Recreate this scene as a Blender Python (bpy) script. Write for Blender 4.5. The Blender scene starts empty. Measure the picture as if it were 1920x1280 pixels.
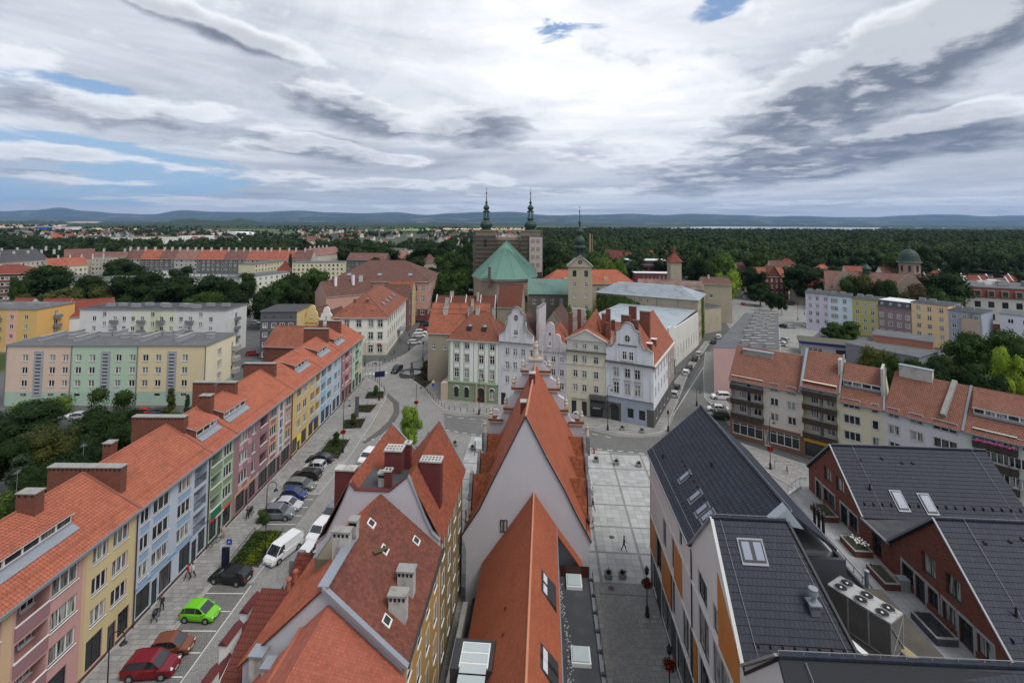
import bpy,bmesh,math,random
import numpy as np
from mathutils import Vector,Matrix,noise
random.seed(7);RNG=np.random.default_rng(7)
R=math.radians
scene=bpy.context.scene
col=bpy.data.collections.new('town');scene.collection.children.link(col)
CAM_H=42.0;PITCH=R(3.0);ROLL=R(0.35);FPX=900.0
cam_d=bpy.data.cameras.new('camera');cam=bpy.data.objects.new('camera',cam_d);scene.collection.objects.link(cam)
cam_d.sensor_width=36;cam_d.lens=FPX/1920*36
PY0=418-FPX*math.tan(PITCH)
cam_d.shift_y=-(640-PY0)/1920
cam_d.clip_start=1;cam_d.clip_end=90000
fw=Vector((0,math.cos(PITCH),math.sin(PITCH)));up0=Vector((0,-math.sin(PITCH),math.cos(PITCH)));rt0=Vector((1,0,0))
rt=math.cos(ROLL)*rt0+math.sin(ROLL)*up0;up=-math.sin(ROLL)*rt0+math.cos(ROLL)*up0
cam.matrix_world=Matrix(((rt.x,up.x,-fw.x,0),(rt.y,up.y,-fw.y,0),(rt.z,up.z,-fw.z,CAM_H),(0,0,0,1)))
scene.camera=cam
def ray(px,py):return fw*FPX+(px-960)*rt-(py-PY0)*up
def G(px,py,z=0.0):
 """survey helper: the point at height z that the surveyor's theodolite (at 42 m) sees in this direction"""
 d=ray(px,py);t=(z-CAM_H)/d.z
 return(d.x*t,d.y*t)
def GY(px,py,Y):
 d=ray(px,py);t=Y/d.y
 return(d.x*t,CAM_H+d.z*t)
SUN_EL,SUN_AZ=R(56),R(128)
sun_d=bpy.data.lights.new('sun','SUN');sun_d.energy=1.5;sun_d.angle=R(28);sun_d.color=(1,.96,.9)
sun=bpy.data.objects.new('sun',sun_d);scene.collection.objects.link(sun)
sd=Vector((math.sin(SUN_AZ)*math.cos(SUN_EL),math.cos(SUN_AZ)*math.cos(SUN_EL),math.sin(SUN_EL)))
sun.rotation_euler=sd.to_track_quat('Z','Y').to_euler();sun.location=(0,0,300)
scene.view_settings.view_transform='Standard';scene.view_settings.look='None'
scene.view_settings.exposure=0.74;scene.view_settings.gamma=1.0;scene.view_settings.use_curve_mapping=False
scene.render.engine='CYCLES'
cy=scene.cycles
cy.max_bounces=4;cy.diffuse_bounces=2;cy.glossy_bounces=2;cy.transmission_bounces=2;cy.volume_bounces=0;cy.transparent_max_bounces=4
cy.use_denoising=True;cy.caustics_reflective=False;cy.caustics_refractive=False
class NT:
 """tiny node-tree writer"""
 def __init__(s,tree):s.t=tree;s.n=tree.nodes;s.l=tree.links
 def new(s,typ,**kw):
  nd=s.n.new(typ)
  for k,v in kw.items():setattr(nd,k,v)
  return nd
 def put(s,sock,v):
  if isinstance(v,bpy.types.NodeSocket):s.l.new(v,sock)
  elif v is not None:sock.default_value=v
 def m(s,op,a,b=None,c=None,clamp=False):
  nd=s.new('ShaderNodeMath',operation=op);nd.use_clamp=clamp
  s.put(nd.inputs[0],a)
  if b is not None:s.put(nd.inputs[1],b)
  if c is not None:s.put(nd.inputs[2],c)
  return nd.outputs[0]
 def vm(s,op,a,b=None):
  nd=s.new('ShaderNodeVectorMath',operation=op);s.put(nd.inputs[0],a)
  if b is not None:s.put(nd.inputs[1],b)
  return nd.outputs[0]
 def xyz(s,x,y,z):
  nd=s.new('ShaderNodeCombineXYZ');s.put(nd.inputs[0],x);s.put(nd.inputs[1],y);s.put(nd.inputs[2],z);return nd.outputs[0]
 def sep(s,v):
  nd=s.new('ShaderNodeSeparateXYZ');s.put(nd.inputs[0],v);return nd.outputs
 def noise(s,vec,scale,detail=4,rough=.55,dist=0.0,lac=2.0):
  nd=s.new('ShaderNodeTexNoise');s.put(nd.inputs['Vector'],vec);nd.inputs['Scale'].default_value=scale
  nd.inputs['Detail'].default_value=detail;nd.inputs['Roughness'].default_value=rough;nd.inputs['Distortion'].default_value=dist
  nd.inputs['Lacunarity'].default_value=lac
  return nd.outputs[0]
 def ramp(s,fac,stops,interp='LINEAR'):
  nd=s.new('ShaderNodeValToRGB');e=nd.color_ramp.elements;nd.color_ramp.interpolation=interp
  while len(e)<len(stops):e.new(.5)
  for i,(p,c)in enumerate(stops):
   e[i].position=p;e[i].color=c if len(c)==4 else(*c,1)
  s.put(nd.inputs[0],fac);return nd.outputs[0]
 def mix(s,f,a,b,blend='MIX'):
  nd=s.new('ShaderNodeMix',data_type='RGBA',blend_type=blend);nd.clamp_factor=True
  s.put(nd.inputs[0],f)
  s.put(nd.inputs[6],(*a,1)if isinstance(a,tuple)and len(a)==3 else a)
  s.put(nd.inputs[7],(*b,1)if isinstance(b,tuple)and len(b)==3 else b)
  return nd.outputs[2]
 def ss(s,x,a,b):
  nd=s.new('ShaderNodeMapRange',interpolation_type='SMOOTHSTEP');s.put(nd.inputs[0],x)
  s.put(nd.inputs[1],a);s.put(nd.inputs[2],b);return nd.outputs[0]
world=bpy.data.worlds.new('World');scene.world=world;world.use_nodes=True
w=NT(world.node_tree);w.n.clear()
tc=w.new('ShaderNodeTexCoord').outputs['Generated']
X,Y,Z=w.sep(tc)
az=w.m('ARCTAN2',X,Y)
zc=w.m('MAXIMUM',Z,0.0)
el=w.m('ARCSINE',w.m('MINIMUM',zc,1.0))
den=w.m('ADD',zc,0.045)
P=w.xyz(w.m('DIVIDE',X,den),w.m('DIVIDE',Y,den),0.0)
sky=w.new('ShaderNodeTexSky',sky_type='NISHITA');sky.sun_disc=False;sky.sun_elevation=SUN_EL;sky.sun_rotation=SUN_AZ
sky.air_density=1.0;sky.dust_density=1.5;sky.altitude=200
blue=w.vm('SCALE',sky.outputs[0]);blue.node.inputs[3].default_value=0.075
lz=w.m('LOGARITHM',w.m('ADD',zc,0.06),2.71828)
def Q(ax,az_,off=(0,0,0),dz=0.0):
 """cloud space: horizontal direction and a height axis that tightens toward the horizon"""
 return w.vm('ADD',w.xyz(w.m('MULTIPLY',X,ax),w.m('MULTIPLY',Y,ax),w.m('MULTIPLY',w.m('ADD',lz,dz),az_)),off)
def blob(a,e,ra,re,tilt=0.0):
 da=w.m('SUBTRACT',az,a);de=w.m('SUBTRACT',el,e)
 ct,st=math.cos(tilt),math.sin(tilt)
 u=w.m('DIVIDE',w.m('ADD',w.m('MULTIPLY',da,ct),w.m('MULTIPLY',de,st)),ra)
 v=w.m('DIVIDE',w.m('SUBTRACT',w.m('MULTIPLY',de,ct),w.m('MULTIPLY',da,st)),re)
 return w.m('SUBTRACT',1.0,w.m('SQRT',w.m('ADD',w.m('MULTIPLY',u,u),w.m('MULTIPLY',v,v))))
def gl(x):return w.m('MAXIMUM',x,0.0)
n_hi=w.noise(Q(1.5,1.6,(7,3,1)),1.0,8,.58,.9)
n_st=w.noise(Q(2.2,4.5,(2,9,4)),1.0,8,.60,.5)
hi=w.m('ADD',w.m('MULTIPLY',n_hi,.6),w.m('MULTIPLY',n_st,.4))
glow=w.ss(blob(.14,.36,.62,.40),0,1)
hi2=w.m('ADD',hi,w.m('MULTIPLY',glow,.21))
hi_col=w.ramp(hi2,[(.36,(.22,.24,.275)),(.47,(.33,.35,.39)),(.56,(.44,.455,.49)),(.66,(.56,.57,.59)),(.78,(.74,.735,.73))])
gap=w.m('ADD',w.ss(blob(-.80,.075,.42,.085,.0),-.05,.6),w.m('MULTIPLY',w.ss(blob(-.80,.20,.18,.035,0),0,.6),.9))
gap=w.m('ADD',gap,w.m('MULTIPLY',w.ss(blob(.10,.375,.14,.07),0,1),.62));gap=w.m('ADD',gap,w.m('MULTIPLY',w.ss(blob(.42,.405,.10,.05,.3),0,.8),.75))
n_g=w.noise(Q(7,7,(1,5,3)),1.0,9,.62,.6)
gapm=w.ss(w.m('ADD',gap,w.m('MULTIPLY',w.m('SUBTRACT',n_g,.5),2.2)),.42,.78)
pale=w.mix(w.ss(el,.0,.30),(.20,.32,.45),w.mix(.5,blue,(.09,.19,.38)))
colr=w.mix(w.m('MULTIPLY',gapm,.9),hi_col,pale)
CL=[(.68,.27,.42,.10,.42,.36),(.60,.125,.52,.055,.06,.32),(.42,.30,.26,.05,-.2,.17),(-.34,.215,.17,.055,-.2,.30),(-.05,.20,.17,.06,.0,.24),(.10,.16,.30,.04,0,.12),(-.68,.165,.30,.045,-.05,.24),(-.40,.15,.30,.035,-.15,.24),(-.58,.335,.22,.028,-.18,.28),(-.80,.10,.16,.022,.0,.17),(-.50,.085,.16,.018,0,.13),(-.22,.075,.32,.02,0,.13),(.25,.105,.6,.02,0,.13),(.0,.065,1.2,.016,.0,.13),(.3,.035,1.1,.010,0,.11),(-.3,.035,.8,.010,0,.10),(.2,.085,1.0,.012,0,.13),(-.85,.33,.3,.12,0,.06)]
def mass(up_):
 global el
 keep=el;el=w.m('ADD',keep,up_)if up_ else keep;m_=None
 for a,e,ra,re,ti,k in CL:
  b=w.m('MULTIPLY',w.ss(blob(a,e,ra,re,ti),-.25,.75),k);m_=b if m_ is None else w.m('MAXIMUM',m_,b)
 el=keep;return m_
masses=mass(0);masses_up=mass(.018)
def cu(dz):
 q=Q(3.6,2.9,(3.1,1.7,6.2),dz)
 big=w.noise(q,1.3,3,.5,.2);fine=w.noise(q,4.2,9,.58,.25)
 return w.m('ADD',w.m('MULTIPLY',big,.62),w.m('MULTIPLY',fine,.38))
d0r=cu(0.0);d1r=cu(.16)
d0=w.m('ADD',w.m('SUBTRACT',d0r,w.m('MULTIPLY',glow,.05)),masses)
cov=w.ss(d0,.53,.66)
lit=w.ss(w.m('SUBTRACT',w.m('ADD',d0r,masses),w.m('ADD',d1r,masses_up)),-.03,.115)
thick=w.ss(d0,.57,.84)
body=w.mix(thick,(.34,.36,.40),(.085,.10,.135))
body=w.mix(w.m('MULTIPLY',lit,w.m('SUBTRACT',.85,w.m('MULTIPLY',thick,.35))),body,(.60,.61,.63))
colr=w.mix(w.m('MULTIPLY',cov,.93),colr,body)
hz=w.m('MULTIPLY',w.ss(el,.06,.0),.30)
colr=w.mix(hz,colr,(.44,.475,.51))
grd=w.ss(Z,-.02,0.0)
colr=w.mix(grd,(.10,.12,.13),colr)
bg=w.new('ShaderNodeBackground');w.put(bg.inputs[0],colr);bg.inputs[1].default_value=1.1
out=w.new('ShaderNodeOutputWorld');w.l.new(bg.outputs[0],out.inputs[0])
world.cycles.sampling_method='MANUAL';world.cycles.sample_map_resolution=512
def lin(c):return tuple((v/255/12.92)if v/255<=.04045 else((v/255+.055)/1.055)**2.4 for v in c)
MATS={}
def tint_fac(n):
 at=n.new('ShaderNodeAttribute',attribute_name='tint');oi=n.new('ShaderNodeObjectInfo')
 return n.m('FRACT',n.m('ADD',at.outputs['Fac'],oi.outputs['Random']))
def mat(name,c,rough=.85,metal=0,var=.15,vs=.6,var2=.08,vs2=8,bump=0,bs=20,piece=0,dirt=None,spec=.3,streak=0):
 """c linear base colour; var/var2 broad and fine mottling; piece = tint change from piece to piece; dirt = (colour, amount, scale)"""
 if name in MATS:return MATS[name]
 M=bpy.data.materials.new(name);M.use_nodes=True;n=NT(M.node_tree);n.n.clear()
 tcn=n.new('ShaderNodeTexCoord');o=tcn.outputs['Object']
 b=n.new('ShaderNodeBsdfPrincipled');b.inputs['Roughness'].default_value=rough;b.inputs['Metallic'].default_value=metal
 b.inputs['Specular IOR Level'].default_value=spec
 f=n.m('ADD',n.m('MULTIPLY',n.m('SUBTRACT',n.noise(o,vs,4),.5),var*2),n.m('MULTIPLY',n.m('SUBTRACT',n.noise(o,vs2,3),.5),var2*2))
 if piece:
  f=n.m('ADD',f,n.m('MULTIPLY',n.m('SUBTRACT',tint_fac(n),.5),piece*2))
 v=n.vm('SCALE',(c[0],c[1],c[2]));n.put(v.node.inputs[3],n.m('ADD',f,1.0))
 if dirt:
  dc,da,ds=dirt
  dn=n.noise(n.vm('MULTIPLY',o,(1,1,.35 if streak else 1)),ds,5,.62)
  v=n.mix(n.m('MULTIPLY',n.ss(dn,.50,.68),da),v,dc)
 n.put(b.inputs[0],v)
 if bump:
  bn=n.new('ShaderNodeBump');bn.inputs['Strength'].default_value=bump;bn.inputs['Distance'].default_value=.05
  n.put(bn.inputs['Height'],n.noise(o,bs,4));n.l.new(bn.outputs[0],b.inputs['Normal'])
 oo=n.new('ShaderNodeOutputMaterial');n.l.new(b.outputs[0],oo.inputs[0])
 MATS[name]=M;return M
def stucco(name,rgb,dirt=.25,k=1.08,dc=(.12,.11,.10),ds=.35):
 m_=sum(rgb)/3;rgb=tuple(m_+(v-m_)*.68 for v in rgb);c=tuple(v*k for v in lin(rgb))
 return mat(name,c,.9,var=.07,vs=.25,var2=.05,vs2=3,bump=.15,bs=14,dirt=(tuple(.55*v+.45*d for v,d in zip(c,dc)),dirt,ds),streak=1)
def tiles(name,rgb,k=1.0,piece=.22,dirt=.3,dc=(.07,.045,.035)):
 m_=sum(rgb)/3;rgb=tuple(m_+(v-m_)*.88 for v in rgb)
 c=tuple(v*k for v in lin(rgb))
 return mat(name,c,.8,var=.16,vs=.35,var2=.08,vs2=5,piece=piece,dirt=(dc,dirt,.5))
def rooftex(name,rgb,row=.34,cw=.25,k=1.05,axis=0,depth=.35,dirt=.35,dc=(.07,.05,.045)):
 """tile courses for roofs too far away to pick the tiles apart: rows by height, columns along the eave"""
 if name in MATS:return MATS[name]
 m_=sum(rgb)/3;rgb=tuple(m_+(v-m_)*.74 for v in rgb);c=tuple(v*k*.8 for v in lin(rgb))
 M=bpy.data.materials.new(name);M.use_nodes=True;n=NT(M.node_tree);n.n.clear()
 o=n.new('ShaderNodeTexCoord').outputs['Object'];x,y,z=n.sep(o)
 b=n.new('ShaderNodeBsdfPrincipled');b.inputs['Roughness'].default_value=.8;b.inputs['Specular IOR Level'].default_value=.25
 zr=n.m('FRACT',n.m('DIVIDE',z,row));xr=n.m('FRACT',n.m('DIVIDE',(x,y)[axis]if axis<2 else n.m('ADD',x,y),cw))
 g=n.m('ADD',n.m('MULTIPLY',n.ss(zr,.25,.0),depth),n.m('MULTIPLY',n.m('ABSOLUTE',n.m('SUBTRACT',xr,.5)),depth*.9))
 wn=n.new('ShaderNodeTexWhiteNoise');
 n.put(wn.inputs[0],n.xyz(n.m('FLOOR',n.m('DIVIDE',x,cw)),n.m('FLOOR',n.m('DIVIDE',y,cw)),n.m('FLOOR',n.m('DIVIDE',z,row))))
 f=n.m('SUBTRACT',n.m('ADD',1.0,n.m('MULTIPLY',n.m('SUBTRACT',wn.outputs[0],.5),.3)),n.m('MULTIPLY',g,.75))
 f=n.m('ADD',f,n.m('MULTIPLY',n.m('SUBTRACT',n.noise(o,.3,4),.5),.45))
 v=n.vm('SCALE',c);n.put(v.node.inputs[3],f)
 v=n.mix(n.m('MULTIPLY',n.ss(n.noise(o,.45,5,.65),.48,.7),dirt),v,dc)
 n.put(b.inputs[0],v)
 bn=n.new('ShaderNodeBump');bn.inputs['Strength'].default_value=.5;bn.inputs['Distance'].default_value=.06;bn.invert=True
 n.put(bn.inputs['Height'],g);n.l.new(bn.outputs[0],b.inputs['Normal'])
 oo=n.new('ShaderNodeOutputMaterial');n.l.new(b.outputs[0],oo.inputs[0]);MATS[name]=M;return M
def brickmat(name,c1,c2,mortar,scale=1.0,bw=.25,bh=.075,wall='x'):
 if name in MATS:return MATS[name]
 M=bpy.data.materials.new(name);M.use_nodes=True;n=NT(M.node_tree);n.n.clear()
 o=n.new('ShaderNodeTexCoord').outputs['Object'];x,y,z=n.sep(o)
 br=n.new('ShaderNodeTexBrick');n.put(br.inputs['Vector'],n.xyz({'x':x,'y':y,'b':n.m('ADD',x,y)}[wall],z,0.0))
 br.inputs['Color1'].default_value=(*c1,1);br.inputs['Color2'].default_value=(*c2,1);br.inputs['Mortar'].default_value=(*mortar,1)
 br.inputs['Scale'].default_value=scale;br.inputs['Brick Width'].default_value=bw;br.inputs['Row Height'].default_value=bh;br.inputs['Mortar Size'].default_value=.008;br.inputs['Bias'].default_value=-.1
 b=n.new('ShaderNodeBsdfPrincipled');b.inputs['Roughness'].default_value=.9
 f=n.m('ADD',.72,n.m('MULTIPLY',n.noise(o,1.3,5,.65),.56));v=n.vm('SCALE',br.outputs[0]);n.put(v.node.inputs[3],f);n.put(b.inputs[0],v)
 bn=n.new('ShaderNodeBump');bn.inputs['Strength'].default_value=.5;bn.inputs['Distance'].default_value=.02;bn.invert=True
 n.put(bn.inputs['Height'],br.outputs[1]);n.l.new(bn.outputs[0],b.inputs['Normal'])
 oo=n.new('ShaderNodeOutputMaterial');n.l.new(b.outputs[0],oo.inputs[0]);MATS[name]=M;return M
def glassmat(name,dark=(.015,.018,.022),light=(.30,.30,.29),amt=.5,rough=.06):
 """window glass over a dark room; in some windows a pale curtain stands behind it"""
 if name in MATS:return MATS[name]
 M=bpy.data.materials.new(name);M.use_nodes=True;n=NT(M.node_tree);n.n.clear()
 o=n.new('ShaderNodeTexCoord').outputs['Object'];oi=n.new('ShaderNodeObjectInfo').outputs['Random'];x,y,z=n.sep(o)
 b=n.new('ShaderNodeBsdfPrincipled');b.inputs['Roughness'].default_value=rough;b.inputs['Specular IOR Level'].default_value=.5
 nz=n.noise(n.xyz(n.m('ADD',n.m('MULTIPLY',x,7),n.m('MULTIPLY',oi,90)),n.m('MULTIPLY',oi,40),n.m('MULTIPLY',z,.5)),1.0,2)
 cur=n.m('MULTIPLY',n.m('MULTIPLY',n.ss(n.m('FRACT',n.m('MULTIPLY',oi,7.31)),1-amt,1-amt+.25),n.ss(nz,.35,.55)),.8)
 n.put(b.inputs[0],n.mix(cur,dark,light))
 oo=n.new('ShaderNodeOutputMaterial');n.l.new(b.outputs[0],oo.inputs[0]);MATS[name]=M;return M
GLASS=glassmat('window_glass',light=(.42,.42,.40),amt=.6);SHOPG=glassmat('shop_glass',(.02,.025,.028),(.10,.10,.10),.35,.1)
SKYL=mat('skylight_glass',(.20,.23,.30),.35,var=.1,spec=.3)
WHITE=mat('white_frame',(.68,.68,.67),.5,var=.03)
OFFW=mat('offwhite_trim',(.52,.51,.48),.8,var=.1,dirt=((.2,.19,.17),.4,1.0))
DARKF=mat('dark_frame',(.035,.037,.04),.5)
ZINC=mat('zinc_sheet',(.27,.30,.34),.45,.3,var=.12,vs=1)
GREYM=mat('grey_metal',(.20,.215,.235),.5,.3,var=.1)
BLACK=mat('black_iron',(.018,.019,.02),.5)
ASPH=mat('grey_felt_roof',(.105,.11,.118),.95,var=.22,vs=.35,var2=.08,dirt=((.18,.18,.18),.4,.4))
ASPHD=mat('dark_felt_roof',(.05,.054,.06),.9,var=.2,vs=.4,dirt=((.10,.10,.105),.5,.4))
CONC=mat('concrete',(.27,.265,.25),.9,var=.15,vs=1.2,dirt=((.10,.10,.09),.4,1.5))
CHIMC=mat('chimney_render',(.42,.41,.39),.9,var=.15,vs=1,dirt=((.13,.12,.11),.55,1.4),streak=1)
BRK=brickmat('red_chimney_brick',(.20,.062,.036),(.13,.042,.027),(.10,.075,.06),wall='b')
DARKRED=mat('dark_red_render',(.115,.028,.028),.85,var=.1,vs=.8,dirt=((.05,.02,.02),.3,1))
GRASS=mat('grass',(.048,.075,.022),.95,var=.3,vs=.5,var2=.3,vs2=6,bump=.5,bs=8)
SOIL=mat('soil',(.05,.04,.03),.95,var=.3)
class MB:
 def __init__(s):s.v=[];s.f=[];s.m=[];s.mats=[];s.t=[];s.cur=0.0
 def mi(s,m):
  if m not in s.mats:s.mats.append(m)
  return s.mats.index(m)
 def poly(s,pts,m):
  k=len(s.v);s.v+=[tuple(p)for p in pts];s.f.append(tuple(range(k,k+len(pts))));s.m.append(s.mi(m));s.t.append(s.cur)
 def idx(s,pts,faces,m):
  k=len(s.v);s.v+=[tuple(p)for p in pts];mi=s.mi(m)
  for f in faces:s.f.append(tuple(k+i for i in f));s.m.append(mi);s.t.append(s.cur)
 def box(s,x0,x1,y0,y1,z0,z1,m,top=None):
  P=[(x0,y0,z0),(x1,y0,z0),(x1,y1,z0),(x0,y1,z0),(x0,y0,z1),(x1,y0,z1),(x1,y1,z1),(x0,y1,z1)]
  s.idx(P,[(0,3,2,1),(0,1,5,4),(1,2,6,5),(2,3,7,6),(3,0,4,7)],m);s.idx(P,[(4,5,6,7)],top or m)
 def prism(s,poly,z0,z1,m,top=None):
  n=len(poly)
  for i in range(n):
   a,b=poly[i],poly[(i+1)%n];s.poly([(*a,z0),(*b,z0),(*b,z1),(*a,z1)],m)
  s.poly([(*p,z1)for p in poly],top or m);s.poly([(*p,z0)for p in reversed(poly)],m)
 def extr(s,pts,d,m):
  """closed 3D polygon pushed along vector d"""
  q=[tuple(Vector(p)+Vector(d))for p in pts];n=len(pts)
  s.poly(pts,m);s.poly(list(reversed(q)),m)
  for i in range(n):j=(i+1)%n;s.poly([pts[j],pts[i],q[i],q[j]],m)
 def bar(s,a,b,w,h,m):
  a=Vector(a);b=Vector(b);d=(b-a)
  if d.length<1e-6:return
  d.normalize();sx=d.cross(Vector((0,0,1)))
  if sx.length<1e-3:sx=Vector((1,0,0))
  sx.normalize();uz=sx.cross(d).normalized()
  c=[(-w/2,-h/2),(w/2,-h/2),(w/2,h/2),(-w/2,h/2)]
  P=[a+sx*x+uz*y for x,y in c]+[b+sx*x+uz*y for x,y in c]
  s.idx(P,[(3,2,1,0),(4,5,6,7),(0,1,5,4),(1,2,6,5),(2,3,7,6),(3,0,4,7)],m)
 def cyl(s,a,b,r0,r1,m,n=8,caps=True):
  a=Vector(a);b=Vector(b);d=(b-a).normalized();sx=d.cross(Vector((0,0,1)))
  if sx.length<1e-3:sx=Vector((1,0,0))
  sx.normalize();sy=d.cross(sx)
  P=[]
  for c,r in((a,r0),(b,r1)):
   for i in range(n):t=2*math.pi*i/n;P.append(c+sx*(r*math.cos(t))+sy*(r*math.sin(t)))
  F=[(i,(i+1)%n,n+(i+1)%n,n+i)for i in range(n)]
  if caps:F+=[tuple(reversed(range(n))),tuple(range(n,2*n))]
  s.idx(P,F,m)
 def lathe(s,prof,m,n=16,c=(0,0,0),a0=0.0):
  P=[]
  for r,z in prof:
   for i in range(n):t=a0+2*math.pi*i/n;P.append((c[0]+r*math.cos(t),c[1]+r*math.sin(t),c[2]+z))
  F=[]
  for k in range(len(prof)-1):
   for i in range(n):F.append((k*n+i,k*n+(i+1)%n,(k+1)*n+(i+1)%n,(k+1)*n+i))
  F.append(tuple(range((len(prof)-1)*n,len(prof)*n)));s.idx(P,F,m)
 def ball(s,c,r,m,n=8,sq=(1,1,1)):
  s.lathe_c(c,r,m,n,sq)
 def lathe_c(s,c,r,m,n,sq):
  P=[];k=max(3,n//2)
  for j in range(k+1):
   ph=math.pi*j/k-math.pi/2
   for i in range(n):t=2*math.pi*i/n;P.append((c[0]+r*sq[0]*math.cos(ph)*math.cos(t),c[1]+r*sq[1]*math.cos(ph)*math.sin(t),c[2]+r*sq[2]*math.sin(ph)))
  F=[(j*n+i,j*n+(i+1)%n,(j+1)*n+(i+1)%n,(j+1)*n+i)for j in range(k)for i in range(n)]
  s.idx(P,F,m)
 def mesh(s,name,smooth=False):
  me=bpy.data.meshes.new(name);me.from_pydata(s.v,[],s.f)
  for m in s.mats:me.materials.append(m)
  me.polygons.foreach_set('material_index',s.m)
  if any(s.t):
   at=me.attributes.new('tint','FLOAT','FACE');at.data.foreach_set('value',s.t)
  if smooth:me.polygons.foreach_set('use_smooth',[True]*len(s.f))
  me.update();return me
 def build(s,name,parent=None,smooth=False,loc=None,rz=None):
  o=bpy.data.objects.new(name,s.mesh(name,smooth));col.objects.link(o)
  if parent:o.parent=parent
  if loc is not None:o.location=loc
  if rz is not None:o.rotation_euler=(0,0,rz)
  return o
def inst(name,me,parent=None,loc=(0,0,0),rz=0.0,sc=None):
 o=bpy.data.objects.new(name,me);col.objects.link(o);o.parent=parent;o.location=loc;o.rotation_euler=(0,0,rz)
 if sc:o.scale=sc
 return o
def tag(o,label=None,cat=None,group=None,kind=None):
 if label:o['label']=label
 if cat:o['category']=cat
 if group:o['group']=group
 if kind:o['kind']=kind
 return o
def thing(name,label,cat,loc=(0,0,0),rz=0.0,group=None):
 o=bpy.data.objects.new(name,None);col.objects.link(o);o.location=loc;o.rotation_euler=(0,0,rz);o.empty_display_size=.5
 return tag(o,label,cat,group)
def copy_tree(o,parent=None):
 c=o.copy();col.objects.link(c);c.parent=parent
 for ch in o.children:copy_tree(ch,c)
 return c
def struct(mb,name,**k):
 return tag(mb.build(name,**k),kind='structure')
WCACHE={}
REV=.16
STY={'w1':(1,0,'white_frame',0,1,0),'w2':(2,0,'white_frame',0,1,0),'w3':(3,0,'white_frame',0,1,0),'w4':(4,0,'white_frame',0,1,0),'x2':(2,.66,'white_frame',0,1,0),'x2s':(2,.66,'white_frame',0,1,1),'w2s':(2,0,'white_frame',0,1,1),'w3s':(3,0,'white_frame',0,1,1),'w1s':(1,0,'white_frame',0,1,1),'x2g':(2,.66,'white_frame',0,1,2),'g3':(2,.5,'white_frame',0,1,1),'shop':(2,0,'dark_frame',1,0,0),'shop3':(3,.8,'white_frame',1,0,0),'shop4':(4,.8,'white_frame',1,0,0),'shop1':(1,.8,'dark_frame',1,0,0),'door':(1,.78,'dark_frame',1,0,0),'dark':(1,0,'dark_frame',1,0,0),'d2':(2,0,'dark_frame',0,0,0),'rib4':(4,0,'white_frame',1,0,0),'slot':(1,0,'dark_frame',0,0,0),'lam':(1,0,'white_frame',0,0,0)}
def window_meshes(w,h,style,far):
 key=(round(w,2),round(h,2),style,far)
 if key in WCACHE:return WCACHE[key]
 nc,tr,fm,gs,sill,sur=STY[style];F=MATS[fm];g=SHOPG if gs else GLASS
 fb=MB();t=.085
 if far:t=.12
 e=-.05
 def fr(x0,x1,z0,z1):fb.idx([(x0,0,z0),(x1,0,z0),(x1,0,z1),(x0,0,z1),(x0,e,z0),(x1,e,z0),(x1,e,z1),(x0,e,z1)],[(4,5,6,7),(0,4,7,3),(1,2,6,5),(3,7,6,2),(0,1,5,4)],F)
 a=w/2
 fr(-a,-a+t,0,h);fr(a-t,a,0,h);fr(-a+t,a-t,0,t);fr(-a+t,a-t,h-t,h)
 for k in range(1,nc):x=-a+w*k/nc;fr(x-t*.6,x+t*.6,t,h-t)
 if tr:fr(-a+t,a-t,h*tr-t*.5,h*tr+t*.5)
 if sill:fb.box(-a-.06,a+.06,-REV-.10,e,-.05,.0,F if not far else F)
 if sur:
  sm=OFFW if sur==1 else MATS['window_surround_grey'];q=.14;y=-REV-.035
  for(x0,x1,z0,z1)in[(-a-q,-a,-.12,h+q),(a,a+q,-.12,h+q),(-a,a,h,h+q),(-a,a,-.14,-.051)]:
   fb.idx([(x0,-REV,z0),(x1,-REV,z0),(x1,-REV,z1),(x0,-REV,z1),(x0,y,z0),(x1,y,z0),(x1,y,z1),(x0,y,z1)],[(4,5,6,7),(0,4,7,3),(1,2,6,5),(3,7,6,2),(0,1,5,4)],sm)
 gb=MB()if not far else fb
 gb.poly([(-a+t*.5,-.012,t*.5),(a-t*.5,-.012,t*.5),(a-t*.5,-.012,h-t*.5),(-a+t*.5,-.012,h-t*.5)],g)
 r=(fb.mesh('window'),None if far else gb.mesh('pane'));WCACHE[key]=r;return r
def put_window(parent,O,U,x,z,w,h,style,far=False,name='window',rev=REV):
 N=(U[1],-U[0]);f,p=window_meshes(w,h,style,far)
 o=inst(name,f,parent,(O[0]+U[0]*x-N[0]*rev,O[1]+U[1]*x-N[1]*rev,z),math.atan2(U[1],U[0]))
 if p:inst('pane',p,o)
 return o
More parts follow.
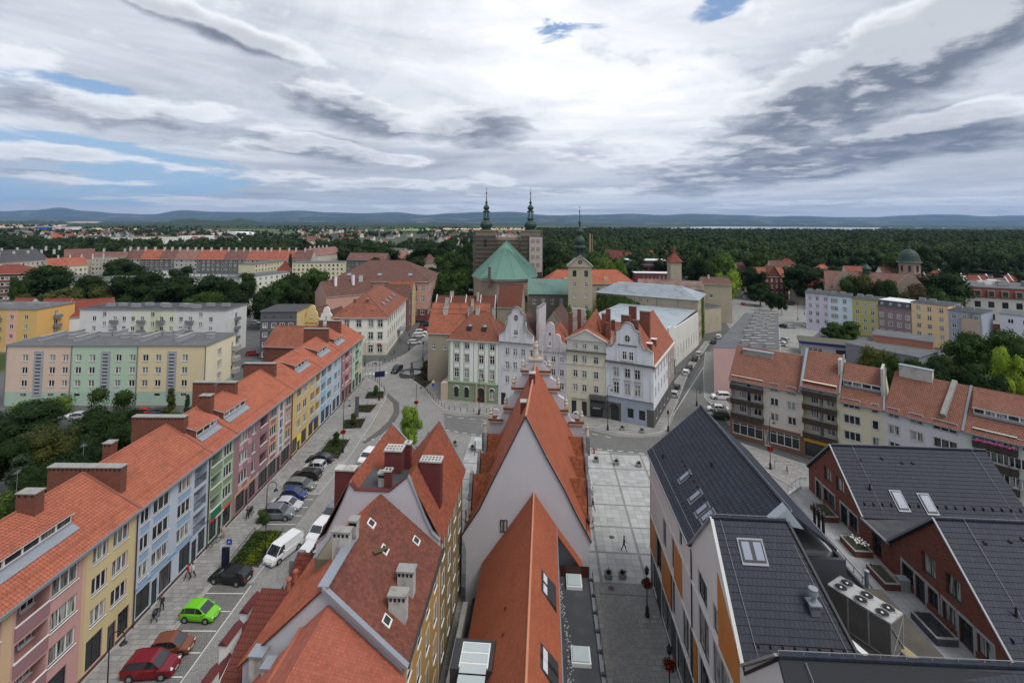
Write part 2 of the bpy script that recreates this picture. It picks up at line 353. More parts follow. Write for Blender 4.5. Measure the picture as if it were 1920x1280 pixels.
def wall(mb,O,U,L,z0,z1,holes,m,zones=(),rev=REV,revm=None,top=None):
 """rectangular wall with real openings; holes (xc, z, w, h, ...), zones (x0, x1, z0, z1, material)"""
 N=(U[1],-U[0]);revm=revm or m
 xs={0.0,L};zs={z0,z1}
 H=[(h[0]-h[2]/2,h[0]+h[2]/2,h[1],h[1]+h[3])for h in holes]
 for a,b,c,d in H:xs|={a,b};zs|={c,d}
 for zn in zones:xs|={zn[0],zn[1]};zs|={zn[2],zn[3]}
 xs=sorted(x for x in xs if-1e-6<=x<=L+1e-6);zs=sorted(z for z in zs if z0-1e-6<=z<=z1+1e-6)
 P=lambda x,z,d=0:(O[0]+U[0]*x-N[0]*d,O[1]+U[1]*x-N[1]*d,z)
 for i in range(len(xs)-1):
  if xs[i+1]-xs[i]<1e-4:continue
  xm=(xs[i]+xs[i+1])/2;run=None
  for j in range(len(zs)-1):
   zm=(zs[j]+zs[j+1])/2
   hole=any(a<xm<b and c<zm<d for a,b,c,d in H)or zs[j+1]-zs[j]<1e-4
   mm=None
   if not hole:
    mm=m
    for zn in zones:
     if zn[0]<xm<zn[1]and zn[2]<zm<zn[3]:mm=zn[4]
   if run and run[2]is mm:run[1]=zs[j+1]
   else:
    if run and run[2]:mb.poly([P(xs[i],run[0]),P(xs[i+1],run[0]),P(xs[i+1],run[1]),P(xs[i],run[1])],run[2])
    run=[zs[j],zs[j+1],mm]
  if run and run[2]:mb.poly([P(xs[i],run[0]),P(xs[i+1],run[0]),P(xs[i+1],run[1]),P(xs[i],run[1])],run[2])
 for(a,b,c,d),hh in zip(H,holes):
  dd=hh[6]if len(hh)>6 and hh[6]else rev
  mb.poly([P(a,c),P(a,d),P(a,d,dd),P(a,c,dd)],revm);mb.poly([P(b,d),P(b,c),P(b,c,dd),P(b,d,dd)],revm)
  mb.poly([P(a,d),P(b,d),P(b,d,dd),P(a,d,dd)],revm);mb.poly([P(b,c),P(a,c),P(a,c,dd),P(b,c,dd)],revm)
  if len(hh)>5 and hh[5]=='loggia':mb.poly([P(a,c,dd),P(b,c,dd),P(b,d,dd),P(a,d,dd)],revm)
def wwin(parent,mb,O,U,L,z0,z1,holes,m,far=False,**k):
 wall(mb,O,U,L,z0,z1,holes,m,**k)
 for h in holes:
  st=h[4]
  if st:put_window(parent,O,U,h[0],h[1],h[2],h[3],st,far,name='shop_window' if st.startswith('shop')else 'door' if st=='door' else 'window')
def grid(cols,rows,w,h,st):return[(x,z,w,h,st)for x in cols for z in rows]
def lerp(a,b,n,pad=.5):return[a+(b-a)*(i+pad)/n for i in range(n)]if n else[]
def pw(parent,p):
 M=Matrix.Translation(parent.location)@Matrix.Rotation(parent.rotation_euler[2],4,'Z');return M@Vector(p)
def tile_field(parent,O,U,V,poly,tw,th,m,keep=0,thick=.035,gap=.012,name='roof_tile',holes=(),stagger=True,lift=.02,roll=0.0,near=(0,0,CAM_H),owner=None,base=None):
 """courses of separate tiles on the plane O + u*U + v*V (V upslope), poly convex in (u, v)"""
 O,U,V=Vector(O),Vector(U).normalized(),Vector(V).normalized();N=U.cross(V).normalized()
 vs=[p[1]for p in poly];v0,v1=min(vs),max(vs)
 def span(v):
  v=min(max(v,v0+1e-4),v1-1e-4);xs=[]
  for i in range(len(poly)):
   a,b=poly[i],poly[(i+1)%len(poly)]
   if(a[1]-v)*(b[1]-v)<=0 and abs(a[1]-b[1])>1e-9:xs.append(a[0]+(b[0]-a[0])*(v-a[1])/(b[1]-a[1]))
  return(min(xs),max(xs))if xs else(0,0)
 u00=min(p[0]for p in poly);full=[];parts=[]
 nrow=int(math.ceil((v1-v0)/th))
 for j in range(nrow):
  va=v0+j*th;vb=min(va+th*1.04,v1)
  if vb-va<.03:continue
  s0,s1=span(va+.01),span(vb-.01);lo=min(s0[0],s1[0]);hi=max(s0[1],s1[1])
  off=(tw/2 if(stagger and j%2)else 0)
  k=int(math.floor((lo-u00-off)/tw))
  while True:
   a=u00+off+k*tw;k+=1
   if a>=hi:break
   b=a+tw-gap
   q=(max(a,s0[0]),min(b,s0[1]),max(a,s1[0]),min(b,s1[1]))
   if q[1]-q[0]<.03 and q[3]-q[2]<.03:continue
   um,vm_=(a+b)/2,(va+vb)/2
   if any(h[0]<um<h[1]and h[2]<vm_<h[3]for h in holes):continue
   isfull=abs(q[0]-a)<1e-6 and abs(q[1]-b)<1e-6 and abs(q[2]-a)<1e-6 and abs(q[3]-b)<1e-6 and abs(vb-va-th*1.04)<1e-6
   (full if isfull else parts).append((q,va,vb))
 if keep and parent is not None:
  full.sort(key=lambda t:(pw(owner or parent,O+U*t[0][0]+V*t[1])-Vector(near)).length)
  one=MB();w,l=tw-gap,th*1.04
  P=[(0,0,thick+lift),(w,0,thick+lift),(w,l,.012),(0,l,.012),(0,0,0),(w,0,0)]
  one.idx(P,[(0,1,2,3),(4,5,1,0),(4,0,3),(5,2,1)],m);me=one.mesh(name)
  Mx=Matrix((U,V,N)).transposed().to_4x4()
  for q,va,vb in full[:keep]:
   o=bpy.data.objects.new(name,me);col.objects.link(o);o.parent=parent
   o.matrix_local=Matrix.Translation(O+U*q[0]+V*va)@Mx
  full=full[keep:]
 tb=MB()
 for q,va,vb in full+parts:
  tb.cur=random.random()*.999+.001;z=thick+lift
  A=O+U*q[0]+V*va;B=O+U*q[1]+V*va;C=O+U*max(q[3],q[2])+V*vb;D=O+U*q[2]+V*vb
  if roll:
   Mv=O+U*((q[0]+q[1])/2)+V*va;Mt=O+U*((q[2]+q[3])/2)+V*vb
   tb.idx([A+N*lift,Mv+N*(z+roll),B+N*lift,C+N*.0,Mt+N*(.012+roll),D+N*0,A,B],[(0,1,4,5),(1,2,3,4),(6,7,2,1,0)],m)
  else:
   tb.idx([A+N*z,B+N*z,C+N*.012,D+N*.012,A,B],[(0,1,2,3),(4,5,1,0),(4,0,3),(5,2,1)],m)
 if tb.f:
  o=tb.build(name+'s' if name.endswith('tile')else name,parent)
  if len(full)+len(parts)>1:o['kind']='stuff'
def slab(mb,pts,t,m,under=None):
 """roof plane with thickness t measured downwards"""
 n=len(pts);q=[(p[0],p[1],p[2]-t)for p in pts]
 mb.poly(pts,m);mb.poly(list(reversed(q)),under or m)
 for i in range(n):j=(i+1)%n;mb.poly([pts[i],q[i],q[j],pts[j]],under or m)
def roof_gable(x0,x1,y0,y1,z,rise,over,m,under,axis='x',wallmb=None,wm=None,gover=.15,y_r=None):
 """returns builder of the two slopes; gable triangles go to wallmb"""
 r=MB()
 if axis=='x':
  ym=(y0+y1)/2 if y_r is None else y_r;sf=rise/(ym-y0);sb=rise/(y1-ym);a,b=x0-gover,x1+gover
  slab(r,[(a,y0-over,z-over*sf),(b,y0-over,z-over*sf),(b,ym,z+rise),(a,ym,z+rise)],.16,m,under)
  slab(r,[(b,y1+over,z-over*sb),(a,y1+over,z-over*sb),(a,ym,z+rise),(b,ym,z+rise)],.16,m,under)
  r.cyl((a,ym,z+rise+.02),(b,ym,z+rise+.02),.12,.12,m,6)
  if wallmb:
   for x in(x0,x1):wallmb.poly([(x,y0,z-.02),(x,y1,z-.02),(x,ym,z+rise-.12)],wm)
 else:
  xm=(x0+x1)/2;sf=rise/(xm-x0);a,b=y0-gover,y1+gover
  slab(r,[(x0-over,b,z-over*sf),(x0-over,a,z-over*sf),(xm,a,z+rise),(xm,b,z+rise)],.16,m,under)
  slab(r,[(x1+over,a,z-over*sf),(x1+over,b,z-over*sf),(xm,b,z+rise),(xm,a,z+rise)],.16,m,under)
  r.cyl((xm,a,z+rise+.02),(xm,b,z+rise+.02),.12,.12,m,6)
  if wallmb:
   for y in(y0,y1):wallmb.poly([(x0,y,z-.02),(x1,y,z-.02),(xm,y,z+rise-.12)],wm)
 return r
def roof_hip(x0,x1,y0,y1,z,rise,over,m,under,run=None):
 r=MB();x0-=over;x1+=over;y0-=over;y1+=over;ym=(y0+y1)/2;xm=(x0+x1)/2
 if x1-x0>=y1-y0:
  run=run or(y1-y0)/2;run=min(run,(x1-x0)/2-.01);A,B=(x0+run,ym,z+rise),(x1-run,ym,z+rise)
  F=[[(x0,y0,z),(x1,y0,z),B,A],[(x1,y1,z),(x0,y1,z),A,B],[(x0,y1,z),(x0,y0,z),A],[(x1,y0,z),(x1,y1,z),B]]
 else:
  run=run or(x1-x0)/2;run=min(run,(y1-y0)/2-.01);A,B=(xm,y0+run,z+rise),(xm,y1-run,z+rise)
  F=[[(x0,y0,z),(x1,y0,z),A],[(x1,y0,z),(x1,y1,z),B,A],[(x1,y1,z),(x0,y1,z),B],[(x0,y1,z),(x0,y0,z),A,B]]
 for f in F:r.poly(f,m)
 r.poly([(x0,y1,z),(x1,y1,z),(x1,y0,z),(x0,y0,z)],under)
 for k in range(4):
  c=[(x0,y0),(x1,y0),(x1,y1),(x0,y1)];a,b=c[k],c[(k+1)%4];r.poly([(*a,z-.18),(*b,z-.18),(*b,z),(*a,z)],under)
 r.cyl((A[0],A[1],A[2]+.02),(B[0],B[1],B[2]+.02),.13,.13,m,6)
 for c,e in(((x0,y0),A),((x1,y1),B),((x1,y0),B if x1-x0>=y1-y0 else A),((x0,y1),A if x1-x0>=y1-y0 else B)):r.bar((c[0],c[1],z+.03),e,.2,.08,m)
 return r
def chimney(parent,x,y,z0,z1,w,d,m,cap=None,pots=0,n='chimney'):
 c=MB();c.box(x-w/2,x+w/2,y-d/2,y+d/2,z0,z1,m)
 c.box(x-w/2-.07,x+w/2+.07,y-d/2-.07,y+d/2+.07,z1,z1+.12,cap or CONC)
 for k in range(pots):
  if w>=d:px_,py_=x-w/2+w*(k+.5)/pots,y
  else:px_,py_=x,y-d/2+d*(k+.5)/pots
  c.box(px_-.12,px_+.12,py_-.12,py_+.12,z1+.12,z1+.16,BLACK)
 return c.build(n,parent)
def house(name,label,cat,A,B,depth,h,wm,front=(),right=(),left=(),back=(),roof=None,group=None,far=False,zones=(),zr=(),zl=(),base=None,chim=(),rev=REV,revm=None,cornice=None,gutter=True,z0=-.3):
 """rectangular building; A, B = front corners on the ground as seen from outside. Local x runs A to B, local y inwards"""
 A=Vector((A[0],A[1]));B=Vector((B[0],B[1]));L=(B-A).length;rz=math.atan2(B.y-A.y,B.x-A.x)
 t=thing(name,label,cat,(A.x,A.y,0),rz,group)
 mb=MB();zs=list(zones)
 fr=list(front(L))if callable(front)else list(front);rr=list(right);ll=list(left)
 if base:
  zs=[(0,L,z0,base[0],base[1])]+zs;zr=[(0,depth,z0,base[0],base[1])]+list(zr);zl=[(0,depth,z0,base[0],base[1])]+list(zl)
 k=dict(rev=rev,revm=revm)
 wwin(t,mb,(0,0),(1,0),L,z0,h,fr,wm,far,zones=zs,**k)
 wwin(t,mb,(L,0),(0,1),depth,z0,h,rr,wm,far,zones=zr,**k)
 wwin(t,mb,(0,depth),(0,-1),depth,z0,h,ll,wm,far,zones=zl,**k)
 wwin(t,mb,(L,depth),(-1,0),L,z0,h,list(back),wm,far)
 if cornice:
  cm=MB();o=cornice[0];zc_=h
  cm.box(-o,L+o,-o,0,zc_-.35,zc_,cornice[1]);cm.box(L,L+o,0,depth,zc_-.35,zc_,cornice[1]);cm.box(-o,0,0,depth,zc_-.35,zc_,cornice[1]);cm.build('cornice',t)
 if roof:
  kind=roof[0]
  if kind=='flat':
   m=roof[1];r=MB();r.box(-.25,L+.25,-.25,depth+.25,h,h+.25,roof[2]if len(roof)>2 else ZINC,top=m);rf=r.build('roof',t)
  elif kind=='gable':r=roof_gable(0,L,0,depth,h,roof[1],roof[3],roof[2],OFFW,'x',mb,wm);rf=r.build('roof',t)
  elif kind=='gable_f':r=roof_gable(0,L,0,depth,h,roof[1],roof[3],roof[2],OFFW,'y',mb,wm);rf=r.build('roof',t)
  elif kind=='hip':r=roof_hip(0,L,0,depth,h,roof[1],roof[3],roof[2],OFFW,roof[4]if len(roof)>4 else None);rf=r.build('roof',t)
  elif kind=='none':rf=None
  if kind=='gable' and gutter and not far:
   g=MB();s=roof[1]/(depth/2);o=roof[3]+.08
   g.box(-.1,L+.1,-o-.07,-o+.07,h-roof[3]*s-.2,h-roof[3]*s-.06,ZINC);g.build('gutter',t)
  for c in chim:chimney(t,*c[:6],c[6]if len(c)>6 else CHIMC,pots=0 if far else 2)
 else:rf=None
 mb.build('wall',t)
 t['_L']=L;t['_D']=depth
 return t
def settmat(name,c,sw=.16,sh=.11,joint=.5,k=1.0,rot=0.0,patch=.25,dark=(.045,.045,.045),damt=.3):
 M=bpy.data.materials.new(name);M.use_nodes=True;n=NT(M.node_tree);n.n.clear()
 o=n.new('ShaderNodeTexCoord').outputs['Object'];mp=n.new('ShaderNodeMapping');mp.inputs['Rotation'].default_value=(0,0,rot);n.put(mp.inputs[0],o);o2=mp.outputs[0]
 br=n.new('ShaderNodeTexBrick');n.put(br.inputs[0],o2);a=tuple(v*1.12 for v in c);b2=tuple(v*.82 for v in c)
 br.inputs['Color1'].default_value=(*a,1);br.inputs['Color2'].default_value=(*b2,1);br.inputs['Mortar'].default_value=(*(v*joint for v in c),1)
 br.inputs['Brick Width'].default_value=sw;br.inputs['Row Height'].default_value=sh;br.inputs['Mortar Size'].default_value=sh*.09;br.inputs['Scale'].default_value=1
 f=n.m('ADD',1-patch,n.m('MULTIPLY',n.noise(o,.18,6,.62),patch*2));f=n.m('MULTIPLY',f,n.m('ADD',.85,n.m('MULTIPLY',n.noise(o,1.7,4,.6),.3)))
 v=n.vm('SCALE',br.outputs[0]);n.put(v.node.inputs[3],f)
 v=n.mix(n.m('MULTIPLY',n.ss(n.noise(o,.35,5,.7),.55,.72),damt),v,dark)
 b=n.new('ShaderNodeBsdfPrincipled');b.inputs['Roughness'].default_value=.85;b.inputs['Specular IOR Level'].default_value=.35;n.put(b.inputs[0],v)
 bn=n.new('ShaderNodeBump');bn.inputs['Strength'].default_value=.4;bn.inputs['Distance'].default_value=.015;bn.invert=True
 n.put(bn.inputs['Height'],br.outputs[1]);n.l.new(bn.outputs[0],b.inputs['Normal'])
 oo=n.new('ShaderNodeOutputMaterial');n.l.new(b.outputs[0],oo.inputs[0]);MATS[name]=M;return M
SETT=settmat('granite_setts',(.25,.246,.238),.24,.17,.55)
SETTD=settmat('dark_basalt_setts',(.10,.10,.10),.24,.17,.6)
SETTP=settmat('parking_setts',(.17,.168,.16),.24,.17,.5)
PAVE=settmat('concrete_flags',(.26,.256,.248),.9,.6,.72,patch=.3)
PAVEY=settmat('yellowish_flags',(.25,.235,.205),.5,.35,.75)
KERB=mat('kerb_stone',(.33,.325,.31),.85,var=.12,vs=1.5)
TARM=mat('tarmac',(.095,.095,.095),.92,var=.2,vs=.15,var2=.12,vs2=2.5,bump=.2,bs=30,dirt=((.13,.13,.13),.4,.3))
PAINT=mat('road_paint',(.62,.62,.60),.7,var=.12,vs=2,dirt=((.2,.2,.2),.35,4))
SLABM=mat('granite_slab',(.36,.364,.36),.75,var=.10,vs=.12,var2=.08,vs2=3,piece=.13,dirt=((.2,.2,.2),.5,.45))
gm=bpy.data.materials.new('countryside');gm.use_nodes=True;n=NT(gm.node_tree);n.n.clear()
o=n.new('ShaderNodeTexCoord').outputs['Object']
vor=n.new('ShaderNodeTexVoronoi');n.put(vor.inputs[0],n.vm('ADD',n.vm('MULTIPLY',o,(1.0,.55,1)),n.vm('SCALE',n.new('ShaderNodeTexNoise').outputs[1])));vor.inputs['Scale'].default_value=.0011;vor.distance='CHEBYCHEV'
vc=n.sep(vor.outputs['Color'])
fields=n.ramp(vc[0],[(.0,(.045,.075,.028)),(.22,(.30,.235,.13)),(.42,(.24,.19,.11)),(.55,(.11,.14,.05)),(.7,(.20,.155,.10)),(.85,(.06,.09,.035)),(1,(.33,.28,.17))],'CONSTANT')
n.put(n.t.nodes[-1].inputs[0],n.t.nodes[-1].inputs[0].default_value)if False else None
wood=n.ss(n.noise(n.vm('MULTIPLY',o,(.5,1,1)),.0009,6,.6),.44,.50)
far_c=n.mix(wood,fields,(.022,.042,.018))
d=n.sep(o)[1]
near_c=n.mix(n.ss(n.noise(o,.05,5),.4,.6),(.045,.065,.024),(.10,.098,.085))
c_=n.mix(n.ss(d,1500,2300),near_c,far_c)
b=n.new('ShaderNodeBsdfPrincipled');b.inputs['Roughness'].default_value=1;b.inputs['Specular IOR Level'].default_value=.1;n.put(b.inputs[0],c_)
oo=n.new('ShaderNodeOutputMaterial');n.l.new(b.outputs[0],oo.inputs[0])
g=MB();g.poly([(-38000,-600,0),(38000,-600,0),(38000,30000,0),(-38000,30000,0)],gm);struct(g,'ground')
def sheet(name,pts,z,m):
 mb=MB();mb.poly([(p[0],p[1],z)for p in pts],m);return struct(mb,name)
def Gs(pts,z=0.0):return[G(x,y,z)for x,y in pts]
def pavement(name,pts,m=None,z=.12,kerb=.22):
 """raised pavement with a stone kerb all round"""
 mb=MB();m=m or PAVE
 area=sum(pts[i][0]*pts[(i+1)%len(pts)][1]-pts[(i+1)%len(pts)][0]*pts[i][1]for i in range(len(pts)))
 if area<0:pts=list(reversed(pts))
 n_=len(pts);ins=[]
 for i in range(n_):
  a,b,c=Vector(pts[i-1]),Vector(pts[i]),Vector(pts[(i+1)%n_]);d1=(b-a).normalized();d2=(c-b).normalized()
  nn=Vector((-d1.y-d2.y,d1.x+d2.x));nn.normalize();k=max(.4,nn.dot(Vector((-d1.y,d1.x))));ins.append(b+nn*kerb/k)
 for i in range(n_):
  j=(i+1)%n_;mb.poly([(*pts[i],0),(*pts[j],0),(*pts[j],z),(*pts[i],z)],KERB);mb.poly([(*pts[i],z),(*pts[j],z),(*ins[j],z),(*ins[i],z)],KERB)
 mb.poly([(*p,z)for p in ins],m);return struct(mb,name)
sheet('road',[(-140,18),(45,18),(130,60),(175,150),(175,330),(-140,330)],.004,TARM)
sheet('cobbled_road',[(-36,24),(-22,24),(-22,60),(-22,80),(0,78),(30,70),(41,66),(49,79),(44,88),(39.5,93),(39,106),(33.0,112),(31,106),(20,112),(-16,117),(-24,128),(-24,162),(-31,165),(-37,147),(-42,148),(-46,136),(-38.9,131)],.010,SETT)
ring=[(-13,104.5),(-6.8,104.3),(4.9,101.8),(13.2,99.5),(22,95.3),(30,93.6)]
sheet('ring_road',Gs([(832,774),(859,779),(900,780),(1000,790),(1075,799),(1107,806),(1162,818),(1203,820),(1238,817),(1252,808),(1266,776),(1300,704),(1342,640),(1372,626),(1330,700),(1325,760),(1345,812),(1430,885),(1420,905),(1300,866),(1180,851),(1100,844),(1000,832),(891,819),(835,810)]),.016,settmat('grey_ring_setts',(.155,.154,.15),.24,.17,.6))
AX=math.atan(.069);SU=Vector((math.cos(AX),-math.sin(AX),0));SV=Vector((math.sin(AX),math.cos(AX),0))
def UV(u,v,z=0.0):p=SU*u+SV*v;return(p.x,p.y,z)
sq=Gs([(745,806),(790,798),(835,808),(891,817),(1000,830),(1100,842),(1180,849),(1262,858)])
sheet('square',sq+[UV(22,70)[:2],UV(22,57.5)[:2],UV(-26,57.5)[:2],UV(-26,84)[:2]],.020,SETT)
sqo=thing('square_paving',None,None);sqo['kind']='structure';sqo['label']='light granite slabs of the open square';sqo.rotation_euler=(0,0,-AX)
cells=[]
def insq(x,y):
 P_=sq+[UV(22,70)[:2],UV(22,57.5)[:2],UV(-26,57.5)[:2],UV(-26,84)[:2]];c=False
 for i in range(len(P_)):
  a,b=P_[i],P_[i-1]
  if(a[1]>y)!=(b[1]>y)and x<(b[0]-a[0])*(y-a[1])/(b[1]-a[1])+a[0]:c=not c
 return c
for i in range(-4,3):
 for j in range(7):
  u0=12.0+(i-1)*5.3+.18;v0=59.25+j*5.3
  big=random.random()<.12
  for a in range(5):
   for b_ in range(5):
    u,v=u0+a*1.0,v0+b_*1.0
    q=UV(u+.5,v+.5)
    if all(insq(*UV(u+s,v+t)[:2])for s in(0,.97)for t in(0,.97)):cells.append((u,v))
cells.sort(key=lambda c:(c[0]-3)**2*.35+c[1]**2 if c[0]>5 else 9e9)
one=MB();one.box(0,.965,0,.965,0,.014,SLABM);sme=one.mesh('paving_slab')
for u,v in cells[:300]:inst('paving_slab',sme,sqo,(u,v,.021))
sm_=MB()
for u,v in cells[300:]:
 sm_.cur=random.random()*.998+.001;sm_.box(u,u+.965,v,v+.965,.021,.035,SLABM)
tag(sm_.build('paving_slabs',sqo),kind='stuff')
left_edge=Gs([(681,708),(700,715),(722,733),(724,748),(698,795),(661,850),(634,885),(612,912)])
bedend=G(512,1062)
pavement('pavement',[(-38.9,24),(-38.95,130.8)]+left_edge+[(-34.4,81.5),(-34.5,62.6),(-29.6,62.6),(-29.6,57.6),(-34.5,57.6),(-34.6,24)]if False else[(-38.9,24),(-38.95,130.8)]+left_edge+[(-29.4,76.2),(-34.4,76.2),(-34.4,64.6),(-29.7,64.6),(-29.9,58.0),(-34.5,58.0),(-34.6,24)])
sheet('parking_bays',[(-34.5,24),(-30.0,24),(-29.9,57.9),(-34.4,57.9)],.016,SETTP);sheet('parking_bays',[(-34.3,64.7),(-29.7,64.7),(-29.4,76.1),(-34.3,76.1)],.016,SETTP)
pavement('pavement',Gs([(749,699),(754,707),(775.6,716),(797,736),(813,756),(832,770),(859,775),(900,776),(1000,786),(1075,795),(1107,802),(1162,814),(1203,816.5),(1235,813),(1247,807),(1262,775),(1290,704),(1333,640),(1322,640),(1262,720),(1228,735),(1000,735),(838,690),(832,657),(819,657.5),(795,677),(755,690)]))
pavement('pavement',Gs([(667,700),(640,697),(640,684),(663,688),(705,690),(743,679),(786,643),(835,578),(850,579),(800,655),(786,675),(762,688),(727,698)]),PAVE)
sheet('traffic_island',Gs([(727,742),(745,757),(746,775),(733,795),(712,812),(682,829),(700,795)]),.018,PAVEY)
dr=Gs([(728,737),(748,755),(749,775),(736,797),(714,815),(683,832),(679,829),(708,808),(728,790),(738,772),(737,756),(724,744)]);sheet('drain_channel',dr,.022,SETTD)
pavement('pavement',Gs([(1337,812),(1348,818),(1450,893),(1505,925),(1560,925),(1545,880),(1493,866),(1375,826),(1352,800)]),PAVE)
pavement('pavement',Gs([(1322,660),(1318,700),(1320,745),(1345,770),(1370,800),(1375,770),(1340,720),(1345,660)]),SETT,z=.08)
sheet('cobbled_lane',[UV(4.7,18)[:2],UV(12.6,18)[:2],UV(12.6,57.4)[:2],UV(4.7,57.4)[:2]],.012,SETT);sheet('cobbled_lane',[UV(-24,18)[:2],UV(-6.3,18)[:2],UV(-6.3,57.4)[:2],UV(-27,57.4)[:2]],.013,SETT)
sheet('alley',[UV(-9.5,20)[:2],UV(-8.0,20)[:2],UV(-8.6,58)[:2],UV(-10,58)[:2]],.024,PAVE)
sheet('pavement_strip',[UV(4.9,20)[:2],UV(6.3,20)[:2],UV(6.3,58)[:2],UV(4.9,58)[:2]],.024,PAVE);sheet('pavement_strip',[UV(10.0,20)[:2],UV(12.7,20)[:2],UV(12.7,56)[:2],UV(10.0,56)[:2]],.024,PAVE)
def line(mb,a,b,w,z=.026):
 a=Vector((*a,0));b=Vector((*b,0));d=(b-a).normalized();s=Vector((-d.y,d.x,0))*w/2
 mb.poly([a-s+Vector((0,0,z)),b-s+Vector((0,0,z)),b+s+Vector((0,0,z)),a+s+Vector((0,0,z))],PAINT)
def dashes(mb,pts,w,on,off,z=.026):
 pts=[Vector(p)for p in pts];tot=[0.0]
 for i in range(len(pts)-1):tot.append(tot[-1]+(pts[i+1]-pts[i]).length)
 def at(d):
  for i in range(len(pts)-1):
   if d<=tot[i+1]or i==len(pts)-2:return pts[i].lerp(pts[i+1],min(1,(d-tot[i])/(tot[i+1]-tot[i])))
 for k in range(int(tot[-1]/(on+off))):line(mb,at(k*(on+off)),at(k*(on+off)+on),w,z)
pm=MB()
for y in[26.5+2.5*k for k in range(13)]:line(pm,(-34.3,y+.05),(-30.1,y+.05),.11)
for y in[65.0+2.0*k for k in range(6)]:line(pm,(-34.2,y),(-29.8,y),.11)
line(pm,(-30.0,24),(-29.9,57.8),.10);line(pm,(-34.4,24),(-34.4,57.8),.08)
dashes(pm,Gs([(835,806),(891,815),(1000,828),(1100,840),(1180,847),(1245,856)]),.18,1.0,.9)
dashes(pm,Gs([(838,781),(900,787),(1000,799),(1100,811),(1180,827)]),.14,1.2,1.4)
for k in range(9):line(pm,G(683+k*8,703-k*.6),G(690+k*8,698-k*.6),.5)
for k in range(7):line(pm,G(762+k*4.5,672-k*3.2),G(785+k*2.5,665-k*3.2),.28)
for k in range(6):line(pm,G(1252+k*2.5,765-k*2.2),G(1262+k*2.0,771-k*3.6),.3)
line(pm,G(785,688),G(860,585),.12);line(pm,G(1262,778),G(1340,655),.12);line(pm,G(792,660),G(818,628),.12)
for k in range(4):line(pm,G(682+k*15,824-k*.4),G(686+k*15,824-k*.4),.28)
struct(pm,'road_marking')
sheet('parking_lot',Gs([(1330,560),(1420,560),(1560,565),(1560,600),(1515,640),(1600,690),(1500,700),(1400,640),(1385,640)]),.012,PAVE)
sheet('side_street',[(-150,96),(-70,96),(-42,134),(-46,142),(-72,128),(-86,160),(-86,260),(-95,260),(-92,118),(-150,106)],.012,TARM)
sheet('yard',[(-62,24),(-50,24),(-50,128),(-66,128)],.008,SETTP)
XF=-38.9;OR_T=tiles('orange_tile',(168,94,70),piece=.10,dirt=.22);OR_U=mat('orange_underlay',(.10,.035,.022),.9)
WSG=mat('window_surround_grey',(.33,.40,.36),.8)
def C(n_,rgb,**k):return stucco(n_,rgb,**k)
PINK=C('pink_render',(196,138,132));PEACH=C('peach_render',(205,165,118));YEL=C('yellow_render',(206,182,122));MAUV=C('mauve_render',(150,102,110))
LBLUE=C('pale_blue_render',(168,180,200));BLUEP=C('blue_panel',(120,158,198),dirt=.1);GREENR=C('pale_green_render',(158,186,156));GREEND=C('olive_green_render',(120,142,96))
MAUVE=C('dusty_mauve_render',(150,104,112));ROSE=C('rose_panel',(196,130,138),dirt=.1);ORNG=C('soft_orange_render',(204,150,100));PALEB=C('ice_blue_render',(168,192,206));YEL2=C('sun_yellow_render',(206,172,98))
SKYB=C('sky_blue_render',(158,184,206));CRIM=C('raspberry_render',(160,88,96));MINT=C('mint_render',(168,200,172));SHOPW=C('shop_plinth',(118,108,104));BRNB=C('brown_plinth',(96,62,56));LOGG=C('loggia_white',(176,178,182));BRIGHTB=mat('bright_blue_band',(.09,.30,.55),.5)
FLO=(4.25,7.05,9.85);WH=1.55;Z0,Z1=0,12.3
def row_front(t,mb,y0,y1,zones,cols,loggias,shops,base):
 """cols: (ya, yb, style[, skip floor]); loggias: (ya, yb, rail material)"""
 L=y1-y0;holes=[]
 for c in cols:
  for z in FLO:holes.append(((c[0]+c[1])/2-y0,z,c[1]-c[0],WH,c[2]))
 for ya,yb,rm in loggias:
  for z in FLO:holes.append(((ya+yb)/2-y0,z-.85,yb-ya,2.35,None,'loggia',1.25))
 for s in shops:holes.append(((s[0]+s[1])/2-y0,s[4]if len(s)>4 else .55,s[1]-s[0],(s[3]if len(s)>3 else 2.5),s[2],'',.25))
 wwin(t,mb,(0,0),(1,0),L,-.3,Z1,holes,zones[0],zones=zones[1],revm=None)
 for ya,yb,rm in loggias:
  w=yb-ya;xc=(ya+yb)/2-y0
  for z in FLO:
   zb=z-.85
   rl=MB()
   if rm=='bars':
    for k in range(int(w/.13)):rl.box(xc-w/2+.05+k*.13,xc-w/2+.08+k*.13,-.04,-.01,zb+.1,zb+1.0,DARKF)
    rl.box(xc-w/2,xc+w/2,-.06,.0,zb+1.0,zb+1.06,DARKF)
   else:
    rl.box(xc-w/2-.02,xc+w/2+.02,-.10,-.03,zb-.1,zb+.92,rm);rl.box(xc-w/2-.04,xc+w/2+.04,-.14,.0,zb+.92,zb+.99,WHITE)
   rl.build('balcony',t)
   put_window(t,(0,0),(1,0),xc-w*.22,zb+.02,min(.95,w*.38),2.1,'w1',rev=1.22,name='door');put_window(t,(0,0),(1,0),xc+w*.24,zb+.9,w*.42,1.25,'w2',rev=1.22)
